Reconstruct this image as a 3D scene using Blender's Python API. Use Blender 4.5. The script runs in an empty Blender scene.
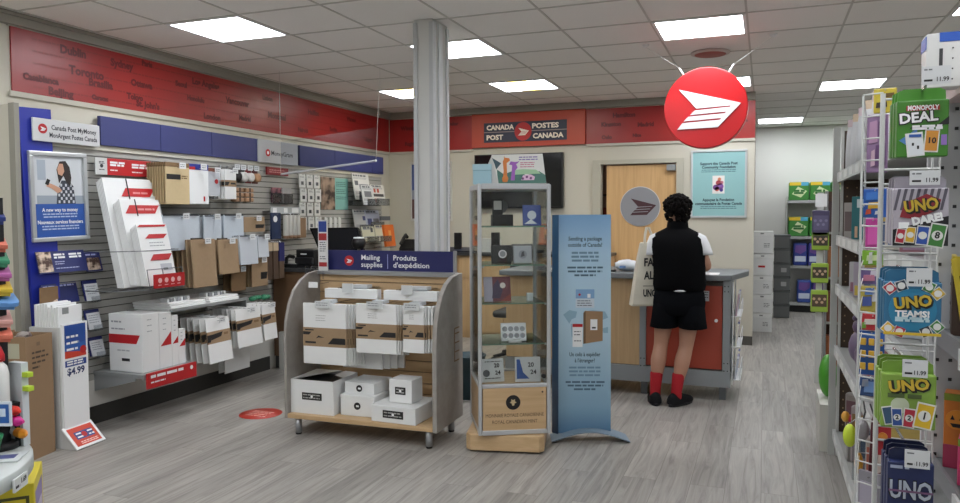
import bpy, bmesh, math, random
from mathutils import Matrix, Vector
PI = math.pi
random.seed(7)
SC = bpy.context.scene
COL = SC.collection
H = 2.79            # ceiling height
WALL = -4.63        # left wall
SLAT = -4.40        # face of the slat wall
BACK = 8.77         # back wall

# ------------------------------------------------------------ camera, world, exposure
cam_data = bpy.data.cameras.new('camera')
cam = bpy.data.objects.new('camera', cam_data)
COL.objects.link(cam)
cam_data.sensor_width = 36.0
cam_data.lens = 745.0 / 960.0 * 36.0
cam_data.clip_start = 0.02
yaw, pitch, roll = math.radians(-20.93), math.radians(-2.8), math.radians(-0.21)
fwd = Vector((math.sin(yaw) * math.cos(pitch), math.cos(yaw) * math.cos(pitch), math.sin(pitch)))
rgt = Vector((math.cos(yaw), -math.sin(yaw), 0))
up = rgt.cross(fwd)
r2 = math.cos(roll) * rgt + math.sin(roll) * up
u2 = -math.sin(roll) * rgt + math.cos(roll) * up
m = Matrix((r2, u2, -fwd)).transposed().to_4x4()
m.translation = (0, 0, 1.46)
cam.matrix_world = m
SC.camera = cam

world = bpy.data.worlds.new('world')
SC.world = world
world.use_nodes = True
world.node_tree.nodes['Background'].inputs[0].default_value = (0.9, 0.95, 1.0, 1)
world.node_tree.nodes['Background'].inputs[1].default_value = 0.05
SC.view_settings.view_transform = 'Standard'
SC.view_settings.look = 'None'
SC.view_settings.gamma = 1.0
SC.view_settings.use_curve_mapping = False
SC.view_settings.exposure = 0.0
LAMP = 20.0          # strength of the ceiling light diffusers

# ------------------------------------------------------------ materials
def lin(c):
    return tuple((x / 12.92 if x <= 0.04045 else ((x + 0.055) / 1.055) ** 2.4) for x in c)

def rgb(hexs):
    return lin(tuple(int(hexs[i:i + 2], 16) / 255 for i in (0, 2, 4))) + (1,)

_mats = {}
def M(hexs, rough=0.55, metal=0.0, noise=0.0, scale=30.0, emit=0.0, alpha=None, spec=0.5, stretch=None):
    """a plain procedural material: one colour, optional noise mottling"""
    key = (hexs, rough, metal, noise, scale, emit, alpha, spec, stretch)
    if key in _mats:
        return _mats[key]
    mt = bpy.data.materials.new('mat_' + hexs)
    mt.use_nodes = True
    nt = mt.node_tree
    b = nt.nodes['Principled BSDF']
    c = rgb(hexs)
    b.inputs['Base Color'].default_value = c
    b.inputs['Roughness'].default_value = rough
    b.inputs['Metallic'].default_value = metal
    b.inputs['Specular IOR Level'].default_value = spec
    if emit:
        b.inputs['Emission Color'].default_value = c
        b.inputs['Emission Strength'].default_value = emit
    if alpha is not None:
        b.inputs['Alpha'].default_value = alpha
    if noise:
        tc = nt.nodes.new('ShaderNodeTexCoord')
        mp = nt.nodes.new('ShaderNodeMapping')
        if stretch:
            mp.inputs['Scale'].default_value = stretch
        n = nt.nodes.new('ShaderNodeTexNoise')
        n.inputs['Scale'].default_value = scale
        n.inputs['Detail'].default_value = 4
        r = nt.nodes.new('ShaderNodeMapRange')
        r.inputs['To Min'].default_value = 1 - noise
        r.inputs['To Max'].default_value = 1 + noise
        mx = nt.nodes.new('ShaderNodeMix')
        mx.data_type = 'RGBA'
        mx.blend_type = 'MULTIPLY'
        mx.inputs[0].default_value = 1
        mx.inputs[6].default_value = c
        nt.links.new(tc.outputs['Object'], mp.inputs['Vector'])
        nt.links.new(mp.outputs['Vector'], n.inputs['Vector'])
        nt.links.new(n.outputs['Fac'], r.inputs['Value'])
        nt.links.new(r.outputs['Result'], mx.inputs[7])
        nt.links.new(mx.outputs[2], b.inputs['Base Color'])
    _mats[key] = mt
    return mt

def glass_mat(name, tint, rough=0.0, milk=0.0):
    """thin clear sheet: mostly see-through with a faint mirror"""
    if name in _mats:
        return _mats[name]
    mt = bpy.data.materials.new(name)
    mt.use_nodes = True
    nt = mt.node_tree
    nt.nodes.clear()
    out = nt.nodes.new('ShaderNodeOutputMaterial')
    mix = nt.nodes.new('ShaderNodeMixShader')
    tr = nt.nodes.new('ShaderNodeBsdfTransparent')
    gl = nt.nodes.new('ShaderNodeBsdfGlossy')
    tr.inputs[0].default_value = rgb(tint)
    gl.inputs['Roughness'].default_value = rough
    lw = nt.nodes.new('ShaderNodeFresnel')
    lw.inputs['IOR'].default_value = 1.4
    mr = nt.nodes.new('ShaderNodeMath')
    mr.operation = 'MULTIPLY'
    mr.inputs[1].default_value = 0.8
    nt.links.new(lw.outputs[0], mr.inputs[0])
    nt.links.new(mr.outputs[0], mix.inputs[0])
    nt.links.new(tr.outputs[0], mix.inputs[1])
    nt.links.new(gl.outputs[0], mix.inputs[2])
    last = mix
    if milk:
        last = nt.nodes.new('ShaderNodeMixShader')
        last.inputs[0].default_value = milk
        df = nt.nodes.new('ShaderNodeBsdfDiffuse')
        df.inputs[0].default_value = rgb('dfe1e4')
        nt.links.new(mix.outputs[0], last.inputs[1])
        nt.links.new(df.outputs[0], last.inputs[2])
    nt.links.new(last.outputs[0], out.inputs[0])
    _mats[name] = mt
    return mt

def wood_mat(name, c1, c2, axis='Z', scale=1.0, rough=0.45):
    if name in _mats:
        return _mats[name]
    mt = bpy.data.materials.new(name)
    mt.use_nodes = True
    nt = mt.node_tree
    b = nt.nodes['Principled BSDF']
    b.inputs['Roughness'].default_value = rough
    tc = nt.nodes.new('ShaderNodeTexCoord')
    mp = nt.nodes.new('ShaderNodeMapping')
    s = {'X': (2, 40, 40), 'Y': (40, 2, 40), 'Z': (40, 40, 2)}[axis]
    mp.inputs['Scale'].default_value = tuple(v * scale for v in s)
    n = nt.nodes.new('ShaderNodeTexNoise')
    n.inputs['Scale'].default_value = 1.0
    n.inputs['Detail'].default_value = 5
    n.inputs['Distortion'].default_value = 0.6
    cr = nt.nodes.new('ShaderNodeValToRGB')
    cr.color_ramp.elements[0].position = 0.3
    cr.color_ramp.elements[1].position = 0.72
    cr.color_ramp.elements[0].color = rgb(c1)
    cr.color_ramp.elements[1].color = rgb(c2)
    nt.links.new(tc.outputs['Object'], mp.inputs['Vector'])
    nt.links.new(mp.outputs['Vector'], n.inputs['Vector'])
    nt.links.new(n.outputs['Fac'], cr.inputs[0])
    nt.links.new(cr.outputs[0], b.inputs['Base Color'])
    _mats[name] = mt
    return mt

def floor_mat():
    mt = bpy.data.materials.new('grey_vinyl_planks')
    mt.use_nodes = True
    nt = mt.node_tree
    b = nt.nodes['Principled BSDF']
    tc = nt.nodes.new('ShaderNodeTexCoord')
    mp = nt.nodes.new('ShaderNodeMapping')
    mp.inputs['Rotation'].default_value = (0, 0, PI / 2)
    br = nt.nodes.new('ShaderNodeTexBrick')
    br.offset = 0.37
    br.inputs['Color1'].default_value = (0.0, 0.0, 0.0, 1)
    br.inputs['Color2'].default_value = (1, 1, 1, 1)
    br.inputs['Mortar'].default_value = (0.25, 0.25, 0.25, 1)
    br.inputs['Scale'].default_value = 1.0
    br.inputs['Mortar Size'].default_value = 0.0016
    br.inputs['Mortar Smooth'].default_value = 0.3
    br.inputs['Brick Width'].default_value = 1.22
    br.inputs['Row Height'].default_value = 0.18
    nt.links.new(tc.outputs['Object'], mp.inputs['Vector'])
    nt.links.new(mp.outputs['Vector'], br.inputs['Vector'])
    mp2 = nt.nodes.new('ShaderNodeMapping')
    mp2.inputs['Scale'].default_value = (26, 1.5, 1)
    nt.links.new(tc.outputs['Object'], mp2.inputs['Vector'])
    addv = nt.nodes.new('ShaderNodeVectorMath')
    addv.operation = 'ADD'
    sc = nt.nodes.new('ShaderNodeVectorMath')
    sc.operation = 'SCALE'
    sc.inputs['Scale'].default_value = 9.0
    nt.links.new(br.outputs['Color'], sc.inputs[0])
    nt.links.new(mp2.outputs['Vector'], addv.inputs[0])
    nt.links.new(sc.outputs[0], addv.inputs[1])
    n = nt.nodes.new('ShaderNodeTexNoise')
    n.inputs['Scale'].default_value = 1.0
    n.inputs['Detail'].default_value = 8
    n.inputs['Roughness'].default_value = 0.65
    n.inputs['Distortion'].default_value = 1.2
    nt.links.new(addv.outputs[0], n.inputs['Vector'])
    cr = nt.nodes.new('ShaderNodeValToRGB')
    els = cr.color_ramp.elements
    els[0].position = 0.28
    els[0].color = rgb('77736e')
    els[1].position = 0.72
    els[1].color = rgb('aca8a1')
    e = els.new(0.48)
    e.color = rgb('96928c')
    nt.links.new(n.outputs['Fac'], cr.inputs[0])
    pl = nt.nodes.new('ShaderNodeMapRange')
    pl.inputs['To Min'].default_value = 0.86
    pl.inputs['To Max'].default_value = 1.1
    nt.links.new(br.outputs['Color'], pl.inputs['Value'])
    m1 = nt.nodes.new('ShaderNodeMix')
    m1.data_type = 'RGBA'
    m1.blend_type = 'MULTIPLY'
    m1.inputs[0].default_value = 1
    nt.links.new(cr.outputs[0], m1.inputs[6])
    nt.links.new(pl.outputs[0], m1.inputs[7])
    m2 = nt.nodes.new('ShaderNodeMix')
    m2.data_type = 'RGBA'
    m2.blend_type = 'MIX'
    m2.inputs[7].default_value = rgb('77736e')
    nt.links.new(br.outputs['Fac'], m2.inputs[0])
    nt.links.new(m1.outputs[2], m2.inputs[6])
    nt.links.new(m2.outputs[2], b.inputs['Base Color'])
    b.inputs['Roughness'].default_value = 0.42
    b.inputs['Specular IOR Level'].default_value = 0.4
    return mt

def speckle_mat(name, c1, c2, scale, rough=0.6, lo=0.35, hi=0.65):
    mt = bpy.data.materials.new(name)
    mt.use_nodes = True
    nt = mt.node_tree
    b = nt.nodes['Principled BSDF']
    b.inputs['Roughness'].default_value = rough
    tc = nt.nodes.new('ShaderNodeTexCoord')
    n = nt.nodes.new('ShaderNodeTexNoise')
    n.inputs['Scale'].default_value = scale
    n.inputs['Detail'].default_value = 3
    cr = nt.nodes.new('ShaderNodeValToRGB')
    cr.color_ramp.elements[0].position = lo
    cr.color_ramp.elements[1].position = hi
    cr.color_ramp.elements[0].color = rgb(c1)
    cr.color_ramp.elements[1].color = rgb(c2)
    nt.links.new(tc.outputs['Object'], n.inputs['Vector'])
    nt.links.new(n.outputs['Fac'], cr.inputs[0])
    nt.links.new(cr.outputs[0], b.inputs['Base Color'])
    return mt

def ramp_mat(name, axis, stops, lo, hi, rough=0.4):
    """printed colour gradient along an object axis (artwork that is itself printed as a gradient)"""
    mt = bpy.data.materials.new(name)
    mt.use_nodes = True
    nt = mt.node_tree
    b = nt.nodes['Principled BSDF']
    b.inputs['Roughness'].default_value = rough
    tc = nt.nodes.new('ShaderNodeTexCoord')
    sp = nt.nodes.new('ShaderNodeSeparateXYZ')
    mr = nt.nodes.new('ShaderNodeMapRange')
    mr.inputs['From Min'].default_value = lo
    mr.inputs['From Max'].default_value = hi
    cr = nt.nodes.new('ShaderNodeValToRGB')
    els = cr.color_ramp.elements
    els[0].position, els[0].color = stops[0][0], rgb(stops[0][1])
    els[1].position, els[1].color = stops[-1][0], rgb(stops[-1][1])
    for p, c in stops[1:-1]:
        e = els.new(p)
        e.color = rgb(c)
    nt.links.new(tc.outputs['Object'], sp.inputs[0])
    nt.links.new(sp.outputs[axis], mr.inputs['Value'])
    nt.links.new(mr.outputs[0], cr.inputs[0])
    nt.links.new(cr.outputs[0], b.inputs['Base Color'])
    return mt

WHITE = M('eceded', 0.5)
PAPER = M('e6e8e8', 0.6)
CARD = M('e6e7e6', 0.6, noise=0.02, scale=12)
KRAFT = M('9c8366', 0.75, noise=0.08, scale=40)
KRAFT_D = M('7d6244', 0.8, noise=0.1, scale=40)
KRAFT_L = M('c9b48c', 0.75, noise=0.05, scale=40)
INK = M('1b1a1c', 0.5)
BLACK = M('101012', 0.45)
RED = M('b81f24', 0.45)
NAVY = M('262c68', 0.45)
BLUE = M('23308a', 0.45)
STEEL = M('a9abae', 0.35, metal=0.6)
GREYPAINT = M('8d9090', 0.45)
CHROME = M('c8cacc', 0.2, metal=0.9)
CLEAR = glass_mat('clear_glass', 'fdfefd')
PLASTIC = glass_mat('clear_plastic', 'eef0f2', rough=0.15)
MAPLE = wood_mat('maple_laminate', 'ba9b72', 'c9aa80', 'Z')
MAPLE_X = wood_mat('maple_laminate_flat', 'c0a076', 'cfb088', 'X')
BEIGE = M('c6c2b4', 0.7, noise=0.02, scale=3)
GREYWALL = M('d2d0ca', 0.6)

# ------------------------------------------------------------ mesh builder
class MB:
    def __init__(s):
        s.v, s.f, s.mi, s.mats, s.sm = [], [], [], [], []

    def _mi(s, m):
        if m not in s.mats:
            s.mats.append(m)
        return s.mats.index(m)

    def add(s, vs, fs, m, T=None, smooth=False):
        o = len(s.v)
        for p in vs:
            p = Vector(p)
            s.v.append(T @ p if T else p)
        k = s._mi(m)
        for f in fs:
            s.f.append(tuple(i + o for i in f))
            s.mi.append(k)
            s.sm.append(smooth)
        return s

    def box(s, x0, x1, y0, y1, z0, z1, m, T=None):
        vs = [(x, y, z) for z in (z0, z1) for y in (y0, y1) for x in (x0, x1)]
        return s.add(vs, [(0, 2, 3, 1), (4, 5, 7, 6), (0, 1, 5, 4), (1, 3, 7, 5), (3, 2, 6, 7), (2, 0, 4, 6)], m, T)

    def poly(s, pts, y0, y1, m, T=None, holes=None):
        """outline in x,z, extruded from y0 (front) to y1"""
        n = len(pts)
        vs = [(p[0], y0, p[1]) for p in pts] + [(p[0], y1, p[1]) for p in pts]
        fs = [tuple(range(n)), tuple(range(2 * n - 1, n - 1, -1))]
        fs += [(i, i + n, (i + 1) % n + n, (i + 1) % n) for i in range(n)]
        return s.add(vs, fs, m, T)

    def polyx(s, pts, x0, x1, m, T=None):
        """outline in y,z, extruded along x"""
        n = len(pts)
        vs = [(x0, p[0], p[1]) for p in pts] + [(x1, p[0], p[1]) for p in pts]
        fs = [tuple(range(n)), tuple(range(2 * n - 1, n - 1, -1))]
        fs += [(i, i + n, (i + 1) % n + n, (i + 1) % n) for i in range(n)]
        return s.add(vs, fs, m, T)

    def polyz(s, pts, z0, z1, m, T=None):
        """outline in x,y, extruded along z"""
        n = len(pts)
        vs = [(p[0], p[1], z0) for p in pts] + [(p[0], p[1], z1) for p in pts]
        fs = [tuple(range(n - 1, -1, -1)), tuple(range(n, 2 * n))]
        fs += [(i, (i + 1) % n, (i + 1) % n + n, i + n) for i in range(n)]
        return s.add(vs, fs, m, T)

    def disc(s, cx, cz, r, y0, y1, m, n=40, sx=1.0, T=None):
        return s.poly([(cx + sx * r * math.cos(2 * PI * i / n), cz + r * math.sin(2 * PI * i / n)) for i in range(n)], y0, y1, m, T)

    def tube(s, pts, r, m, n=8, r1=None, T=None):
        pts = [Vector(p) for p in pts]
        rings = []
        prev = None
        for i, p in enumerate(pts):
            a = pts[max(i - 1, 0)]
            b = pts[min(i + 1, len(pts) - 1)]
            t = (b - a).normalized()
            if prev is None:
                q = Vector((0, 0, 1)) if abs(t.z) < 0.9 else Vector((1, 0, 0))
            else:
                q = prev
            u = (q - t * q.dot(t)).normalized()
            w = t.cross(u)
            prev = u
            rr = r if r1 is None else r + (r1 - r) * i / (len(pts) - 1)
            rings.append([p + (u * math.cos(2 * PI * k / n) + w * math.sin(2 * PI * k / n)) * rr for k in range(n)])
        vs = [v for rg in rings for v in rg]
        fs = []
        for i in range(len(rings) - 1):
            for k in range(n):
                fs.append((i * n + k, i * n + (k + 1) % n, (i + 1) * n + (k + 1) % n, (i + 1) * n + k))
        s.add(vs, fs, m, T, smooth=True)
        s.add(rings[0], [tuple(range(n - 1, -1, -1))], m, T)
        s.add(rings[-1], [tuple(range(n))], m, T)
        return s

    def lathe(s, prof, m, c=(0, 0, 0), n=24, T=None, sx=1.0, sy=1.0):
        """profile of (radius, z) turned about the z axis"""
        vs, fs = [], []
        for r, z in prof:
            for k in range(n):
                vs.append((c[0] + sx * r * math.cos(2 * PI * k / n), c[1] + sy * r * math.sin(2 * PI * k / n), c[2] + z))
        for i in range(len(prof) - 1):
            for k in range(n):
                fs.append((i * n + k, i * n + (k + 1) % n, (i + 1) * n + (k + 1) % n, (i + 1) * n + k))
        fs.append(tuple(range(n - 1, -1, -1)))
        fs.append(tuple((len(prof) - 1) * n + k for k in range(n)))
        return s.add(vs, fs, m, T, smooth=True)

    def loft(s, rings, m, n=20, T=None):
        """rings: (centre, rx, ry) ellipses lying in the horizontal plane, or (centre, rx, ry, tilt_x, tilt_y)"""
        vs, fs = [], []
        for rg in rings:
            c, rx, ry = Vector(rg[0]), rg[1], rg[2]
            R = Matrix.Identity(3)
            if len(rg) > 3:
                R = Matrix.Rotation(rg[3], 3, 'X') @ Matrix.Rotation(rg[4], 3, 'Y')
            for k in range(n):
                a = 2 * PI * k / n
                vs.append(c + R @ Vector((rx * math.cos(a), ry * math.sin(a), 0)))
        for i in range(len(rings) - 1):
            for k in range(n):
                fs.append((i * n + k, i * n + (k + 1) % n, (i + 1) * n + (k + 1) % n, (i + 1) * n + k))
        fs.append(tuple(range(n - 1, -1, -1)))
        fs.append(tuple((len(rings) - 1) * n + k for k in range(n)))
        return s.add(vs, fs, m, T, smooth=True)

    def ball(s, c, r, m, n=16, T=None):
        rx, ry, rz = r if isinstance(r, tuple) else (r, r, r)
        h = n // 2
        vs, fs = [(c[0], c[1], c[2] - rz)], []
        for i in range(1, h):
            a = -PI / 2 + PI * i / h
            for k in range(n):
                b = 2 * PI * k / n
                vs.append((c[0] + rx * math.cos(a) * math.cos(b), c[1] + ry * math.cos(a) * math.sin(b), c[2] + rz * math.sin(a)))
        vs.append((c[0], c[1], c[2] + rz))
        for k in range(n):
            fs.append((0, 1 + (k + 1) % n, 1 + k))
            fs.append((len(vs) - 1, 1 + (h - 2) * n + k, 1 + (h - 2) * n + (k + 1) % n))
            for i in range(h - 2):
                a = 1 + i * n
                fs.append((a + k, a + (k + 1) % n, a + n + (k + 1) % n, a + n + k))
        return s.add(vs, fs, m, T, smooth=True)

    def text(s, body, x, z, size, m, y=-0.001, align='CENTER', bold=0.0, T=None, width=None, skew=0.0):
        """flat lettering standing in the x,z plane and facing -y"""
        cu = bpy.data.curves.new('lettering', 'FONT')
        cu.body = body
        cu.size = size
        cu.align_x = align
        cu.align_y = 'CENTER'
        cu.offset = bold
        cu.resolution_u = 2
        cu.shear = skew
        o = bpy.data.objects.new('lettering_source', cu)
        COL.objects.link(o)
        bpy.context.view_layer.update()
        me = bpy.data.meshes.new_from_object(o.evaluated_get(bpy.context.evaluated_depsgraph_get()))
        k = 1.0
        if width and len(me.vertices):
            xs = [v.co.x for v in me.vertices]
            k = width / max(1e-6, max(xs) - min(xs))
        vs = [(x + v.co.x * k, y, z + v.co.y) for v in me.vertices]
        fs = [tuple(p.vertices) for p in me.polygons]
        bpy.data.objects.remove(o)
        bpy.data.curves.remove(cu)
        bpy.data.meshes.remove(me)
        return s.add(vs, fs, m, T)

    def lines(s, x0, x1, zs, h, m, y=-0.001, rag=0.15, center=False):
        """rows of small print too fine to read"""
        for z in zs:
            w = (x1 - x0) * (1 - random.random() * rag)
            a = x0 + ((x1 - x0) - w) / 2 if center else x0
            x = a
            while x < a + w - 1e-4:
                l = min(random.uniform(1.5, 5) * h, a + w - x)
                s.add([(x, y, z - h / 2), (x + l, y, z - h / 2), (x + l, y, z + h / 2), (x, y, z + h / 2)], [(0, 1, 2, 3)], m)
                x += l + h * 0.6
        return s

    def build(s, name, parent=None, loc=(0, 0, 0), rot=(0, 0, 0), bevel=0.0, seg=2, sub=0, kind=None):
        me = bpy.data.meshes.new(name)
        me.from_pydata([tuple(v) for v in s.v], [], s.f)
        for mt in s.mats:
            me.materials.append(mt)
        for p, k, q in zip(me.polygons, s.mi, s.sm):
            p.material_index = k
            p.use_smooth = q
        me.update()
        o = bpy.data.objects.new(name, me)
        COL.objects.link(o)
        o.location = loc
        o.rotation_euler = rot
        if parent:
            o.parent = parent
        if bevel:
            b = o.modifiers.new('bevel', 'BEVEL')
            b.width = bevel
            b.segments = seg
            b.limit_method = 'ANGLE'
            b.angle_limit = math.radians(50)
        if sub:
            b = o.modifiers.new('sub', 'SUBSURF')
            b.levels = sub
            b.render_levels = sub
        if kind:
            o['kind'] = kind
        return o

def tag(o, label, cat, group=None):
    o['label'] = label
    o['category'] = cat
    if group:
        o['group'] = group
    return o

def thing(name, label, cat, loc=(0, 0, 0), rz=0.0, group=None, rot=None):
    o = bpy.data.objects.new(name, None)
    COL.objects.link(o)
    o.empty_display_size = 0.05
    o.location = loc
    o.rotation_euler = rot or (0, 0, rz)
    return tag(o, label, cat, group)

def wall_thing(name, label, cat, y, z, off=0.0, group=None, roll=0.0):
    """a thing on the left slat wall: local x runs along the wall to the right, -y out of the wall"""
    o = thing(name, label, cat, (SLAT + off, y, z), PI / 2, group)
    if roll:
        o.rotation_mode = 'XYZ'
        o.rotation_euler = (0, roll, PI / 2)
    return o

def copy_tree(o, parent=None):
    c = o.copy()
    COL.objects.link(c)
    if parent:
        c.parent = parent
    for ch in list(o.children):
        copy_tree(ch, c)
    return c

ORD = ['front', 'second', 'third', 'fourth', 'fifth', 'sixth', 'seventh', 'eighth', 'ninth', 'tenth']

def wing(mb, cx, cz, r, m, y, T=None):
    """the winged arrow emblem: four feathers meeting at a point on the right"""
    F = [[(-.63, .47), (.83, .07), (.60, .02), (-.21, -.015)],
         [(-.24, -.06), (.60, -.01), (.52, -.12), (-.36, -.165)],
         [(-.40, -.205), (.50, -.16), (.42, -.27), (-.51, -.315)],
         [(-.54, -.355), (.40, -.31), (.30, -.49), (-.66, -.51)],
         [(.83, .07), (.30, -.49), (.22, -.49), (.60, .02)]]
    for i, f in enumerate(F):
        mb.add([(cx + x * r, y - i * 0.0001, cz + z * r) for x, z in f], [tuple(range(len(f)))], m, T)
    return mb

# ------------------------------------------------------------ room shell
def struct(mb, name, **k):
    return mb.build(name, kind='structure', **k)

struct(MB().box(-4.9, 4.6, -3.2, 12.6, -0.1, 0, floor_mat()), 'floor')
CEIL = speckle_mat('ceiling_tile', 'efede9', 'f3f1ed', 120, 0.9)
struct(MB().box(-4.9, 4.6, -3.2, 12.6, H + 0.003, H + 0.1, CEIL), 'ceiling')
XL = [-2.02 + .629 * k for k in range(-5, 11)]
YL = [4.10 + .6 * k for k in range(-12, 15)]
BAR = M('c9c6c0', 0.7)
g = MB()
for x in XL:
    if x > WALL:
        g.box(x - .007, x + .007, -3.1, 12.35, H - .001, H + .003, BAR)
for y in YL:
    g.box(WALL, 4.5, y - .007, y + .007, H - .002, H + .003, BAR)
struct(g, 'trim_1')
struct(MB().box(-4.78, WALL, -3.1, BACK + .12, 0, H, BEIGE), 'wall_left')
w = MB()
DX0, DX1, DZ = -1.82, -.95, 2.05
w.box(WALL, DX0, BACK, BACK + .12, 0, H, BEIGE)
w.box(DX1, -.115, BACK, BACK + .12, 0, H, BEIGE)
w.box(DX0, DX1, BACK, BACK + .12, DZ, H, BEIGE)
struct(w, 'wall_back')
FARW = M('cfd0ca', 0.7)
struct(MB().box(-4.78, 4.6, 12.35, 12.5, 0, H, FARW), 'wall_far')
struct(MB().box(4.45, 4.6, -3.1, 12.4, 0, H, FARW), 'wall_right')
struct(MB().box(-4.78, 4.6, -3.2, -3.1, 0, H, FARW), 'wall_rear')
# partition that closes the back room off behind the door
struct(MB().box(-2.6, -.13, 10.4, 10.5, 0, H, M('8a6a58', .7)), 'wall_storeroom')
struct(MB().box(-.25, -.115, BACK - .005, BACK + .125, 0, .1, M('55534f', .6)).box(-4.40, -.25, BACK - .012, BACK, 0, .1, M('55534f', .6)), 'baseboard_back')
struct(MB().box(WALL, WALL + .05, -3.1, BACK, 2.712, H, M('9c998f', .7)).box(WALL, WALL + .065, -3.1, BACK, 2.765, H, M('9c998f', .7)), 'trim_2')
struct(MB().box(WALL, -.115, BACK - .05, BACK, 2.715, H, M('9c998f', .7)).box(WALL, -.115, BACK - .065, BACK, 2.765, H, M('9c998f', .7)), 'trim_3')
# furred wall that carries the slat panels
lower = MB().box(WALL, SLAT - .02, 3.36, 8.14, 0, 2.17, BEIGE)
lower.box(SLAT - .02, SLAT, 3.36, 8.14, 0, .31, GREYWALL)
struct(lower, 'wall_slat_backing')
struct(MB().box(SLAT, SLAT + .012, 3.36, 5.86, 0, .125, M('33322f', .55)), 'baseboard_left')
struct(MB().box(WALL, WALL + .012, -3.1, 3.36, 0, .1, M('33322f', .55)), 'baseboard_side')
sl = MB()
SLATC = M('a5a49e', .5, noise=.06, scale=8, stretch=(1, .2, 6))
z = .31
sl.box(SLAT - .02, SLAT - .012, 3.56, 8.13, .31, 2.0, M('4a4a47', .7))
while z < 1.955:
    sl.box(SLAT - .012, SLAT, 3.56, 8.13, z, min(z + .044, 1.965), SLATC)
    z += .0508
struct(sl, 'trim_4')
struct(MB().box(SLAT, SLAT + .012, 3.56, 8.13, 1.925, 1.965, M('c2bfb2', .5)), 'trim_5')
bb = MB().add([(SLAT, 3.36, 2.15), (SLAT, 3.59, 2.16), (SLAT, 3.63, .31), (SLAT, 3.44, .31),
               (SLAT + .022, 3.36, 2.15), (SLAT + .022, 3.59, 2.16), (SLAT + .022, 3.63, .31), (SLAT + .022, 3.44, .31)],
              [(3, 2, 1, 0), (4, 5, 6, 7), (0, 1, 5, 4), (1, 2, 6, 5), (2, 3, 7, 6), (3, 0, 4, 7)], M('23309a', .4))
tag(bb.build('end_board'), 'tall royal blue board at the left end of the slat wall', 'board')
struct(MB().box(SLAT - .02, SLAT + .03, 3.325, 3.36, 0, 2.17, M('8f8c82', .6)), 'trim_6')

# ------------------------------------------------------------ ceiling lamps
LAMP_M = M('f7faff', .5, emit=LAMP)
LAMP_Y = M('ffe27a', .5, emit=LAMP * .55)
def ceiling_lamp(i, j, label, split=False, off_y=0.0):
    x0, x1 = XL[i], XL[i] + .629
    y0, y1 = YL[j] + off_y, YL[j] + off_y + .6
    t = thing('ceiling_light', label, 'ceiling light', ((x0 + x1) / 2, (y0 + y1) / 2, H), 0, 'recessed ceiling light panels')
    fr = MB()
    a, b = .3075, .293
    for (p, q, r_, s_) in ((-a, a, -b, -b + .022), (-a, a, b - .022, b), (-a, -a + .022, -b + .022, b - .022), (a - .022, a, -b + .022, b - .022)):
        fr.box(p, q, r_, s_, -.006, .008, WHITE)
    fr.build('frame', t)
    d = MB()
    if split:
        d.box(-a + .022, -.1, -b + .022, b - .022, -.002, .006, LAMP_M)
        d.box(-.1, .1, -b + .022, b - .022, -.002, .006, LAMP_Y)
        d.box(.1, a - .022, -b + .022, b - .022, -.002, .006, LAMP_M)
    else:
        d.box(-a + .022, a - .022, -b + .022, b - .022, -.002, .006, LAMP_M)
    d.build('diffuser', t)
ceiling_lamp(2, 12, 'square ceiling light nearest the camera, above the left wall banner')
ceiling_lamp(4, 14, 'bright ceiling light half hidden behind the top of the pillar')
ceiling_lamp(7, 14, 'large bright ceiling light above and in front of the round hanging sign')
ceiling_lamp(4, 17, 'ceiling light with a yellow middle, right of the pillar', split=True)
ceiling_lamp(2, 17, 'ceiling light with a yellow middle, left of the pillar near the corner', split=True)
ceiling_lamp(7, 18, 'ceiling light peeping out behind the right edge of the round hanging sign')
ceiling_lamp(9, 19, 'ceiling light over the aisle at right, between round sign and toy rack')
ceiling_lamp(8, 24, 'far narrow ceiling light just right of the end of the red wall banner', off_y=-.1)
ceiling_lamp(10, 24, 'far small ceiling light above the tall grey shelf post')
ceiling_lamp(10, 14, 'ceiling light cut off by the right edge of the photo')
for i, j, wh in ((2, 9, 'left front of the shop'), (6, 9, 'middle front of the shop'), (9, 9, 'right front of the shop'), (2, 6, 'left rear of the shop'), (5, 6, 'left of the middle of the rear shop'), (8, 6, 'right of the middle of the rear shop'), (11, 6, 'right rear of the shop'), (13, 12, 'side aisle'), (13, 18, 'far end of the side aisle'), (5, 2, 'rear wall at left'), (9, 2, 'rear wall at right')):  # added panels outside the view, put in to brighten the room
    ceiling_lamp(i, j, 'added unseen ceiling light over the ' + wh)
t = thing('ceiling_speaker', 'round reddish speaker grille in the ceiling behind the hanging round sign', 'speaker', (-.44, 6.47, H))
MB().lathe([(.155, 0), (.155, -.012), (.13, -.018)], M('c9bdb8', .6), n=32).build('rim', t)
MB().lathe([(.125, -.0185), (.12, -.022), (.02, -.024)], M('a65d55', .7), n=32).build('grille', t)

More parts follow.
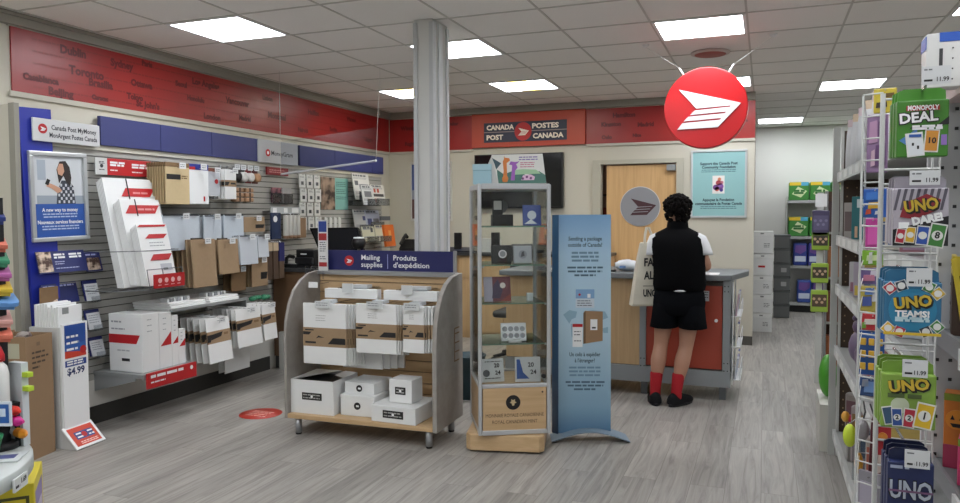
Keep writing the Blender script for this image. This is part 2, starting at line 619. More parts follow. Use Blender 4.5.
# ------------------------------------------------------------ red banners with city names
BANNER = speckle_mat('red_banner_print', '8c1a1c', 'a32824', 1.6, .35, .3, .75)
DARKRED = M('641417', .5)
t = thing('wall_banner', 'long red banner of city names along the top of the left wall', 'banner', (WALL, 3.51, 2.285), PI / 2)
L = BACK - 3.51 - .02
MB().box(0, L, -.012, 0, 0, .42, BANNER).build('panel', t)
MB().box(-.02, L, -.02, 0, -.035, 0, M('b9b5a8', .5)).box(-.02, L, -.016, 0, .42, .435, M('a19d92', .5)).build('rail', t)
tx = MB()
CITY = [('Toronto', 4.09, 2.50, .085), ('Brasilia', 4.21, 2.44, .075), ('Sydney', 4.41, 2.62, .075), ('Paris', 4.66, 2.67, .055), ('Ottawa', 4.60, 2.50, .07),
        ('Tokyo', 4.53, 2.39, .06), ("St. John's", 4.66, 2.345, .065), ('Beijing', 3.87, 2.325, .075), ('Casablanca', 3.72, 2.395, .06), ('Los Angeles', 5.33, 2.62, .07),
        ('Seoul', 5.03, 2.57, .06), ('Honolulu', 5.20, 2.47, .055), ('London', 5.40, 2.34, .07), ('Dublin', 3.98, 2.63, .08), ('Caracas', 4.2, 2.335, .045),
        ('Vancouver', 5.75, 2.52, .075), ('Madrid', 5.85, 2.38, .06), ('Lisbon', 6.2, 2.62, .06), ('Montreal', 6.35, 2.46, .08), ('Nairobi', 6.8, 2.37, .06),
        ('Halifax', 7.0, 2.58, .075), ('Berlin', 7.4, 2.44, .065), ('Warsaw', 7.8, 2.6, .06), ('Calgary', 8.2, 2.4, .075)]
for n, y, zz, s in CITY:
    tx.text(n, y - 3.51, zz - 2.285, s, DARKRED, y=-.0135, bold=.004)
for k in range(5):
    tx.lines(.15, L - .2, [.05 + .08 * k], .012, M('8a2522', .5), y=-.0132, rag=.1)
tx.build('lettering', t)
t = thing('wall_banner', 'red banner of city names on the back wall, left of the post office name sign', 'banner', (WALL + .02, BACK, 2.285))
MB().box(0, 1.17, -.012, 0, 0, .42, BANNER).build('panel', t)
MB().box(0, 1.17, -.02, 0, -.03, 0, M('b9b5a8', .5)).build('rail', t)
tx = MB()
for n, x, zz, s in (('Winnipeg', .3, .3, .07), ('Athens', .75, .2, .06), ('Regina', .3, .1, .06), ('Dakar', .9, .33, .06)):
    tx.text(n, x, zz, s, DARKRED, y=-.0135, bold=.004)
tx.build('lettering', t)
t = thing('wall_banner', 'red banner of city names on the back wall above the door and round sign', 'banner', (-2.0, BACK, 2.295))
MB().box(0, 1.885, -.012, 0, 0, .41, BANNER).build('panel', t)
MB().box(0, 1.885, -.02, 0, -.03, 0, M('b9b5a8', .5)).build('rail', t)
tx = MB()
for n, x, zz, s in (('Hamilton', .45, .32, .07), ('Kingston', .3, .22, .065), ('Oslo', .25, .07, .06), ('Madrid', .7, .2, .065), ('Nice', .6, .08, .05), ('Lima', 1.75, .2, .06), ('Perth', 1.7, .33, .06)):
    tx.text(n, x, zz, s, DARKRED, y=-.0135, bold=.004)
tx.build('lettering', t)

# post office name sign
t = thing('name_sign', 'orange sign with navy CANADA POST POSTES CANADA nameplate on the back wall', 'sign', (-3.44, BACK, 2.295))
MB().box(0, 1.44, -.05, -.001, 0, .415, M('b8432b', .45)).build('panel', t, bevel=.004)
def fit(mb):
    mb.v = [Vector((.165 + (v.x - .135) * .834, v.y, .06 + (v.z - .055) * .86)) for v in mb.v]
    return mb
nv = M('2a2e45', .5)
p = MB().box(.135, 1.40 - .0, -.056, -.05, .055, .195, nv).box(.135, 1.40, -.056, -.05, .205, .335, nv)
fit(p).build('nameplate', t)
fit(MB().box(.135, .62, -.057, -.05, .195, .205, M('9a8a8a', .5)).box(.86, 1.40, -.057, -.05, .195, .205, M('9a8a8a', .5))).build('rule', t)
CRM = M('efe6d8', .5)
tx = MB()
tx.text('CANADA', .39, .262, .095, CRM, y=-.0572, bold=.004, width=.43)
tx.text('POST', .305, .122, .095, CRM, y=-.0572, bold=.004, width=.26)
tx.text('POSTES', 1.08, .262, .095, CRM, y=-.0572, bold=.004, width=.40)
tx.text('CANADA', 1.12, .122, .095, CRM, y=-.0572, bold=.004, width=.46)
fit(tx).build('lettering', t)
e = MB().disc(.745, .195, .13, -.06, -.05, RED)
wing(e, .745, .195, .11, CRM, -.0605)
fit(e).build('emblem', t)

# ------------------------------------------------------------ door, picture, television, posters on the back wall
fr = MB()
CAS = M('b4b1a2', .6)
fr.box(-1.915, -1.82, BACK - .025, BACK, 0, 2.10, CAS).box(-.95, -.87, BACK - .025, BACK, 0, 2.10, CAS).box(-1.82, -.95, BACK - .025, BACK, 2.05, 2.10, CAS)
struct(fr, 'trim_7')
d = MB().box(-1.755, -.955, BACK + .02, BACK + .06, .01, 2.035, wood_mat('door_maple', 'c79e6a', 'd8b17c', 'Z', .7))
door = struct(d, 'door_1')
hd = MB().box(-1.735, -1.705, BACK + .012, BACK + .02, 1.02, 1.34, STEEL).tube([(-1.72, BACK + .015, 1.30), (-1.72, BACK - .03, 1.30), (-1.72, BACK - .03, 1.06), (-1.72, BACK + .015, 1.06)], .011, STEEL)
hd.build('door_handle', door)
MB().box(-1.06, -.96, BACK - .03, BACK + .02, 1.96, 2.03, GREYPAINT).build('door_closer', door, bevel=.005)
sr = thing('storage_rack', 'dark storeroom rack glimpsed through the gap beside the open door', 'rack', (-1.9, 9.6, 0))
q = MB()
for zz in (.5, .9, 1.3, 1.7):
    q.box(-.25, .25, -.15, .15, zz, zz + .02, M('3a2a24', .6))
for xx in (-.24, .22):
    q.box(xx, xx + .02, -.15, -.13, 0, 2.0, M('3a2a24', .6))
q.build('frame', sr)
MB().box(-.2, .2, -.12, .1, 1.32, 1.55, M('7a2d25', .6)).box(-.2, .2, -.12, .1, .92, 1.15, M('5a3a30', .6)).build('carton', sr)
t = thing('door_emblem', 'round grey plaque with dark winged arrow emblem on the maple door', 'plaque', (-1.362, BACK + .018, 1.553))
MB().disc(0, 0, .225, -.008, 0, M('8f9095', .4, noise=.05, scale=4), 48).build('plate', t)
MB().disc(0, 0, .232, -.004, 0, M('cfcfd2', .4), 48).build('rim', t)
wing(MB(), .02, 0, .20, M('43232a', .5), -.0085).build('emblem', t)

t = thing('framed_print', 'pale framed blue print on the back wall half hidden behind the pillar', 'picture', (-4.31, BACK, 1.386))
q = MB()
for a, b, c, d_ in ((0, .58, 0, .03), (0, .58, .73, .76), (0, .018, .03, .73), (.562, .58, .03, .73)):
    q.box(a, b, -.03, 0, c, d_, M('c9c8c2', .5))
q.build('frame', t, bevel=.004)
q = MB().box(.018, .562, -.015, -.001, .03, .73, M('5d6880', .5))
q.box(.018, .3, -.0155, -.015, .03, .28, M('5b3a38', .6)).box(.018, .3, -.0155, -.015, .28, .4, M('8a8f9d', .6)).box(.018, .3, -.0155, -.015, .40, .73, M('3f5288', .6))
for k in range(16):
    q.box(.42, .562, -.016, -.015, .06 + k * .04, .08 + k * .04, M('a9b2c4', .6))
q.build('print', t)

t = thing('television', 'black flat television on the back wall behind the glass cabinet', 'television', (-3.40, BACK, 1.54))
MB().box(0, 1.135, -.07, -.02, 0, .668, M('0c0c0d', .3)).box(.3, .8, -.02, -.002, .15, .5, BLACK).build('case', t, bevel=.006)
MB().box(.015, 1.12, -.0715, -.07, .02, .653, M('07080a', .12)).build('screen', t)

t = thing('wall_poster', 'pale teal community foundation poster in a silver frame right of the door', 'poster', (-.792, BACK, 1.42))
q = MB()
for a, b, c, d_ in ((0, .6, 0, .022), (0, .6, .735, .757), (0, .022, .022, .735), (.578, .6, .022, .735)):
    q.box(a, b, -.022, 0, c, d_, M('c6cacb', .3, metal=.4))
q.build('frame', t)
q = MB().box(.022, .578, -.012, -.001, .022, .735, M('8fbcbd', .5))
q.build('sheet', t)
DK = M('1d3540', .5)
q = MB()
q.text('Support the Canada Post', .3, .605, .042, DK, y=-.0125, bold=.0015, width=.40)
q.text('Community Foundation', .3, .565, .042, DK, y=-.0125, bold=.0015, width=.36)
q.lines(.1, .5, [.535, .515], .009, M('4f7880', .6), y=-.0125, center=True)
q.text('Appuyez la Fondation', .3, .20, .042, DK, y=-.0125, bold=.0015, width=.34)
q.text('communautaire de Postes Canada', .3, .158, .042, DK, y=-.0125, bold=.0015, width=.50)
q.lines(.08, .52, [.125, .105], .009, M('4f7880', .6), y=-.0125, center=True)
q.build('lettering', t)
q = MB().box(.235, .365, -.013, -.012, .27, .47, M('e4e0dc', .6))
random.seed(3)
for c, x, zz, r_ in (('7c4a8c', .27, .34, .03), ('b04a55', .30, .39, .03), ('d98a6a', .31, .43, .02), ('8c5aa5', .32, .35, .035), ('c2605a', .285, .32, .025), ('5a4a9a', .33, .31, .02), ('c9798a', .335, .395, .018)):
    q.disc(x, zz, r_, -.0135, -.013, M(c, .6), 12)
q.build('picture', t)

# ------------------------------------------------------------ left slat wall: signs and posters
HB = M('33396f', .5)
def header(y0, y1, label):
    t = MB().box(.002, y1 - y0 - .002, -.03, 0, 0, .205, HB).build('blank_sign', None, (SLAT, y0, 1.962), (0, 0, PI / 2), bevel=.002)
    tag(t, label, 'panel', 'blue header panels of the slat wall')
header(3.97, 4.53, 'blue blank header panel nearest the camera, right of the white money service sign')
header(4.53, 5.10, 'second blue header panel from the left, above the kraft mailers')
header(5.10, 5.74, 'third blue header panel, left of the glossy white money transfer sign')
header(6.38, 7.03, 'blue header panel just right of the glossy white money transfer sign')
header(7.03, 7.85, 'blue header panel above the teal photo poster and newspapers')
header(7.85, 8.13, 'short last blue header panel by the back corner')
DG = M('2a2c33', .5)
t = wall_thing('header_sign', 'white sign with red roundel about a money account, above the blue end poster', 'sign', 3.44, 1.945)
MB().box(0, .51, -.045, -.03, 0, .148, M('c9cacb', .4)).box(.1, .4, -.03, 0, .04, .1, GREYPAINT).build('board', t, bevel=.003)
q = MB()
q.text('Canada Post MyMoney', .305, .095, .044, DG, y=-.0455, bold=.001, width=.35)
q.text('MonArgent Postes Canada', .30, .045, .044, DG, y=-.0455, bold=.001, width=.37)
q.build('lettering', t)
q = MB().disc(.068, .082, .032, -.0465, -.045, RED, 24)
wing(q, .068, .082, .028, WHITE, -.047)
q.build('emblem', t)
t = wall_thing('header_sign', 'glossy white money transfer sign between the blue header panels', 'sign', 5.70, 1.955)
MB().box(0, .62, -.045, -.03, 0, .215, M('b9bcbf', .18)).box(.1, .5, -.03, 0, .04, .1, GREYPAINT).build('board', t, bevel=.003)
q = MB().text('MoneyGram', .36, .095, .06, DG, y=-.0455, bold=.001, width=.34)
q.build('lettering', t)
MB().disc(.14, .095, .034, -.0465, -.045, RED, 24).disc(.14, .095, .016, -.0468, -.0465, WHITE, 16).build('emblem', t)

t = wall_thing('framed_poster', 'silver framed poster of a woman in a checked shirt looking at a phone', 'poster', 3.42, 1.295, roll=math.radians(-1.2))
q = MB()
for a, b, c, d_ in ((0, .43, 0, .028), (0, .43, .557, .585), (0, .028, .028, .557), (.402, .43, .028, .557)):
    q.box(a, b, -.045, -.022, c, d_, M('c3c6c8', .3, metal=.5))
q.build('frame', t, bevel=.004)
MB().box(.028, .402, -.03, -.022, .028, .557, M('cdd1d5', .4)).build('photo', t)
MB().box(.028, .402, -.0315, -.03, .028, .245, M('2c56a4', .4)).build('caption_panel', t)
q = MB()
for tx_, zz, s, wd in (('A new way to money', .205, .034, .27), ('Nouveaux services financiers', .125, .034, .34)):
    q.text(tx_, .215, zz, s, WHITE, y=-.032, bold=.0008, width=wd)
q.lines(.08, .35, [.178, .16], .008, M('b9c8e6', .5), y=-.032, center=True)
q.lines(.06, .37, [.098, .08], .008, M('b9c8e6', .5), y=-.032, center=True)
q.build('lettering', t)
q = MB()
hair, skin, chk = M('2b2220', .6), M('c99a80', .6), M('3a3f4a', .6)
q.poly([(.19, .245), (.2, .33), (.235, .40), (.29, .40), (.325, .36), (.335, .245)], -.0316, -.031, chk)
for i in range(7):
    for j in range(6):
        if (i + j) % 2 == 0:
            q.box(.205 + .018 * i, .219 + .018 * i, -.0318, -.0316, .25 + .022 * j, .268 + .022 * j, M('c9ccd2', .6))
q.poly([(.215, .38), (.2, .47), (.225, .525), (.27, .53), (.30, .49), (.31, .42), (.30, .36), (.27, .39), (.25, .43)], -.0319, -.0317, hair)
q.poly([(.212, .44), (.205, .475), (.222, .51), (.25, .51), (.258, .46), (.24, .43)], -.0322, -.032, skin)
q.poly([(.12, .36), (.16, .345), (.20, .315), (.235, .33), (.22, .35), (.17, .372), (.125, .385)], -.0322, -.032, skin)
q.poly([(.11, .375), (.135, .365), (.15, .40), (.128, .41)], -.0324, -.0322, BLACK)
q.box(.05, .4, -.0306, -.0302, .245, .3, M('9aa3ad', .6)).box(.06, .12, -.0308, -.0304, .4, .53, M('a8b2bd', .6))
q.build('figure', t)

t = wall_thing('shelf_sign', 'red strip sign with white end block on top of the leaning envelope rack', 'sign', 3.915, 1.755, -0.0)
q = MB().box(0, .10, -.035, -.028, 0, .118, M('c9cac8', .5)).box(.1, .505, -.035, -.028, 0, .118, RED).box(.02, .06, -.028, 0, .03, .08, GREYPAINT).box(.4, .44, -.028, 0, .03, .08, GREYPAINT)
q.build('board', t)
q = MB().lines(.03, .08, [.09, .08, .035], .006, DG, y=-.0355).disc(.052, .062, .014, -.036, -.0355, DG, 12)
q.lines(.125, .27, [.09, .072], .014, WHITE, y=-.0355).lines(.32, .48, [.085, .066], .014, WHITE, y=-.0355)
q.lines(.125, .19, [.035], .008, WHITE, y=-.0355).lines(.32, .42, [.03], .008, WHITE, y=-.0355)
q.build('lettering', t)

# ------------------------------------------------------------ blue leaflets at the left end
PH = speckle_mat('leaflet_photo', '4a3329', 'd9c2ad', 22, .5, .42, .6)
NV = M('222a63', .45)
def leaflet(y, z, w_, h_, label, photo=False, white=False, off=.02, wide=False):
    t = wall_thing('leaflet', label, 'leaflet', y, z, off, 'blue leaflets at the left end of the slat wall')
    T = Matrix.Rotation(math.radians(-14), 4, 'X')
    MB().box(0, w_, -.012, -.004, 0, h_, NV, T).build('booklet', t)
    q = MB()
    if wide:
        q.lines(.125, w_ * .6, [h_ * .83, h_ * .7], .013, WHITE, y=-.0125)
        q.lines(w_ * .66, w_ - .02, [h_ * .83, h_ * .7], .013, WHITE, y=-.0125)
        q.lines(.125, w_ * .55, [h_ * .5, h_ * .4], .006, M('a9b0d0', .5), y=-.0125)
        q.lines(.125, w_ - .03, [h_ * .2], .006, M('a9b0d0', .5), y=-.0125)
    elif not white:
        q.lines(.012, w_ - .012, [h_ * .86], .012, M('aab2dd', .5), y=-.0125)
    if q.v:
        q.v = [T @ v for v in q.v]
        q.build('lettering', t)
    if photo:
        MB().box(.0 if wide else .012, .105 if wide else w_ - .012, -.0128, -.012, .008, h_ * (.98 if wide else .7), PH, T).build('photo', t)
    if white:
        c = MB().box(.008, w_ - .004, -.018, -.014, -.005, h_ * .82, M('d3d6da', .5), T)
        c.lines(.02, w_ - .02, [h_ * k for k in (.68, .56, .44, .32)], .005, M('8a8f99', .5), y=-.0185)
        c.v = c.v[:8] + [T @ v for v in c.v[8:]]
        c.build('card', t)
        MB().box(w_ * .2, w_ * .8, -.045, -.002, -.02, -.014, PLASTIC, T).box(w_ * .2, w_ * .8, -.045, -.042, -.02, .02, PLASTIC, T).build('holder', t)
leaflet(3.43, 1.09, .36, .145, 'wide navy leaflet with a photo at its left, top row at the left end', photo=True, wide=True, off=.065)
leaflet(3.80, 1.08, .13, .135, 'small navy leaflet with a face photo, top row beside the wide one', photo=True, off=.05)
leaflet(3.46, .88, .11, .14, 'navy leaflet with a photo, half hidden behind the white carton stand', photo=True, off=.065)
leaflet(3.60, .88, .16, .14, 'plain navy leaflet in the second row, left of a white card')
leaflet(3.78, .88, .12, .14, 'white card over navy leaflet, upper one of the three at the left end', white=True, off=.05)
leaflet(3.65, .68, .12, .14, 'plain navy leaflet in the third row behind the carton stand')
leaflet(3.79, .68, .12, .135, 'white card over navy leaflet, middle one of the three', white=True, off=.05)
leaflet(3.65, .49, .12, .14, 'plain navy leaflet in the bottom row behind the carton stand')
leaflet(3.81, .49, .12, .13, 'white card over navy leaflet, lowest of the three, left of the white boxes', white=True, off=.05)

# ------------------------------------------------------------ leaning rack of large envelopes
def lean_stack(n, y0, y1, zt, zb, xt, xb, kind, desc, deco):
    """envelopes leaning outwards at the foot; front one printed"""
    ang = math.atan2(xb - xt, zt - zb)
    hgt = math.hypot(xb - xt, zt - zb)
    for k in range(n):
        t = thing(kind, desc + ', ' + ORD[k] + ' in its pile', 'envelope', (xb - .013 * k, y0, zb), PI / 2, 'white courier envelopes in the leaning rack')
        t.rotation_euler = (-ang, 0, PI / 2)
        e = MB().box(0, y1 - y0, -.004, .006, 0, hgt - .008 * k, CARD)
        e.build('sleeve', t, bevel=.002)
        if k == 0:
            deco(t, y1 - y0, hgt)
def band(q, x0, x1, z0, z1, sk, m=RED, y=-.0075):
    q.poly([(x0, z0), (x1 - sk, z0), (x1, z1), (x0 + sk, z1)], y, y + .001, m)
def deco_big(t, w_, h_):
    q = MB()
    band(q, w_ * .28, w_ * .92, h_ * .83, h_ * .91, .05)
    q.build('printed_band', t)
    MB().lines(w_ * .5, w_ * .8, [h_ * .865], .014, M('d98c8c', .5), y=-.0085).box(w_ * .41, w_ * .43, -.009, -.0075, h_ * .8, h_ - .0, INK).build('lettering', t)
def deco_med(t, w_, h_):
    q = MB()
    band(q, w_ * .08, w_ * .97, h_ * .83, h_ * .93, .05)
    q.poly([(w_ * .1, h_ * .3), (w_ * .3, h_ * .3), (w_ * .3, h_ * .39)], -.0075, -.0065, RED)
    q.build('printed_band', t)
    MB().lines(w_ * .4, w_ * .85, [h_ * .88], .014, M('d98c8c', .5), y=-.0085).box(w_ * .36, w_ * .385, -.009, -.0075, h_ * .8, h_, INK).build('lettering', t)
def deco_small(t, w_, h_):
    q = MB()
    band(q, w_ * .03, w_ * .98, h_ * .95, h_ * .985, .02)
    band(q, w_ * .2, w_ * .95, h_ * .76, h_ * .83, .04)
    band(q, w_ * .22, w_ * .98, h_ * .40, h_ * .50, .04)
    q.build('printed_band', t)
    q = MB().lines(w_ * .3, w_ * .8, [h_ * .69, h_ * .64, h_ * .56], .006, M('9a9da2', .5), y=-.0075)
    q.box(w_ * .52, w_ * .9, -.0076, -.0066, h_ * .23, h_ * .34, M('b9bcc2', .5)).box(w_ * .6, w_ * .75, -.008, -.0076, h_ * .24, h_ * .27, INK)
    q.build('lettering', t)
lean_stack(5, 3.90, 4.39, 1.73, .965, -4.30, -4.12, 'courier_envelope', 'largest red banded white courier envelope in the leaning rack', deco_big)
lean_stack(5, 3.95, 4.31, 1.58, .98, -4.20, -4.055, 'courier_envelope', 'middle sized red banded white courier envelope in the leaning rack', deco_med)
lean_stack(5, 3.98, 4.26, 1.405, .975, -4.085, -3.985, 'courier_envelope', 'smallest red banded white courier envelope in the leaning rack', deco_small)
t = thing('envelope_rack', 'wire rack with a red icon strip that holds the leaning courier envelopes', 'rack', (SLAT, 3.80, .95), PI / 2)
q = MB()
wire = M('6d7073', .4, metal=.6)
for zz, d_ in ((.0, .455), (.27, .40)):
    q.tube([(-.01, 0, zz), (-.01, -.26, zz), (.16, -d_, zz), (.49, -d_, zz), (.54, -.2, zz), (.54, 0, zz)], .003, wire, 6)
for xx in (.16, .3, .49):
    q.tube([(xx, -.455, 0), (xx, -.43, .14)], .003, wire, 6)
q.tube([(.16, -.43, .14), (.49, -.43, .14)], .003, wire, 6)
for xx in (.0, .08, .16, .24, .32, .40, .48, .53):
    q.tube([(xx, 0, 0), (xx, -.40 if xx > .1 else -.26, 0)], .0025, wire, 6)
q.build('wire_frame', t)
MB().box(.185, .475, -.466, -.460, .01, .105, RED).build('icon_strip', t)
q = MB()
for i in range(4):
    q.disc(.24 + i * .06, .062, .018, -.4668, -.466, M('e8b9b9', .5), 14)
    q.lines(.222 + i * .06, .258 + i * .06, [.03], .006, M('e8b9b9', .5), y=-.4665)
q.build('icons', t)

# ------------------------------------------------------------ hanging stacks
def hook(y, z, out, label):
    t = wall_thing('display_hook', label, 'hook', y, z, 0, 'wire display hooks with price tags')
    MB().tube([(0, 0, 0), (0, -out - .02, 0), (0, -out - .025, .012)], .003, CHROME, 6).tube([(0, 0, .02), (0, -out - .03, .02)], .002, CHROME, 6).box(-.015, .015, -.004, 0, -.012, .03, CHROME).build('wire', t)
    q = MB().box(-.033, .033, -out - .036, -out - .033, -.012, .034, M('d8dadb', .4))
    q.lines(-.025, .025, [.018, .004], .006, M('7d8084', .5), y=-out - .0365)
    q.build('price_tag', t)

def hang(n, y0, y1, z0, z1, xf, xb, kind, cat, desc, mat, deco=None, group=None, tilt=0.0, thick=.008, hookname=None, drop=0.0):
    """sheets hanging one behind the other along a hook, the front one dressed by deco"""
    for k in range(n):
        x = xf + (xb - xf) * k / max(1, n - 1)
        t = thing(kind, desc + (', ' + ORD[k] + ' on its hook' if n > 1 else ''), cat, (x, y0, z1 - drop * k), 0, group)
        t.rotation_euler = (-tilt, 0, PI / 2)
        MB().box(0, y1 - y0, -thick / 2, thick / 2, z0 - z1, 0, mat).build('sleeve', t, bevel=min(.002, thick * .3))
        if deco:
            deco(t, y1 - y0, z1 - z0, -thick / 2 - .0005, k)
    if hookname:
        hook((y0 + y1) / 2, z1 - .022, xf - SLAT + .02, hookname)

GK = 'kraft padded mailers on the upper hooks'
def d_kraft(t, w_, h_, y, k):
    if k == 0:
        q = MB().box(.01, w_ * .62, y - .001, y, -h_ * .38, -h_ * .25, INK).lines(w_ * .66, w_ * .95, [-h_ * .29, -h_ * .34], .01, KRAFT_D, y=y)
        q.build('printed_label', t)
    MB().box(0, w_, y - .001, .005, -.02, .012, KRAFT_D).build('hang_strip', t)
hang(8, 4.335, 4.58, 1.55, 1.85, -4.15, -4.32, 'padded_mailer', 'mailer', 'kraft padded mailer right of the red strip sign', KRAFT_L, d_kraft, GK, hookname='wire hook with white price tag above the kraft padded mailers')
def d_whitem(t, w_, h_, y, k):
    q = MB().box(0, w_, y - .001, .005, -.035, .01, BLUE).box(0, w_ * .3, y - .0015, y - .001, -.035, -.012, RED)
    q.build('hang_strip', t)
    if k == 0:
        MB().box(w_ * .72, w_ * .80, y - .001, y, -h_ * .93, -h_ * .80, RED).build('printed_mark', t)
hang(6, 4.58, 4.79, 1.555, 1.855, -4.15, -4.36, 'padded_mailer', 'mailer', 'white padded mailer with a blue and red top edge', PAPER, d_whitem, 'white padded mailers on the upper hooks', hookname='wire hook with white price tag above the white padded mailers')
def d_fan(t, w_, h_, y, k):
    MB().box(0, w_, y - .001, .005, -.02, .008, M('7c4a3a', .6)).build('hang_strip', t)
    if k == 0:
        MB().disc(w_ * .75, -h_ * .45, .02, y - .001, y, RED, 14).build('printed_mark', t)
hang(5, 4.81, 4.97, 1.62, 1.84, -4.19, -4.36, 'envelope_pack', 'mailer', 'pale grey photo mailer right of the white padded mailers', M('bfc3c8', .5), d_fan, 'pale photo mailers on the upper hooks', hookname='wire hook with tag above the pale photo mailers')
def d_cart(t, w_, h_, y, k):
    q = MB().box(0, w_, y - .001, .0, -h_ * .58, -h_ * .36, KRAFT)
    q.poly([(0, -h_ * .54), (w_ * .25, -h_ * .54), (w_ * .4, -h_ * .42), (0, -h_ * .42)], y - .002, y - .001, INK)
    q.box(w_ * .5, w_ * .9, y - .002, y - .001, -h_ * .50, -h_ * .44, INK)
    q.build('kraft_band', t)
hang(6, 4.985, 5.125, 1.60, 1.845, -4.15, -4.34, 'flat_carton', 'carton', 'small kraft banded white carton left of the tape', CARD, d_cart, 'small flat cartons on the upper hooks', hookname='wire hook with tag above the small flat cartons')
for i, (y, r_) in enumerate(((5.23, .045), (5.31, .05), (5.40, .045), (5.49, .045))):
    t = wall_thing('tape_pack', ('black', 'large black and white', 'red and white', 'black and red')[i] + ' blister pack of packing tape, ' + ('leftmost', 'second', 'third', 'rightmost')[i] + ' under the third blue header', 'tape', y, 1.745, .16, 'packing tape blisters under the blue header')
    MB().box(-.038, .038, -.003, .003, 0, .125, (BLACK, M('33302f', .5), M('7a2326', .5), M('5a2224', .5))[i]).build('backing_card', t)
    T = Matrix.Rotation(PI / 2, 4, 'X') @ Matrix.Identity(4)
    MB().lathe([(.018, 0), (r_ * .85, 0), (r_ * .85, .04), (.018, .04)], (BLACK, M('c9c9c4', .3), M('d2cfca', .3), M('b98f6a', .4))[i], n=20, T=Matrix.Translation((0, -.003, .052)) @ T).build('tape_roll', t)
    hook(y, 1.868, .15, 'wire hook of the ' + ('leftmost', 'second', 'third', 'rightmost')[i] + ' tape blister pack')
for i in range(2):
    for j in range(3):
        t = wall_thing('tape_pack', 'brown parcel tape roll, ' + ('upper', 'middle', 'lower')[j] + ' one in the ' + ('left', 'right')[i] + ' column under the tape blisters', 'tape', 5.275 + .135 * i, 1.685 - .042 * j, .14, 'brown tape rolls under the tape blisters')
        MB().box(-.055, .055, -.03, .03, -.018, .018, M('a98668', .5)).build('tape_roll', t, bevel=.01)
        MB().box(-.012, .012, -.031, -.03, -.018, .018, M('5d4a3c', .5)).build('label', t)
    t = wall_thing('display_hook', 'wire holder of the brown tape rolls, ' + ('left', 'right')[i] + ' column', 'hook', 5.275 + .135 * i, 1.58, 0, 'wire display hooks with price tags')
    MB().tube([(0, 0, 0), (0, -.17, 0)], .003, CHROME, 6).tube([(0, -.14, 0), (0, -.14, .13)], .0025, CHROME, 6).build('wire', t)
GB = 'grey bubble mailers on the middle row'
BUB = M('c3ccd5', .45, noise=.06, scale=60)
def d_bub(t, w_, h_, y, k):
    q = MB().tube([(.01, y - .004, -.004), (w_ - .01, y - .004, -.004)], .004, M('4a5058', .4), 6)
    q.build('clip_bar', t)
hang(4, 4.31, 4.70, 1.20, 1.47, -4.17, -4.32, 'bubble_mailer', 'mailer', 'wide grey bubble mailer on the middle row, left', BUB, d_bub, GB, hookname='wire hook with tag over the wide grey bubble mailers')
hang(4, 4.75, 4.955, 1.20, 1.465, -4.17, -4.32, 'bubble_mailer', 'mailer', 'narrow grey bubble mailer at the centre of the middle row', BUB, d_bub, GB, hookname='wire hook with tag over the narrow grey bubble mailers')
hang(4, 4.985, 5.235, 1.20, 1.47, -4.17, -4.32, 'bubble_mailer', 'mailer', 'grey bubble mailer at the right of the middle row', BUB, d_bub, GB, hookname='wire hook with tag over the right grey bubble mailers')
GK2 = 'large brown mailers on the lower row'
def d_kb(t, w_, h_, y, k):
    if k == 0:
        MB().box(w_ * .05, w_ * .5, -.004, .012, -.002, .012, M('3a2c20', .7)).build('tear_strip', t)
hang(6, 4.515, 4.775, .91, 1.28, -4.09, -4.33, 'padded_mailer', 'mailer', 'large brown kraft mailer on the lower row', KRAFT, d_kb, GK2, tilt=.06, thick=.014, hookname='wire hook with tag over the large brown mailers')
hang(6, 4.81, 5.05, .99, 1.27, -4.09, -4.33, 'padded_mailer', 'mailer', 'medium brown kraft mailer on the lower row', KRAFT, d_kb, GK2, tilt=.06, thick=.014, hookname='wire hook with tag over the medium brown mailers')
hang(4, 5.07, 5.30, 1.05, 1.295, -4.09, -4.28, 'bubble_mailer', 'mailer', 'pale bubble mailer on the lower row, right of the brown mailers', M('c2c8cf', .45), d_bub, 'pale bubble mailers on the lower row', tilt=.06, thick=.012, hookname='wire hook with tag over the pale bubble mailers')
hang(4, 5.31, 5.455, 1.10, 1.29, -4.09, -4.28, 'bubble_mailer', 'mailer', 'smallest pale bubble mailer at the end of the lower row', M('c2c8cf', .45), d_bub, 'pale bubble mailers on the lower row', tilt=.06, thick=.012, hookname='wire hook with tag over the smallest pale bubble mailers')
def d_kbox(t, w_, h_, y, k):
    if k == 0:
        MB().poly([(w_ * .55, -h_ * .75), (w_ * .92, -h_ * .75), (w_ * .98, -h_ * .5), (w_ * .55, -h_ * .5)], y - .001, y, INK).build('printed_mark', t)
hang(4, 5.26, 5.55, 1.32, 1.45, -4.19, -4.30, 'flat_carton', 'carton', 'brown flat carton with a black mark on the middle row', KRAFT, d_kbox, 'brown flat cartons', hookname='wire hook with tag over the brown flat cartons of the middle row')
hang(4, 5.32, 5.54, .84, 1.085, -4.16, -4.30, 'flat_carton', 'carton', 'brown flat carton with a black mark under the pale bubble mailers', KRAFT, d_kbox, 'brown flat cartons', hookname='wire hook with tag over the low brown flat cartons')
hang(2, 5.10, 5.29, .82, 1.02, -4.20, -4.28, 'flat_carton', 'carton', 'dark brown flat carton hanging behind the pale bubble mailers', KRAFT_D, None, 'brown flat cartons', hookname='wire hook holding the dark brown flat cartons')
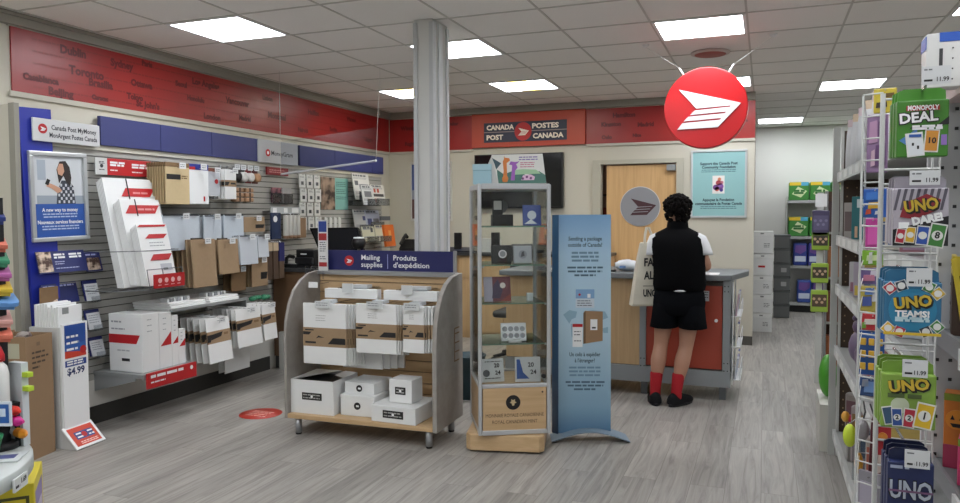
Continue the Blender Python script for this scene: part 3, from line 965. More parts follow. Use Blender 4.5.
for i, y in enumerate((5.62, 5.71, 5.80)):
    t = wall_thing('slim_box', ('dark brown slim box, left of three by the counter corner', 'dark brown slim box, middle of three by the counter corner', 'slim box with navy top, right of three by the counter corner')[i], 'box', y, .88, .15, 'slim boxes by the counter corner')
    MB().box(-.036, .036, -.06, .06, 0, .33, M('4f3d30', .6) if i < 2 else M('5d4a3a', .6)).build('body', t, bevel=.003)
    MB().box(-.038, .038, -.063, .05, .26 if i < 2 else .16, .335, M('b9a58a', .6) if i < 2 else M('23245a', .5)).build('sleeve', t)
    MB().tube([(-.0, .15, .345), (-.0, -.04, .345), (0, -.04, .33)], .003, CHROME, 6).build('hanger', t)

# ------------------------------------------------------------ shelf with white cartons, red sign
t = thing('wall_shelf', 'grey metal shelf at the foot of the slat wall under the white cartons', 'shelf', (SLAT, 3.88, .35), PI / 2)
q = MB().box(0, .5, -.45, 0, 0, .025, GREYPAINT).box(0, .5, -.455, -.45, -.012, .028, STEEL)
q.build('board', t)
for xx in (.005, .49):
    MB().polyx([(0, -.12), (0, 0), (-.38, 0), (-.38, -.02)], xx, xx + .004, GREYPAINT).build('bracket', t)
MB().box(.02, .49, -.47, -.457, -.075, .032, RED).build('red_sign', t)
MB().lines(.05, .36, [.005], .020, WHITE, y=-.4706, rag=.02).lines(.05, .2, [-.035], .01, WHITE, y=-.4706).disc(.44, .0, .015, -.4712, -.4706, WHITE, 14).build('lettering', t)
def courier_box(y0, y1, h_, x0, x1, label, tri, big=False):
    t = thing('courier_box', label, 'box', ((x0 + x1) / 2, y0, .376), 0, 'white courier boxes on the low wall shelf')
    w_ = x1 - x0
    MB().box(-w_ / 2, w_ / 2, 0, y1 - y0, 0, h_, CARD).build('carton', t, bevel=.003)
    q = MB()
    if big:
        q.poly([(-w_ / 2, .20), (w_ * .33, .20), (w_ * .44, .262), (-w_ / 2, .262)], -.001, 0, RED)
        q.lines(-w_ * .42, -w_ * .1, [.35], .012, M('9a9ca0', .5), y=-.001).lines(-w_ * .42, w_ * .0, [.30], .010, M('9a9ca0', .5), y=-.001)
        q.lines(-w_ * .25, w_ * .2, [.15], .010, M('b3b5b8', .5), y=-.001).box(-w_ * .12, w_ * .12, -.001, 0, .075, .095, INK)
    # the side towards the room carries a printed corner
    T = Matrix.Translation((w_ / 2, 0, 0)) @ Matrix.Rotation(PI / 2, 4, 'Z')
    d_ = y1 - y0
    if tri:
        q.poly([(d_ * .1, tri), (d_ * .95, tri), (d_ * .95, tri + d_ * .8)], -.001, 0, RED, T)
    q.build('print', t)
    q = MB().lines(d_ * .3, d_ * .6, [h_ * .9, h_ * .8, h_ * .7], .006, M('a4a6aa', .5), y=-.001)
    q.v = [T @ v for v in q.v]
    q.build('lettering', t)
courier_box(3.93, 4.085, .405, -4.30, -4.0, 'largest white courier box with a red band, left end of the low shelf', 0, True)
courier_box(4.087, 4.205, .395, -4.30, -4.0, 'second white courier box on the low shelf, red corner mark', .16)
courier_box(4.207, 4.27, .365, -4.30, -4.0, 'third narrower white courier box on the low shelf, small red mark', .16)
courier_box(4.272, 4.34, .255, -4.30, -4.0, 'shortest white courier box at the right end of the low shelf', .13)
# upper ledge with two shallow packs
t = thing('wall_shelf', 'narrow grey wire ledge above the hanging flat cartons', 'shelf', (SLAT, 4.20, .765), PI / 2)
MB().box(0, .86, -.40, -.39, 0, .022, GREYPAINT).box(0, .86, -.39, 0, 0, .004, GREYPAINT).build('board', t)
MB().box(.002, .01, -.39, 0, -.06, 0, GREYPAINT).build('bracket', t)
MB().box(.85, .858, -.39, 0, -.06, 0, GREYPAINT).build('bracket', t)
for i, (a, b) in enumerate(((4.225, 4.615), (4.635, 5.0))):
    for k in range(3):
        t = thing('flat_carton', ('white folded carton on the narrow ledge, left pile, ', 'white folded carton on the narrow ledge, right pile, ')[i] + ('lowest', 'middle', 'topmost')[k], 'carton', (-4.19 - .02 * k, a + .01 * k, .770 + .017 * k), PI / 2, 'folded cartons on the narrow ledge')
        MB().box(0, b - a - .02, -.18, .18, 0, .016, CARD).build('board', t, bevel=.003)
        if k == 2:
            q = MB()
            for xx in range(7):
                q.box(.06 + .035 * xx, .082 + .035 * xx, -.1, -.03, .016, .045, M('9fa3a6', .4) if xx % 2 else M('d6d8d9', .4))
            q.build('tab', t)
GF = 'flat cartons with kraft bands on the lowest row'
def d_flat(t, w_, h_, y, k):
    q = MB().box(0, w_, y - .001, .003, -h_ * .56, -h_ * .29, KRAFT)
    q.poly([(0, -h_ * .52), (w_ * .12, -h_ * .52), (w_ * .2, -h_ * .36), (0, -h_ * .36)], y - .002, y - .001, INK)
    q.poly([(w_ * .15, -h_ * .48), (w_ * .58, -h_ * .43), (w_ * .66, -h_ * .33), (w_ * .2, -h_ * .36)], y - .002, y - .001, INK)
    q.lines(w_ * .7, w_ * .9, [-h_ * .38], .018, KRAFT_D, y=y - .002)
    q.build('kraft_band', t)
hang(5, 4.525, 4.79, .325, .67, -3.98, -4.22, 'flat_carton', 'carton', 'large white flat carton with kraft band, lowest row left', CARD, d_flat, GF, tilt=.12, thick=.007, hookname='wire hook with tag over the large banded cartons')
hang(6, 4.87, 5.18, .39, .70, -3.98, -4.20, 'flat_carton', 'carton', 'medium white flat carton with kraft band, lowest row middle', CARD, d_flat, GF, tilt=.10, thick=.007, hookname='wire hook with tag over the medium banded cartons')
hang(5, 5.205, 5.385, .40, .71, -3.98, -4.16, 'flat_carton', 'carton', 'small white flat carton with kraft band, lowest row right', CARD, d_flat, GF, tilt=.10, thick=.007, hookname='wire hook with tag over the small banded cartons')
hang(2, 5.0, 5.32, .14, .36, -4.20, -4.26, 'flat_carton', 'carton', 'plain white carton low on the wall below the banded cartons', CARD, None, 'plain white cartons', hookname='wire hook low on the wall holding the plain white cartons')
t = wall_thing('tape_pack', 'green wrapped bundle at the right end of the narrow ledge', 'bundle', 5.26, .715, .27)
q = MB()
random.seed(5)
for k in range(6):
    q.ball((.03 + .045 * k, random.uniform(-.02, .02), .02 + random.uniform(0, .012)), (.034, .03, .022), M('2f7a5a', .5), 10)
q.build('wrap', t)
MB().tube([(.13, .27, .05), (.13, 0, .05), (.13, -.02, .035)], .003, CHROME, 6).build('hanger', t)

# ------------------------------------------------------------ slat wall behind the counter
t = wall_thing('shelf_sign', 'dark red strip sign under the glossy white sign', 'sign', 5.86, 1.85, 0)
MB().box(0, .33, -.02, 0, 0, .072, M('8a2a30', .5)).build('board', t)
MB().lines(.03, .3, [.045, .026], .01, M('c98a8a', .5), y=-.0205).build('lettering', t)
PH2 = speckle_mat('card_photo_print', '2a1c30', 'a9707a', 18, .5, .4, .65)
t = wall_thing('picture_card', 'dark purple picture card in a clear wall holder', 'card', 5.91, 1.585, .02)
MB().box(0, .155, -.006, 0, 0, .145, PH2).build('card', t)
MB().box(-.005, .16, -.02, -.018, -.005, .09, PLASTIC).box(-.005, .16, -.02, 0, -.008, -.005, PLASTIC).build('holder', t)
t = wall_thing('picture_card', 'pale grey card in a clear wall holder beside the purple one', 'card', 6.08, 1.585, .02)
MB().box(0, .15, -.006, 0, 0, .145, M('a5a3a4', .5, noise=.2, scale=25)).build('card', t)
MB().box(-.005, .155, -.02, -.018, -.005, .09, PLASTIC).box(-.005, .155, -.02, 0, -.008, -.005, PLASTIC).build('holder', t)
t = wall_thing('wall_shelf', 'clear acrylic ledge with price strips under the picture cards', 'shelf', 5.80, 1.50, 0)
MB().box(0, .48, -.09, 0, 0, .006, PLASTIC).box(0, .48, -.095, -.09, -.02, .045, M('b7bbbc', .3)).build('ledge', t)
MB().box(.03, .09, -.097, -.095, -.01, .035, WHITE).box(.2, .26, -.097, -.095, -.01, .035, WHITE).box(.33, .44, -.097, -.095, -.01, .035, WHITE).build('price_tag', t)
t = wall_thing('bag_pack', 'dark blue hanging pack with a white disc on the slat wall', 'pack', 5.79, 1.24, .1)
MB().box(0, .145, -.01, .01, 0, .25, M('23304f', .45)).build('pouch', t, bevel=.006)
MB().disc(.055, .19, .03, -.013, -.01, WHITE, 18).build('label', t)
MB().tube([(.07, .1, .235), (.07, -.03, .235)], .003, CHROME, 6).build('hanger', t)
for i in range(4):
    t = wall_thing('paper_roll', 'slim white tube hanging on the slat wall, ' + ('leftmost', 'second', 'third', 'rightmost')[i] + ' of four', 'tube', 6.02 + .066 * i, 1.24, .10, 'white tubes beside the dark blue pack')
    MB().lathe([(.024, 0), (.026, .003), (.026, .222), (.024, .225)], M('c5c3bd', .5), n=14).build('tube', t)
    MB().lathe([(.027, .0), (.027, .03)], M('8a6a50', .6), n=14).build('label', t)
    MB().tube([(0, .10, .235), (0, -.01, .235), (0, -.01, .22)], .003, CHROME, 6).build('hanger', t)
t = wall_thing('kraft_pack', 'brown paper pack hanging right of the white tubes', 'pack', 6.29, 1.24, .06)
MB().box(0, .12, -.008, .008, 0, .2, M('8f745a', .7)).build('pouch', t, bevel=.004)
MB().tube([(.06, .06, .19), (.06, -.03, .19)], .003, CHROME, 6).build('hanger', t)
ROWN = ('top', 'second', 'third', 'bottom')
for r_ in range(4):
    for c in range(3):
        t = wall_thing('stamp_pack', 'white stamp booklet pack, ' + ROWN[r_] + ' row, ' + ('left', 'middle', 'right')[c] + ' column of the pack grid', 'pack', 6.32 + .132 * c + (.02 if r_ % 2 else 0), 1.745 - .143 * r_, .05, 'white stamp packs in a grid on the slat wall')
        MB().box(0, .108, -.004, .004, 0, .132, M('cfd0cd', .4)).build('card', t)
        q = MB().lines(.02, .09, [.11, .1], .005, M('77797c', .5), y=-.0045).box(.035, .078, -.005, -.004, .025, .06, M('3a3c42', .5) if (r_ + c) % 2 else M('55585e', .5))
        q.build('print', t)
        MB().tube([(.054, .05, .125), (.054, -.02, .125)], .0025, CHROME, 6).build('hanger', t)
for c in range(4):
    t = wall_thing('stamp_pack', 'narrow white pack, ' + ('leftmost', 'second', 'third', 'rightmost')[c] + ' of four under the teal poster', 'pack', 6.78 + .09 * c, 1.33, .05, 'narrow white packs under the teal poster')
    MB().box(0, .05, -.004, .004, 0, .115, M('cfd0cd', .4)).build('card', t)
    MB().tube([(.025, .05, .11), (.025, -.02, .11)], .0025, CHROME, 6).build('hanger', t)
t = wall_thing('wall_poster', 'photo and teal text poster among the packs on the slat wall', 'poster', 6.77, 1.525, .0)
MB().box(0, .56, -.008, 0, 0, .345, M('7fb0a8', .5)).build('sheet', t)
MB().box(0, .285, -.0095, -.008, 0, .345, speckle_mat('poster_people_photo', '40332c', 'a08a78', 9, .5, .4, .62)).build('photo', t)
MB().lines(.31, .53, [.3, .28, .26, .22, .2, .18, .14, .12], .008, M('3f6b66', .5), y=-.0085).build('lettering', t)
NEWS = M('c9c9c6', .6)
def paper(name, label, cat, y, z, w_, h_, off, mat, pics, roll=0.0, group='newsletters and leaflets by the back corner'):
    t = wall_thing(name, label, cat, y, z, off, group)
    T = Matrix.Rotation(math.radians(-10), 4, 'X')
    MB().box(0, w_, -.004, .004, 0, h_, mat, T).build('sheet', t)
    q = MB().lines(.02, w_ - .02, [h_ * .92], .02, M('5a5d64', .5), y=-.0045, rag=.3)
    q.lines(.02, w_ - .02, [h_ * k for k in (.84, .8, .3, .26, .22, .1)], .006, M('8c8f95', .5), y=-.0045)
    for a, b, c, d_, col in pics:
        q.box(a * w_, b * w_, -.005, -.004, c * h_, d_ * h_, M(col, .5))
    q.v = [T @ v for v in q.v]
    q.build('print', t)
    h = MB().box(0, w_, -.05, .0, -.01, -.006, PLASTIC).box(0, w_, -.052, -.05, -.01, h_ * .3, PLASTIC)
    h.box(w_ * .3, w_ * .7, 0, off, .0, .05, PLASTIC)
    h.build('holder', t)
paper('newspaper', 'grey newsletter in the upper left pocket by the back corner', 'newspaper', 7.30, 1.64, .37, .30, .12, NEWS, ((.1, .3, .55, .72, '55585e'), (.35, .9, .4, .6, '77797e')))
paper('newspaper', 'grey newsletter in front, centre pocket by the back corner', 'newspaper', 7.27, 1.58, .26, .22, .24, M('bfc1c2', .6), ((.2, .8, .4, .7, '6a6d74'),))
paper('newspaper', 'white leaflet with red slashes in the right pocket by the back corner', 'leaflet', 7.55, 1.585, .32, .235, .20, M('cdcbc6', .6), ((.2, .35, .6, .8, 'a8402f'), (.45, .6, .6, .8, 'a8402f'), (.15, .9, .4, .54, '3a3a3e'), (.2, .3, .1, .3, 'b05a4a')))
paper('leaflet', 'white leaflet in the lower left pocket by the back corner', 'leaflet', 7.30, 1.28, .32, .25, .12, NEWS, ((.6, .8, .5, .7, '4a4f7a'),))
paper('leaflet', 'bluish leaflet in the lower right pocket by the back corner', 'leaflet', 7.55, 1.33, .33, .19, .12, M('b2b7c6', .6), ((.1, .4, .1, .5, '4a4f7a'), (.5, .9, .2, .5, '77797e')))
paper('leaflet', 'cream leaflet standing low in front, left one by the orange folder', 'leaflet', 7.33, 1.17, .27, .165, .20, M('c8c6ae', .6), ((.7, .9, .6, .9, '3a3a3e'),))
paper('leaflet', 'cream leaflet standing low in front, right one by the orange folder', 'leaflet', 7.63, 1.165, .28, .185, .20, M('c8c6ae', .6), ((.7, .9, .6, .9, '3a3a3e'),))
t = wall_thing('document_folder', 'bright orange folder standing by the back corner', 'folder', 7.80, 1.09, .22)
MB().box(0, .24, -.02, .01, 0, .26, M('d9691c', .45), Matrix.Rotation(math.radians(-8), 4, 'X')).build('cover', t, bevel=.003)
MB().box(.09, .15, -.022, -.02, .12, .19, M('e8a05a', .5), Matrix.Rotation(math.radians(-8), 4, 'X')).build('label', t)
MB().box(.05, .2, -.045, .18, -.012, -.002, PLASTIC).build('holder', t)
t = wall_thing('label_holder', 'small dark label holder above the orange folder', 'holder', 7.78, 1.40, .16)
MB().box(0, .25, -.01, .0, 0, .05, M('55585c', .4)).box(.1, .15, 0, .16, .015, .035, M('55585c', .4)).build('plate', t)

# ------------------------------------------------------------ pillar and hanging things
pl = MB()
PC = M('cfcfcc', .55)
pl.box(-2.26, -2.12, 4.66, 4.91, 0, H, PC)
for x0, x1 in ((-2.263, -2.235), (-2.145, -2.117)):
    pl.box(x0, x1, 4.652, 4.66, 0, H - .02, M('bfc1c3', .4))
for y0, y1 in ((4.655, 4.69), (4.74, 4.80), (4.88, 4.91)):
    pl.box(-2.12, -2.108, y0, y1, 0, H - .02, M('dadcde', .35))
struct(pl, 'pillar')

t = thing('hanging_sign', 'big round red hanging sign with a white winged arrow', 'sign', (-.437, 6.0, 2.27))
MB().disc(0, 0, .308, -.05, .04, M('b5161c', .3), 64).build('disc', t, bevel=.008)
e = MB()
for i, f in enumerate([[(-.63, .47), (.83, .07), (.60, .02), (-.21, -.015)], [(-.24, -.06), (.60, -.01), (.52, -.12), (-.36, -.165)],
          [(-.40, -.205), (.50, -.16), (.42, -.27), (-.51, -.315)], [(-.54, -.355), (.40, -.31), (.30, -.49), (-.66, -.51)], [(.83, .07), (.30, -.49), (.22, -.49), (.60, .02)]]):
    e.poly([(x * .31, z * .31) for x, z in reversed(f)], -.058 - .0002 * i, -.05, M('dcdde0', .35))
e.build('emblem', t)
q = MB()
for sx, hx in ((-1, -.46), (1, .475)):
    q.tube([(sx * .16, -.005, .255), (sx * .20, -.005, .32)], .008, WHITE, 8)
    q.tube([(sx * .20, -.005, .32), (hx, 0, H - 2.27 - .015)], .0012, M('d0d0cc', .4), 6)
    q.lathe([(.03, H - 2.27), (.028, H - 2.275), (.012, H - 2.29)], WHITE, c=(hx, 0, 0), n=14)
q.build('hanging_cable', t)
t = thing('acrylic_shield', 'clear acrylic shield panel hung on wires above the left end of the counter', 'shield', (-3.30, 6.0, 1.955))
d_ = Vector((-.85, -.25, -.115))
q = MB()
q.tube([(0, 0, 0), tuple(d_)], .010, glass_mat('shield_edge', 'f6f7f9', rough=.2, milk=.45), 6)
q.build('edge_strip', t)
q = MB().add([(0, 0, 0), tuple(d_), tuple(d_ + Vector((0, 0, .30))), (0, 0, .30)], [(0, 1, 2, 3)], PLASTIC)
q.add([(0, .004, 0), tuple(d_ + Vector((0, .004, 0))), tuple(d_ + Vector((0, .004, .30))), (0, .004, .30)], [(3, 2, 1, 0)], PLASTIC)
q.build('panel', t)
q = MB().tube([(0, 0, .02), (.05, 0, H - 1.955)], .002, M('c9c9c4', .4), 6).tube([tuple(d_ + Vector((0, 0, .02))), tuple(d_ + Vector((0, 0, H - 1.955 + .1)))], .002, M('c9c9c4', .4), 6)
q.ball((0, -.005, .0), .011, WHITE, 10)
q.build('hanging_wire', t)

# ------------------------------------------------------------ cartons and stands standing on the floor at left

t = thing('carton_stand', 'tall white carton stand with a 4.99 price card and slanted foot card', 'stand', (-4.105, 3.375, 0), math.radians(95))
GW = M('c9c9c7', .55)
SW, SD, SH_ = .216, .235, .765
MB().box(0, SW, 0, .012, 0, SH_, GW).box(0, SW, SD - .012, SD, 0, SH_, GW).box(0, .012, .012, SD - .012, 0, SH_, GW).box(SW - .012, SW, .012, SD - .012, 0, SH_, GW).build('bin', t, bevel=.002)
q = MB().box(.01, SW - .004, -.012, 0, .12, .785, WHITE)
q.box(.028, SW - .02, -.0135, -.012, .655, .775, M('244a94', .4)).box(.028, SW - .02, -.0135, -.012, .51, .55, M('27428c', .4))
q.poly([(.028, .60), (.13, .57), (SW - .02, .60), (SW - .02, .655), (.028, .655)], -.0138, -.012, M('2b5aa5', .4))
q.poly([(.028, .565), (SW - .02, .565), (SW - .02, .585), (.13, .60), (.028, .612)], -.0142, -.012, M('c8432f', .4))
q.disc(.172, .605, .026, -.0148, -.014, RED, 20)
q.build('price_card', t)
q = MB().text('$4.99', SW / 2 + .003, .475, .06, M('20305f', .5), y=-.0128, bold=.002, width=.14).lines(.04, SW - .03, [.54, .524], .01, WHITE, y=-.0142)
q.lines(.04, .14, [.70, .66, .62], .014, WHITE, y=-.0145)
q.build('lettering', t)
MB().polyx([(0, .0), (0, .12), (-.115, .0)], 0, SW, GW).build('foot', t)
T = Matrix.Translation((0, -.117, .003)) @ Matrix.Rotation(math.radians(-44), 4, 'X')
MB().box(-.01, SW + .01, -.008, 0, 0, .168, WHITE, T).box(.01, SW - .01, -.0095, -.008, .015, .15, M('c9432e', .4), T).box(.04, .18, -.0105, -.0095, .06, .115, M('3a4a86', .4), T).disc(.109, .087, .02, -.0112, -.0105, RED, 18, T=T).build('foot_card', t)
q = MB().lines(.05, .10, [.10, .075], .010, WHITE, y=-.0108).lines(.14, .185, [.10, .075], .010, WHITE, y=-.0108).lines(.05, .19, [.04, .028], .006, M('f0c9c0', .5), y=-.0100)
q.v = [T @ v for v in q.v]
q.build('foot_lettering', t)
SF = Matrix.Translation((-4.105, 3.375, 0)) @ Matrix.Rotation(math.radians(95), 4, 'Z')
MB().box(.012, SW - .012, .012, SD - .012, 0, .02, GW).build('floor_panel', t)
for k in range(9):
    o = thing('mailing_carton', 'white folded mailing carton in the tall stand, ' + ('front', 'second', 'third', 'fourth', 'fifth', 'sixth', 'seventh', 'eighth', 'rearmost')[k], 'carton', (0, 0, 0), 0, 'folded mailing cartons in the stand')
    o.matrix_basis = SF @ Matrix.Translation((.014, .016 + .0215 * k, .02))
    hh = (.875, .87, .885, .87, .89, .895, .89, .88, .885)[k]
    MB().box(0, .188, 0, .017, 0, hh, WHITE).build('board', o, bevel=.003)
    if k % 3 == 0:
        MB().box(.03, .08, -.001, 0, hh - .05, hh - .01, GREYPAINT).build('label', o)
for k in range(2):
    o = thing('kraft_carton', ('wide brown folded carton sticking up at the back of the tall stand', 'narrow brown folded carton behind the wide one in the tall stand')[k], 'carton', (0, 0, 0), 0, 'brown cartons in the stand')
    o.matrix_basis = SF @ Matrix.Translation((.065, .2105 + .005 * k, .02))
    MB().box(.0 + .03 * k, .145 - .02 * k, 0, .004, 0, .985 - .03 * k, KRAFT_D).build('board', o)

t = thing('brown_box', 'tall open brown cardboard box of loose packaging, beside the white stand', 'box', (-4.065, 3.115, 0), math.radians(103))
q = MB()
KB = M('93775a', .8, noise=.05, scale=20)
W_, D_, HH = .225, .26, .745
q.box(0, W_, 0, .006, 0, HH, KB).box(0, W_, D_ - .006, D_, 0, HH + .012, KB).box(0, .006, .006, D_ - .006, 0, HH + .005, KB).box(W_ - .006, W_, .006, D_ - .006, 0, HH, KB).box(.006, W_ - .006, .006, D_ - .006, 0, .01, KB)
q.build('carton', t)
q = MB().lines(.05, .2, [.645, .615, .585], .012, M('4a3a2c', .6), y=-.001, rag=.3).lines(.05, .12, [.555], .012, M('4a3a2c', .6), y=-.001).lines(.09, .12, [.70, .69], .012, M('7a624a', .6), y=-.001)
q.build('handwriting', t)
q = MB()
for z0, z1, y0, y1 in ((.62, .71, .04, .2), (.49, .59, .05, .2)):
    q.box(-.0015, 0, y0, y1, z0, z1, M('b3b09a', .5))
q.build('label', t)
random.seed(11)
q = MB()
for k in range(16):
    a, b = random.uniform(.03, .2), random.uniform(.03, .23)
    c = random.choice(('6a5a52', '8a827c', '4a3c36', 'a59a90', '7a6a6a'))
    q.ball((a, b, HH - .03 + random.uniform(-.02, .025)), (random.uniform(.03, .05), random.uniform(.02, .04), .025), M(c, .35), 8)
tag(q.build('packaging_scraps', None, (-4.065, 3.115, 0), (0, 0, math.radians(103)), kind='stuff'), 'crumpled clear and brown packaging filling the tall brown box', 'scraps')

# ------------------------------------------------------------ round table display at the left edge
t = thing('round_table', 'pale round display table cut off by the lower left corner', 'table', (-2.422, 1.32, 0))
MB().lathe([(.43, .672), (.438, .676), (.438, .716), (.434, .72)], M('b9bfbd', .35, noise=.04, scale=20), n=64).build('tabletop', t)
MB().lathe([(.25, 0), (.25, .03), (.05, .05), (.04, .06), (.04, .66), (.15, .672)], M('2a2a2b', .5), n=32).build('pedestal', t)
T = Matrix.Rotation(math.radians(118), 4, 'Z')
q = MB().box(-.045, .035, -.447, -.441, .665, .703, M('d5d8d6', .4), T)
q.build('price_tag', t)
q = MB().text('1.69', .008, .688, .02, INK, y=-.4475, bold=.001).lines(-.04, -.012, [.678], .008, INK, y=-.4475)
q.v = [T @ v for v in q.v]
q.build('price_lettering', t)
t = thing('yellow_box', 'yellow printed box standing beside the rim of the round table', 'box', (-2.385, 1.686, 0), math.radians(46))
YB = M('d6c52e', .45)
MB().box(0, .125, 0, .255, .0, .56, YB).build('carton', t, bevel=.003)
q = MB().box(.02, .11, -.001, 0, .43, .52, M('4a4a28', .5)).box(.03, .10, -.0015, -.001, .44, .51, YB).lines(.03, .1, [.38, .34], .02, M('3a3a22', .5), y=-.001)
T = Matrix.Translation((.125, 0, 0)) @ Matrix.Rotation(PI / 2, 4, 'Z')
q.box(.03, .22, -.001, 0, .30, .52, M('8c7fb0', .5), T).box(.06, .19, -.002, 0, .36, .46, M('c9c0d2', .5), T).box(.14, .25, -.0015, 0, .1, .28, M('b04a3a', .5), T)
q.box(.03, .10, .03, .22, .56, .561, M('77709c', .5))
for k in range(5):
    q.box(.035, .095, .05 + .035 * k, .065 + .035 * k, .561, .5615, M('d9d3c9', .5))
q.build('print', t)
# craft sheet stand
t = thing('sheet_stand', 'black post stand of craft sheets at the left edge on the round table', 'stand', (-2.275, 1.65, .72))
MB().box(-.03, .018, -.02, .02, .02, .80, M('17171a', .5)).lathe([(.05, 0), (.05, .02)], M('17171a', .5), n=24).build('post', t)
TIER = [('navy', '2a3a78', 1.452, -2.219), ('coral pink', 'cf6f5a', 1.365, -2.214), ('sea green', '3f8f6a', 1.317, -2.208), ('mauve', 'b0609c', 1.274, -2.201), ('yellow', 'd8b83a', 1.227, -2.199), ('sky blue', '5f8fc8', 1.185, -2.183), ('pale pink', 'd9a39a', 1.128, -2.203), ('salmon', 'd4735c', 1.082, -2.206)]
for nm, c, z, tip in TIER:
    o = thing('craft_sheet', nm + ' craft sheet pile fanning out at the left edge', 'sheets', (tip, 1.65, z), 0, 'craft sheet piles on the black post stand')
    o.rotation_euler = (math.radians(5), math.radians(10), math.radians(8))
    tipx = [(0, 0)] if nm != 'sky blue' else [(-.012, -.02), (-.003, -.008), (0, 0), (-.004, .01), (-.012, .02)]
    MB().polyz([(-.11, -.09)] + tipx + [(-.11, .09), (-.2, 0)], -.007, .007, M(c, .7)).polyz([(-.11, -.085), (-.008, 0), (-.11, .085), (-.19, 0)], -.019, -.007, M(c, .7)).build('sheets', o, bevel=.002)
    MB().box(-.095, -.055, -.03, .03, -.024, -.0195, BLACK).build('tier_clip', o)
# small craft things on the table
t = thing('craft_riser', 'low black riser of craft supplies on the round table at the left edge', 'rack', (-2.30, 1.62, .72))
MB().box(-.08, .065, -.09, .07, .135, .145, BLACK).box(-.08, -.07, -.09, .07, 0, .135, BLACK).box(.055, .063, .055, .07, 0, .135, BLACK).box(.055, .063, -.09, -.075, 0, .135, BLACK).build('frame', t)
t = thing('glue_bottle', 'white glue bottle with a red cap at the left edge', 'bottle', (-2.250, 1.63, .866))
MB().lathe([(.0, 0), (.034, 0), (.036, .008), (.036, .10), (.03, .125), (.016, .137), (.016, .15)], M('dcdcd8', .35), n=24, sy=.7).build('bottle', t)
MB().lathe([(.019, .14), (.019, .16), (.010, .185), (.004, .195)], M('c01f2a', .35), n=20).build('cap', t)
MB().box(-.03, .03, -.0285, -.0258, .01, .085, M('2f66a8', .45)).box(-.01, .025, -.029, -.0285, .06, .08, M('4fae4a', .45)).build('label', t)
def marker(label, c, x, y, z, ang, r_=.014):
    o = thing('marker', label, 'marker', (x, y, z), math.radians(ang), 'coloured markers at the left edge')
    MB().tube([(-.13, 0, 0), (-.04, 0, 0)], r_ * .8, M('c9c9c9', .4), 12).build('barrel', o)
    MB().tube([(-.055, 0, 0), (-.02, 0, 0)], r_, M(c, .35), 12).tube([(-.02, 0, 0), (0, 0, 0)], r_, M(c, .35), 12, r1=r_ * .3).build('cap', o)
marker('red capped marker pointing right below the glue bottle', 'd8352a', -2.180, 1.645, .848, -5, .015)
marker('teal capped marker pointing right, under the red one', '35a3a8', -2.215, 1.65, .826, -5, .013)
marker('magenta capped marker pointing right, above the orange one', 'd0228a', -2.172, 1.65, .815, 5, .016)
marker('orange capped marker pointing right, lowest at the left edge', 'e0912a', -2.175, 1.66, .770, -12, .015)
t = thing('sticker_packet', 'blue and white packet below the glue bottle at the left edge', 'packet', (-2.165, 1.585, .86), math.radians(20))
MB().box(-.06, .02, -.004, .004, -.04, .035, M('cfd6de', .4)).build('card', t)
MB().box(-.055, .015, -.005, -.004, -.03, .028, M('2458a0', .4)).box(-.045, .005, -.0055, -.005, -.01, .015, M('c9d6e6', .4)).build('print', t)
t = thing('green_tub', 'small green tub on the round table at the left edge', 'tub', (-2.235, 1.56, .72))
MB().lathe([(.04, 0), (.052, .05), (.054, .055), (.04, .056)], M('2f8a5a', .3), n=28).lathe([(.054, .055), (.056, .066), (.02, .07)], M('3b9a68', .3), n=28).build('tub', t)
t = thing('paper_slip', 'printed paper slip lying on the round table', 'slip', (-2.20, 1.56, .7215), math.radians(35))
MB().box(-.03, .09, -.05, .05, 0, .003, M('c9cfcf', .5)).build('sheet', t)
MB().box(-.02, .07, -.02, .02, .003, .0036, M('5a5f90', .5)).build('print', t)
t = thing('sticky_tabs', 'lime green sticky tabs beside the glue bottle', 'tabs', (-2.245, 1.70, .72))
MB().box(-.04, .02, -.012, .012, 0, .27, M('c9cfd2', .4)).build('dispenser', t)
MB().box(.02, .045, -.01, .01, .225, .24, M('b9d43a', .5)).box(.02, .047, -.01, .01, .18, .195, M('b9d43a', .5)).build('tab', t)

# ------------------------------------------------------------ floor sticker
t = MB().lathe([(.155, 0), (.155, .0012)], M('b83a2e', .4), n=48).lines(-.1, .1, [], .01, WHITE)
o = t.build('floor_sticker', None, (-3.46, 4.50, 0.0005))
tag(o, 'round red stand-here sticker on the floor left of the display unit', 'sticker')
q = MB().lines(-.09, .09, [.05, .02, -.02, -.06], .014, M('e0a59a', .5), y=0)
q.v = [Vector((v.x, v.z, .0016)) for v in q.v]
q.build('lettering', o)

# ------------------------------------------------------------ mailing supplies display unit
DU = (-2.92, 4.13, 0)
DR = math.radians(1.5)
t = thing('display_unit', 'freestanding grey display unit with a navy mailing supplies sign', 'display', DU, DR)
PAN = speckle_mat('grey_panel', '928d87', '9d9892', 14, .5)
# side outlines in (y, z)
prof = [(.0, .108), (.0, .66), (.012, .76), (.05, .87), (.11, .96), (.19, 1.02), (.29, 1.06), (.40, 1.072), (.46, 1.072), (.46, .108)]
MB().polyx(prof, -.062, -.04, PAN).build('side_panel', t, bevel=.004)
MB().polyx(prof, 1.01, 1.04, PAN).build('side_panel', t, bevel=.004)
q = MB().box(1.0405, 1.042, .30, .31, .50, .72, KRAFT_D)
for zz in (.50, .56, .62, .68, .715):
    q.box(1.0405, 1.042, .31, .39, zz, zz + .008, KRAFT_D)
q.build('side_notch', t)
MB().box(-.04, 1.01, .0, .46, .112, .142, MAPLE_X).build('base_shelf', t, bevel=.003)
q = MB()
z = .16
while z < 1.04:
    q.box(-.04, 1.01, .43, .445, z, z + .07, MAPLE_X)
    z += .0762
q.box(-.04, 1.01, .445, .455, .145, 1.06, M('6a5238', .6))
q.build('slat_back', t)
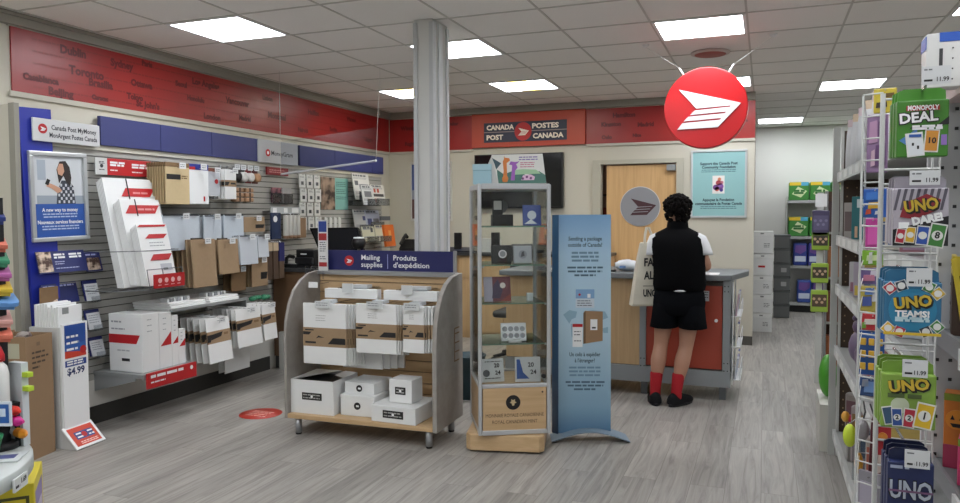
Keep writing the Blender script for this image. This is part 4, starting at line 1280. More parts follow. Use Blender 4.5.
MB().box(-.04, 1.01, .40, .46, 1.045, 1.075, STEEL).build('top_rail', t)
for x in (.02, .97):
    for y in (.04, .42):
        MB().lathe([(.022, .012), (.022, .112)], STEEL, c=(x, y, 0), n=16).lathe([(.02, 0), (.02, .012)], BLACK, c=(x, y, 0), n=16).build('leg', t)
MB().box(.0, .985, .445, .465, 1.075, 1.215, M('22255c', .4)).build('sign_board', t)
MB().box(-.012, .0, .43, .47, 1.06, 1.22, STEEL).box(.985, .997, .43, .47, 1.06, 1.22, STEEL).build('sign_bracket', t)
q = MB()
for s, x, zz, w_ in (('Mailing', .355, 1.165, .145), ('supplies', .37, 1.115, .165)):
    q.text(s, .285 + w_ / 2, zz, .05, WHITE, y=.444, bold=.0007, width=w_)
for s, zz, w_ in (('Produits', 1.165, .175), ("d'expédition", 1.115, .27)):
    q.text(s, .535 + w_ / 2, zz, .05, WHITE, y=.444, bold=.0007, width=w_)
q.box(.49, .494, .443, .444, 1.09, 1.19, M('9a9fd0', .5))
q.build('sign_lettering', t)
q = MB().disc(.19, 1.142, .036, .443, .445, RED, 24)
wing(q, .19, 1.142, .03, WHITE, .4425)
q.build('sign_emblem', t)
TU = t.matrix_basis.copy() if False else Matrix.Translation(DU) @ Matrix.Rotation(DR, 4, 'Z')
def on_unit(name, label, cat, x, y, z, group=None, rz=0.0):
    o = thing(name, label, cat, (0, 0, 0), 0, group)
    p = TU @ Vector((x, y, z))
    o.location = p
    o.rotation_euler = (0, 0, DR + rz)
    return o
# small tag on the left panel
o = on_unit('display_hook', 'hook with blank price tag inside the left panel of the display unit', 'hook', .03, .43, .985, 'hooks of the display unit')
MB().tube([(0, 0, 0), (0, -.2, 0)], .003, CHROME, 6).build('wire', o)
MB().box(-.035, .035, -.205, -.2, -.02, .02, WHITE).build('price_tag', o)
UH = 'hooks of the display unit'
def unit_stack(n, x0, x1, z0, z1, yf, yb, desc, deco, grp, tagw=.045):
    for k in range(n):
        o = on_unit('flat_carton', desc + ', ' + ORD[k] + ' on its hook', 'carton', x0 + .006 * k, yf + (yb - yf) * k / max(1, n - 1), z1 - .004 * k, grp)
        w_, h_ = x1 - x0, z1 - z0
        MB().box(0, w_, -.009, .009, -h_, 0, CARD).build('board', o, bevel=.003)
        if deco:
            q = MB().box(-.0008, w_ + .0008, -.010, .0098, -h_ * .71, -h_ * .40, KRAFT)
            q.poly([(0, -h_ * .52), (w_ * .14, -h_ * .52), (w_ * .2, -h_ * .47), (0, -h_ * .47)], -.011, -.010, INK)
            q.poly([(w_ * .58, -h_ * .66), (w_ * .98, -h_ * .66), (w_ * .98, -h_ * .56), (w_ * .70, -h_ * .56)], -.011, -.010, INK)
            q.poly([(w_ * .3, -h_ * .58), (w_ * .36, -h_ * .53), (w_ * .5, -h_ * .56), (w_ * .36, -h_ * .56)], -.011, -.010, INK)
            q.box(w_ * .05, w_ * .3, -.011, -.010, -h_ * .66, -h_ * .63, INK).box(w_ * .05, w_ * .25, -.011, -.010, -h_ * .45, -h_ * .43, INK)
            q.build('kraft_band', o)
            if k == 0:
                MB().lines(w_ * .3, w_ * .55, [-h_ * .2, -h_ * .24, -h_ * .28], .004, M('a9a9a6', .5), y=-.0098).build('lettering', o)
    o = on_unit('display_hook', 'clear hook tags on the ' + desc, 'hook', (x0 + x1) / 2, .43, z1 - .012, UH)
    MB().tube([(0, 0, 0), (0, yf - .43 - .015, 0)], .003, CHROME, 6).tube([(-.03, 0, .02), (-.03, yf - .43 - .02, .02)], .0025, CHROME, 6).build('wire', o)
    q = MB().box(-.055, .055, yf - .462, yf - .455, -.015, .03, M('cfd2d2', .3))
    q.box(-.035, .05, yf - .42, yf - .35, .012, .032, M('c5c8c9', .3))
    q.lines(-.045, .04, [.018, .004], .005, M('85888c', .5), y=yf - .4625)
    q.build('price_tag', o)
GU = 'banded flat cartons on the display unit'
unit_stack(7, .085, .405, .488, .888, .02, .19, 'large white banded carton at the left of the display unit', True, GU)
unit_stack(6, .455, .745, .573, .893, .06, .17, 'medium white banded carton at the centre of the display unit', True, GU)
unit_stack(5, .79, .935, .592, .892, .06, .17, 'small white banded carton at the right of the display unit', True, GU)
for k in range(2):
    o = on_unit('flat_carton', ('small banded carton turned sideways, left one beside the right side panel', 'small banded carton turned sideways, right one beside the right side panel')[k], 'carton', .955 + .022 * k, .08, .88, GU)
    MB().box(-.006, .006, 0, .12, -.28, 0, CARD).box(-.007, .007, -.001, .121, -.2, -.11, KRAFT).build('board', o)
for k in range(4):
    o = on_unit('flat_carton', 'plain white carton behind the banded ones, ' + ORD[k] + ' on its hook', 'carton', .25 + .04 * k, .24 + .03 * k, .60, 'plain white cartons on the display unit')
    MB().box(0, .30, -.009, .009, -.17, 0, CARD).build('board', o, bevel=.003)
for i, (a, b) in enumerate(((.13, .53), (.575, .96))):
    for k in range(3):
        o = on_unit('flat_carton', ('white folded carton on the upper left hook of the display unit, ', 'white folded carton on the upper right hook of the display unit, ')[i] + ORD[k], 'carton', a, .22 + .02 * k, .965, 'folded cartons on the upper hooks of the display unit')
        MB().box(0, b - a, -.009, .009, -.062, 0, CARD).build('board', o, bevel=.002)
    o = on_unit('display_hook', ('tagged wire hook on the upper left of the display unit', 'tagged wire hook on the upper right of the display unit')[i], 'hook', (a + b) / 2, .43, .955, UH)
    MB().tube([(0, 0, 0), (0, -.235, 0)], .003, CHROME, 6).box(-.11, .11, -.2, -.005, .012, .016, PLASTIC).build('wire', o)
    q = MB().box(-.05, .03, -.245, -.238, -.01, .05, M('cfd2d2', .3)).box(-.02, .1, -.17, -.1, .012, .035, M('c9cccd', .3))
    q.build('price_tag', o)
# white boxes on the base shelf
def carton(label, x, y, z, w_, d_, h_, mark, open_=False, rz=0.0):
    o = on_unit('shipping_box', label, 'box', x, y, z, 'white sample boxes on the base of the display unit', rz)
    if open_:
        q = MB().box(0, w_, 0, .005, 0, h_, CARD).box(0, w_, d_ - .005, d_, 0, h_, CARD).box(0, .005, .005, d_ - .005, 0, h_, CARD).box(w_ - .005, w_, .005, d_ - .005, 0, h_, CARD).box(.005, w_ - .005, .005, d_ - .005, 0, .008, CARD)
        q.build('body', o)
        MB().add([(0, 0, h_), (.02, 0, h_ + .002), (w_ * .62, d_, h_ + .004), (0, d_, h_ + .004)], [(0, 1, 2, 3)], CARD).add([(w_ * .7, d_ * .55, h_ + .003), (w_, d_ * .4, h_), (w_, d_, h_), (w_ * .7, d_, h_ + .004)], [(0, 1, 2, 3)], CARD).build('flap', o)
        MB().box(.006, w_ - .006, .006, d_ - .006, h_ - .03, h_ - .025, BLACK).build('inner_sheet', o)  # flat black sheet just below the rim of the open box
    else:
        MB().box(0, w_, 0, d_, 0, h_, CARD).build('body', o, bevel=.003)
        MB().box(-.001, w_ + .001, -.002, d_ * .98, h_ * .86, h_ + .002, CARD).build('lid', o, bevel=.002) if h_ > .1 and mark != 'tall' else None
    q = MB()
    if mark == 'round':
        q.disc(w_ / 2, h_ * .5, min(.024, h_ * .3), -.003, -.0, INK, 22)
        q.box(w_ / 2 - .008, w_ / 2 + .012, -.0034, -.003, h_ * .5 - .006, h_ * .5 + .006, WHITE)
    else:
        cz = h_ * .52
        a, b = w_ * .27, w_ * .73
        q.box(a, b, -.002, 0, cz - .024, cz + .024, INK)
        q.lines(a + .008, b - .008, [cz + .01, cz - .01], .008, M('a9a9a6', .5), y=-.0024).disc((a + b) / 2, cz, .009, -.003, -.002, WHITE, 12)
    q.build('stamp', o)
    return o
carton('largest white box with open lid on the base shelf of the display unit, left', -.037, .04, .143, .325, .33, .225, 'bar', True)
carton('white box with a round black stamp, under the flat box on the base shelf', .315, .085, .143, .25, .25, .135, 'round')
carton('flat white box with a round black stamp lying on top of another box', .322, .13, .281, .225, .24, .075, 'round', rz=-.05)
carton('wide flat white box with a black bar stamp at the right of the base shelf', .575, .02, .143, .32, .32, .105, 'bar', rz=-.06)
carton('small white box with a black bar stamp on top of the wide flat box', .665, .10, .254, .165, .15, .15, 'tall', rz=-.06)
# narrow post sign clipped to the left top of the unit
o = on_unit('price_strip', 'narrow vertical price strip card standing at the left end of the navy sign', 'card', -.03, .40, 1.07)
MB().box(0, .075, -.004, .004, .0, .36, M('d5d5d5', .4)).build('card', o)
q = MB().box(.006, .069, -.005, -.004, .275, .35, M('27428c', .4)).box(.006, .069, -.005, -.004, .215, .265, M('a02a2e', .4)).box(.006, .069, -.005, -.004, .03, .06, M('a02a2e', .4))
q.lines(.012, .065, [.2, .185, .17, .155, .14, .1, .085], .007, M('77797e', .5), y=-.0045)
q.build('print', o)
MB().box(.03, .04, -.002, .002, -.06, 0, PLASTIC).build('clip', o)

# ------------------------------------------------------------ glass cabinet with coins
CR = math.radians(28)
CB = Matrix.Translation((-1.605, 4.19, 0)) @ Matrix.Rotation(CR, 4, 'Z')
t = thing('glass_cabinet', 'tall glass display cabinet of coins on a maple base', 'cabinet', (-1.605, 4.19, 0), CR)
CW, CD, PW = .425, .44, .462
PT = Matrix.Translation((.209, .216, 0)) @ Matrix.Rotation(math.radians(-15), 4, 'Z') @ Matrix.Translation((-.232, -.21, 0))
q = MB().polyz([(.02, -.02), (PW - .02, -.02), (PW + .01, .01), (PW + .01, CD), (-.01, CD), (-.01, .01)], .012, .113, MAPLE_X, PT)
q.box(.01, PW - .01, .01, CD - .01, 0, .012, BLACK, PT)
q.build('plinth', t, bevel=.012, seg=3)
AL = M('c6c8ca', .3, metal=.35)
for x, y in ((0, 0), (CW, 0), (0, CD), (CW, CD)):
    MB().box(x - .0115, x + .0115, y - .0115, y + .0115, .115, 1.645, AL).build('corner_post', t, bevel=.006)
q = MB()
for z0, z1 in ((.115, .145), (.405, .43), (1.615, 1.65)):
    q.box(.0115, CW - .0115, -.009, .009, z0, z1, AL).box(.0115, CW - .0115, CD - .009, CD + .009, z0, z1, AL)
    q.box(-.009, .009, .0115, CD - .0115, z0, z1, AL).box(CW - .009, CW + .009, .0115, CD - .0115, z0, z1, AL)
q.build('rail', t, bevel=.004)
MB().box(.012, CW - .012, .012, CD - .012, 1.625, 1.64, AL).build('top_panel', t)
MB().box(.016, CW - .016, -.006, .006, .145, .405, MAPLE_X).build('front_panel', t)
MB().box(-.006, .006, .016, CD - .016, .145, .405, MAPLE_X).box(CW - .006, CW + .006, .016, CD - .016, .145, .405, MAPLE_X).box(.016, CW - .016, CD - .006, CD + .006, .145, .405, MAPLE_X).build('side_panel', t)
MB().box(.012, CW - .012, .012, CD - .012, .40, .416, MAPLE_X).build('floor_panel', t)
SZ = [.665, .915, 1.15, 1.385]
for z in SZ:
    q = MB().box(.02, CW - .02, .02, CD - .02, z, z + .006, glass_mat('shelf_glass', 'cfe0d6'))
    q.box(.02, CW - .02, .0195, .0215, z, z + .007, M('6f8f80', .2)).box(.0195, .0215, .02, CD - .02, z, z + .007, M('6f8f80', .2))
    q.build('glass_shelf', t)
for nm, b in (('front', (.016, CW - .016, -.003, .001)), ('back', (.016, CW - .016, CD - .001, CD + .003))):
    MB().box(b[0], b[1], b[2], b[3], .43, 1.615, CLEAR).build('glass_pane', t)
MB().box(-.003, .001, .016, CD - .016, .43, 1.615, CLEAR).build('glass_pane', t)
MB().box(CW - .001, CW + .003, .016, CD - .016, .43, 1.615, CLEAR).build('glass_pane', t)
q = MB()
for z in SZ:
    for x in (.0, CW):
        for y in (.06, CD - .06):
            q.box(x - .012 if x else .002, x - .002 if x else .014, y - .008, y + .008, z - .012, z, STEEL)
q.build('shelf_clip', t)
MB().lathe([(.014, 0), (.014, .02), (.009, .024)], BLACK, c=(0, 0, 0), n=16, T=Matrix.Translation((CW - .035, -.004, .475)) @ Matrix.Rotation(PI / 2, 4, 'X')).build('lock', t)
q = MB().disc(CW / 2 - .01, .315, .045, -.0075, -.006, INK, 32)
leaf = []
for k in range(11):
    a = -PI / 2 + 2 * PI * (k + .5) / 11
    leaf.append((CW / 2 - .01 + (.022 if k % 2 == 0 else .012) * math.cos(a), .317 + (.022 if k % 2 == 0 else .012) * math.sin(a)))
q.poly(leaf, -.008, -.0075, KRAFT_L)
q.build('emblem', t)
q = MB()
BRN = M('4a3826', .5)
q.text('MONNAIE ROYALE CANADIENNE', CW / 2, .235, .030, BRN, y=-.0068, width=.36)
q.text('ROYAL CANADIAN MINT', CW / 2, .195, .030, BRN, y=-.0068, width=.28)
q.disc(CW - .04, .375, .006, -.0075, -.006, BRN, 12)
q.build('lettering', t)
def in_cab(name, label, cat, x, y, z, group=None, rz=0.0):
    o = thing(name, label, cat, tuple(CB @ Vector((x, y, z))), CR + rz, group)
    return o
def lean_T(deg):
    return Matrix.Rotation(math.radians(deg), 4, 'X')
# floor: two silver coin sets
o = in_cab('coin_set', 'silver coin set with a maple leaf card, left one on the cabinet floor', 'coin set', .02, .10, .418, 'coin sets in the glass cabinet', .15)
SIL = M('dcdfe2', .3, metal=.1)
MB().box(0, .15, -.004, .004, 0, .145, SIL, lean_T(-12)).build('folder', o)
MB().disc(.035, .055, .022, -.0055, -.004, M('6a6d72', .3), 20, T=lean_T(-12)).text('20', .105, .10, .035, INK, y=-.0046, bold=.001, T=lean_T(-12)).text('24', .11, .055, .035, INK, y=-.0046, bold=.001, T=lean_T(-12)).lines(.02, .13, [.13, .025], .005, INK, y=-.006).build('print', o)
o = in_cab('coin_set', 'silver and blue wrapped coin set, right one on the cabinet floor', 'coin set', .232, .09, .418, 'coin sets in the glass cabinet', -.05)
MB().box(0, .16, -.006, .006, 0, .155, SIL, lean_T(-10)).build('folder', o, bevel=.003)
MB().text('20', .10, .105, .038, INK, y=-.0066, bold=.001, T=lean_T(-10)).text('24', .115, .06, .038, INK, y=-.0066, bold=.001, T=lean_T(-10)).poly([(.01, .02), (.09, .02), (.05, .06), (.03, .14), (.01, .14)], -.0072, -.006, M('3a5fa8', .3), T=lean_T(-10)).build('print', o)
o = in_cab('coin_set', 'clear silver pack of round coins on the lowest glass shelf', 'coin set', .145, .10, SZ[0] + .008, 'coin sets in the glass cabinet')
MB().box(0, .16, -.008, .008, 0, .115, SIL, lean_T(-14)).build('pack', o, bevel=.004)
q = MB()
for i in range(4):
    for j in range(2):
        q.disc(.025 + .037 * i, .035 + .042 * j, .016, -.0095, -.008, M('8a8d92', .2, metal=.6), 16, T=lean_T(-14))
q.build('coin', o)
MB().box(.04, .12, -.05, -.03, 0, .018, WHITE).build('name_tag', o)
o = in_cab('coin_folder', 'folder with dark red artwork leaning on the second glass shelf', 'folder', .04, .10, SZ[1] + .008, 'coin folders in the glass cabinet', .05)
q = MB().box(0, .17, -.004, .004, 0, .155, M('6a2f3c', .4), lean_T(-12))
q.build('cover', o)
MB().box(0, .055, -.0048, -.004, 0, .155, M('a9a5b5', .4), lean_T(-12)).disc(.12, .10, .018, -.005, -.004, M('d9cfc9', .4), 16, T=lean_T(-12)).poly([(.05, .02), (.1, .02), (.12, .07), (.09, .14), (.06, .1)], -.0049, -.004, M('3c2a4a', .4), T=lean_T(-12)).poly([(.1, .0), (.17, .0), (.17, .05)], -.0049, -.004, M('8a3a30', .4), T=lean_T(-12)).build('artwork', o)
o = in_cab('coin_capsule', 'tiny white coin capsule stand on the second glass shelf', 'capsule', .33, .12, SZ[1] + .008)
MB().box(-.02, .02, -.015, .015, 0, .05, M('c9d2d2', .2)).build('capsule', o, bevel=.004)
o = in_cab('coin_box', 'black square coin box with a round coin on the third glass shelf', 'coin box', .085, .10, SZ[2] + .008, 'coin boxes in the glass cabinet')
MB().box(0, .125, -.012, .012, 0, .115, BLACK, lean_T(-8)).build('case', o, bevel=.003)
MB().disc(.07, .06, .026, -.0135, -.012, M('cfd0d2', .25), 22, T=lean_T(-8)).disc(.07, .06, .018, -.014, -.0135, M('8d9095', .25), 18, T=lean_T(-8)).build('coin', o)
o = in_cab('coin_box', 'pale grey square coin box on the third glass shelf', 'coin box', .225, .11, SZ[2] + .008, 'coin boxes in the glass cabinet')
MB().box(0, .115, -.012, .012, 0, .11, M('a9adb3', .35), lean_T(-8)).build('case', o, bevel=.003)
MB().disc(.058, .055, .026, -.0135, -.012, M('8b8f96', .3), 22, T=lean_T(-8)).poly([(.045, .04), (.07, .045), (.066, .075), (.052, .07)], -.0142, -.0135, M('4a4d52', .4), T=lean_T(-8)).build('coin', o)
o = in_cab('coin_box', 'open black coin box with raised lid on the top glass shelf', 'coin box', .09, .12, SZ[3] + .008, 'coin boxes in the glass cabinet')
MB().box(0, .13, -.04, .04, 0, .07, BLACK).build('base', o, bevel=.003)
MB().box(.01, .075, .03, .042, .07, .165, BLACK).build('lid', o, bevel=.003)
MB().box(.018, .067, .028, .0305, .1, .155, M('b5b5b0', .4)).build('certificate', o)
o = in_cab('coin_box', 'blue coin card with a silver disc on the top glass shelf', 'coin box', .285, .11, SZ[3] + .008, 'coin boxes in the glass cabinet')
MB().box(0, .115, -.008, .008, 0, .13, M('32488f', .35), lean_T(-10)).build('case', o, bevel=.003)
MB().disc(.057, .065, .028, -.0095, -.008, M('bfc8d2', .25), 24, T=lean_T(-10)).poly([(.01, .01), (.09, .01), (.05, .04)], -.0088, -.008, M('c9d0d8', .3), T=lean_T(-10)).build('coin', o)
o = in_cab('hanging_disc', 'round grey disc badge stuck inside the top of the glass cabinet', 'badge', .19, .40, 1.515)
MB().disc(0, 0, .045, -.004, .004, M('85888a', .4), 28).build('badge', o)
# on top of the cabinet
o = in_cab('counter_poster', 'white card poster with an orange giraffe and purple moose, on top of the cabinet', 'poster', .085, .11, 1.651, None, -.38)
T = lean_T(-12)
MB().poly([(.05, 0), (.345, 0), (.315, .185), (-.005, .185)], -.003, .003, M('d9d9d4', .5), T).build('card', o)
MB().add([(.05, .04, 0), (.0, -.003 + .04, .185), (-.09, .06, 0)], [(0, 1, 2)], M('c9c9c6', .5)).add([(.05, .043, 0), (.0, .04, .185), (-.09, .063, 0)], [(2, 1, 0)], M('c9c9c6', .5)).build('strut', o)
q = MB()
GRN = M('3f6f63', .5)
q.poly([(.05, .0), (.345, .0), (.338, .05), (.30, .075), (.22, .05), (.15, .085), (.08, .06), (.035, .09), (.04, .05)], -.0036, -.003, GRN, T)
q.poly([(.0, .165), (.06, .13), (.03, .09), (.02, .12)], -.0036, -.003, M('33505a', .5), T)
q.poly([(.13, .055), (.31, .06), (.28, .085), (.2, .09), (.14, .085)], -.0038, -.003, M('9cc29a', .5), T)
ORG, PUR = M('d07a35', .5), M('9a5ab5', .5)
q.poly([(.075, .01), (.105, .01), (.10, .07), (.095, .13), (.115, .145), (.11, .16), (.08, .165), (.07, .14), (.078, .08)], -.0044, -.0036, ORG, T)
q.ball((.09, -.004, .03), (.02, .002, .022), ORG, 12, T)
q.poly([(.075, .162), (.08, .162), (.078, .178)], -.0044, -.0036, ORG, T)
q.poly([(.125, .02), (.15, .02), (.15, .08), (.165, .10), (.15, .13), (.13, .12), (.128, .06)], -.0044, -.0036, PUR, T)
q.poly([(.11, .12), (.13, .115), (.16, .125), (.175, .14), (.15, .135), (.12, .14)], -.0046, -.0036, PUR, T)
q.poly([(.19, .02), (.27, .02), (.275, .04), (.25, .055), (.2, .05)], -.0044, -.0036, M('d9b5d0', .5), T)
for a, b in ((.2, .03), (.225, .04), (.25, .032)):
    q.disc(a, b, .008, -.005, -.0044, M('6a3a70', .5), 10, T=T)
q.build('artwork', o)
q = MB().lines(.17, .29, [.165, .15], .007, M('7d6aa5', .5), y=-.0036).lines(.18, .28, [.13, .118, .104], .006, M('c0758a', .5), y=-.0036)
q.v = [T @ v for v in q.v]
q.build('lettering', o)
o = in_cab('tissue_box', 'pale blue small carton behind the poster on top of the cabinet', 'box', -.02, .17, 1.651, None, -.3)
MB().box(0, .115, 0, .11, 0, .085, M('9fc3cf', .5)).build('carton', o, bevel=.003)
MB().box(-.002, .117, -.002, .112, .088, .125, M('a9cbd5', .5)).box(0, .115, 0, .11, .085, .088, M('6f97a5', .5)).build('lid', o, bevel=.003)

# ------------------------------------------------------------ blue banner stand
BR = math.radians(20)
BT = Matrix.Translation((-1.20, 4.74, 0)) @ Matrix.Rotation(BR, 4, 'Z')
t = thing('banner_stand', 'tall blue cardboard banner stand about sending a package outside the country', 'banner', (-1.24, 4.66, 0), BR)
BG = ramp_mat('blue_banner_print', 2, ((0, '3f6a90'), (.15, '86a9c0'), (.5, 'b5cfdd'), (.82, 'b0cfe4'), (1, '7fabd4')), 0, 1.46, .45)
BS = ramp_mat('blue_banner_side', 2, ((0, '2a4f78'), (.5, '3f75a8'), (1, '3f78ae')), 0, 1.46, .45)
hw = []
MB().poly([(.0, .04), (.34, .04), (.335, 1.46), (.0, 1.46)], -.004, 0, BG).build('front_sheet', t)
MB().add([(0, -.004, .02), (-.035, .08, .02), (-.035, .08, 1.46), (0, -.004, 1.46), (0, .004, .02), (-.03, .086, .02), (-.03, .086, 1.46), (0, .004, 1.46)],
         [(0, 3, 2, 1), (4, 5, 6, 7), (0, 4, 7, 3), (1, 2, 6, 5), (3, 7, 6, 2), (0, 1, 5, 4)], BS).build('side_sheet', t)
q = MB()
arc = [(-.05 + .5 * k / 14, .012 + .062 * math.sin(PI * k / 14)) for k in range(15)]
q.poly(arc + [(x, z - .006) for x, z in reversed(arc)], -.10, .07, M('7d8f9e', .5))
q.build('curved_foot', t)
q = MB()
TX = M('16293a', .5)
SX = M('6f8ca2', .5)
q.text('Sending a package', .17, 1.305, .036, TX, y=-.0047, bold=.0006, width=.215)
q.text('outside of Canada?', .17, 1.265, .036, TX, y=-.0047, bold=.0006, width=.22)
q.lines(.07, .27, [1.215, 1.19, 1.165], .013, SX, y=-.0047, center=True)
q.lines(.05, .29, [1.12, 1.095], .012, M('4a6478', .5), y=-.0047, center=True)
q.lines(.1, .24, [1.07], .012, M('4a6478', .5), y=-.0047, center=True)
q.text('Un colis à expédier', .17, .555, .036, TX, y=-.0047, bold=.0006, width=.20)
q.text("à l'étranger?", .17, .515, .036, TX, y=-.0047, bold=.0006, width=.13)
q.lines(.06, .28, [.47, .445, .42], .012, SX, y=-.0047, center=True)
q.lines(.04, .31, [.375, .352], .012, M('4a6478', .5), y=-.0047, center=True)
q.lines(.1, .24, [.328], .012, M('4a6478', .5), y=-.0047, center=True)
q.build('lettering', t)
q = MB()
MAPC = M('8fb0c4', .5)
for pts in ([(.03, .77), (.07, .80), (.12, .79), (.11, .75), (.085, .74), (.07, .71), (.05, .74)], [(.08, .71), (.11, .70), (.10, .64), (.085, .62), (.08, .67)],
            [(.16, .79), (.22, .80), (.30, .79), (.32, .75), (.27, .73), (.22, .74), (.18, .75)], [(.17, .74), (.21, .73), (.21, .68), (.19, .65), (.17, .70)], [(.28, .68), (.32, .69), (.32, .65), (.29, .65)]):
    q.poly(pts, -.0048, -.004, MAPC)
q.v = [v + Vector((0, 0, .045)) for v in q.v]
q.build('world_map', t)
q = MB().box(.11, .23, -.008, -.004, .815, .935, M('c9d3dc', .45)).box(.11, .23, -.0085, -.008, .875, .935, M('7fa5cc', .45)).box(.185, .205, -.009, -.0085, .88, .905, WHITE).disc(.135, .9, .008, -.009, -.0085, RED, 12)
q.lines(.12, .22, [.86, .845, .83], .006, M('6a7078', .5), y=-.0086)
q.poly([(.16, .52 + .06), (.285, .60), (.285, .79), (.17, .795), (.16, .78)], -.007, -.004, M('9a7a5a', .6)).box(.205, .25, -.008, -.007, .67, .74, WHITE).box(.215, .24, -.0085, -.008, .68, .69, INK)
q.poly([(.16, .58), (.175, .583), (.175, .793), (.16, .78)], -.0075, -.004, M('6d5339', .6))
q.box(.09, .155, -.008, -.004, .56, .71, WHITE).box(.09, .155, -.0085, -.008, .69, .71, RED).lines(.1, .145, [.66, .64, .6], .006, M('55585e', .5), y=-.0085)
q.v = [v + Vector((0, 0, .045)) for v in q.v]
q.build('artwork', t)

# ------------------------------------------------------------ service counter
ST = M('94999b', .4, metal=.25)
TOPC = M('6d7173', .45, noise=.05, scale=40)
t = thing('service_counter', 'post office service counter with grey top and maple and red fronts', 'counter', (0, 0, 0))
q = MB().polyz([(-2.12, 5.99), (-.33, 5.99), (-.235, 6.02), (-.12, 6.55), (-.12, 6.75), (-2.12, 6.75)], .945, .99, TOPC)
q.build('countertop', t, bevel=.008)
MB().box(-2.08, -.90, 6.07, 6.09, .24, .945, MAPLE).build('front_panel', t)
MB().box(-2.08, -.28, 6.09, 6.70, .14, .93, M('6a6660', .6)).build('carcass', t)
q = MB().box(-.885, -.30, 6.06, 6.085, .245, .90, M('a6432f', .45))
q.build('red_door', t, bevel=.003)
MB().disc(-.345, .63, .013, 6.045, 6.06, WHITE, 16).build('door_knob', t)
q = MB().box(-.44, -.40, 6.056, 6.06, .78, .86, M('c9c9cc', .4)).lines(-.435, -.405, [.85, .83, .81], .006, INK, y=6.055).box(-.50, -.455, 6.056, 6.06, .835, .865, NAVY).box(-.50, -.455, 6.056, 6.06, .785, .815, NAVY).box(-.50, -.445, 6.056, 6.06, .70, .745, M('d2d0cc', .5))
q.build('sticker', t)
for x in (-.935, -.295):
    q = MB().box(x, x + .05, 6.045, 6.10, .12, .945, ST)
    for zz in (.2, .24, .3, .86, .9):
        q.disc(x + .012, zz, .005, 6.043, 6.046, M('2e3032', .5), 8).disc(x + .038, zz, .005, 6.043, 6.046, M('2e3032', .5), 8)
    q.build('corner_post', t)
MB().box(-2.08, -.235, 6.04, 6.07, .11, .235, ST).build('kick_rail', t)
MB().box(-.265, -.24, 6.07, 6.70, .11, .945, ST).build('end_panel', t)
for x in (-2.05, -.93, -.32):
    for y in (6.10, 6.62):
        MB().box(x, x + .05, y, y + .05, 0, .14, M('6d7072', .4, metal=.4)).build('leg', t)
# leaflet pockets on the right end
t = thing('card_rack', 'white wire rack of greeting cards on the right end of the counter', 'rack', (-.235, 6.10, 0))
q = MB()
for y in (.02, .5):
    q.tube([(.01, y, .12), (.01, y, .93)], .005, WHITE, 6)
for z in (.16, .42, .66):
    q.tube([(.0, .02, z), (.07, .02, z), (.07, .5, z), (.0, .5, z)], .004, WHITE, 6)
    q.tube([(.07, .02, z + .1), (.07, .5, z + .1)], .004, WHITE, 6)
    q.tube([(.07, .02, z), (.07, .02, z + .1)], .004, WHITE, 6)
    q.tube([(.07, .5, z), (.07, .5, z + .1)], .004, WHITE, 6)
    q.box(.005, .07, .02, .5, z - .003, z, WHITE)
q.build('wire_frame', t)
cols = ['c9ccd6', '8a86b0', 'd6d2c6', '4a5a9a', 'b5a0a8', 'd5d8da']
for i, z in enumerate((.16, .42, .66)):
    for j in range(4):
        o = thing('greeting_card', ('bottom', 'middle', 'top')[i] + ' row greeting card on the counter end rack, ' + ('nearest', 'second', 'third', 'farthest')[j], 'card', (-.205, 6.125 + .118 * j, z + .001), 0, 'greeting cards on the counter end')
        MB().box(-.006, .008, 0, .105, 0, .17, M(cols[(i * 2 + j) % 6], .5), Matrix.Rotation(.12, 4, 'Y')).build('card', o)
        MB().box(.008, .0095, .02, .085, .06, .13, M(cols[(i + j * 2 + 3) % 6], .5), Matrix.Rotation(.12, 4, 'Y')).build('print', o)
# things on the counter
t = thing('plastic_bag', 'crumpled white plastic bag on the counter left of the tote bag', 'bag', (-1.07, 6.20, .99))
b = MB()
random.seed(9)
n = 18
rings = []
vs, fs = [], []
for i in range(9):
    a = -PI / 2 + PI * i / 8
    for k in range(n):
        th = 2 * PI * k / n
        rr = 1 + random.uniform(-.14, .14)
        vs.append((.10 * math.cos(a) * math.cos(th) * rr, .08 * math.cos(a) * math.sin(th) * rr, .048 + .048 * math.sin(a) * (1 if i < 5 else rr)))
for i in range(8):
    for k in range(n):
        fs.append((i * n + k, i * n + (k + 1) % n, (i + 1) * n + (k + 1) % n, (i + 1) * n + k))
b.add(vs, fs, M('c9ced2', .3), smooth=True)
b.build('bag_film', t)
MB().box(-.05, .0, -.083, -.081, .03, .05, M('5a7aa5', .4), Matrix.Rotation(.1, 4, 'Z')).build('print', t)
t = thing('pen_tray', 'small dark tray lying flat on the counter beside the blue banner', 'tray', (-1.30, 6.10, .99))
MB().box(0, .15, 0, .08, 0, .012, BLACK).box(.01, .14, .01, .07, .012, .014, M('3a3c3e', .4)).build('tray', t)
t = thing('paper_form', 'white paper form on the counter by the forearm of the customer', 'paper', (-.48, 6.02, .9905))
MB().box(0, .15, 0, .2, 0, .003, WHITE).build('sheet', t)
t = thing('paper_roll', 'small pale ruler and papers on the counter seen through the cabinet', 'papers', (-1.75, 6.15, .99))
MB().box(0, .28, 0, .12, 0, .01, M('c5c2b5', .5)).box(.2, .25, .02, .05, .01, .06, M('d0c25a', .5)).box(.27, .32, .02, .05, .01, .06, M('c9c9c9', .5)).build('sheet', t)

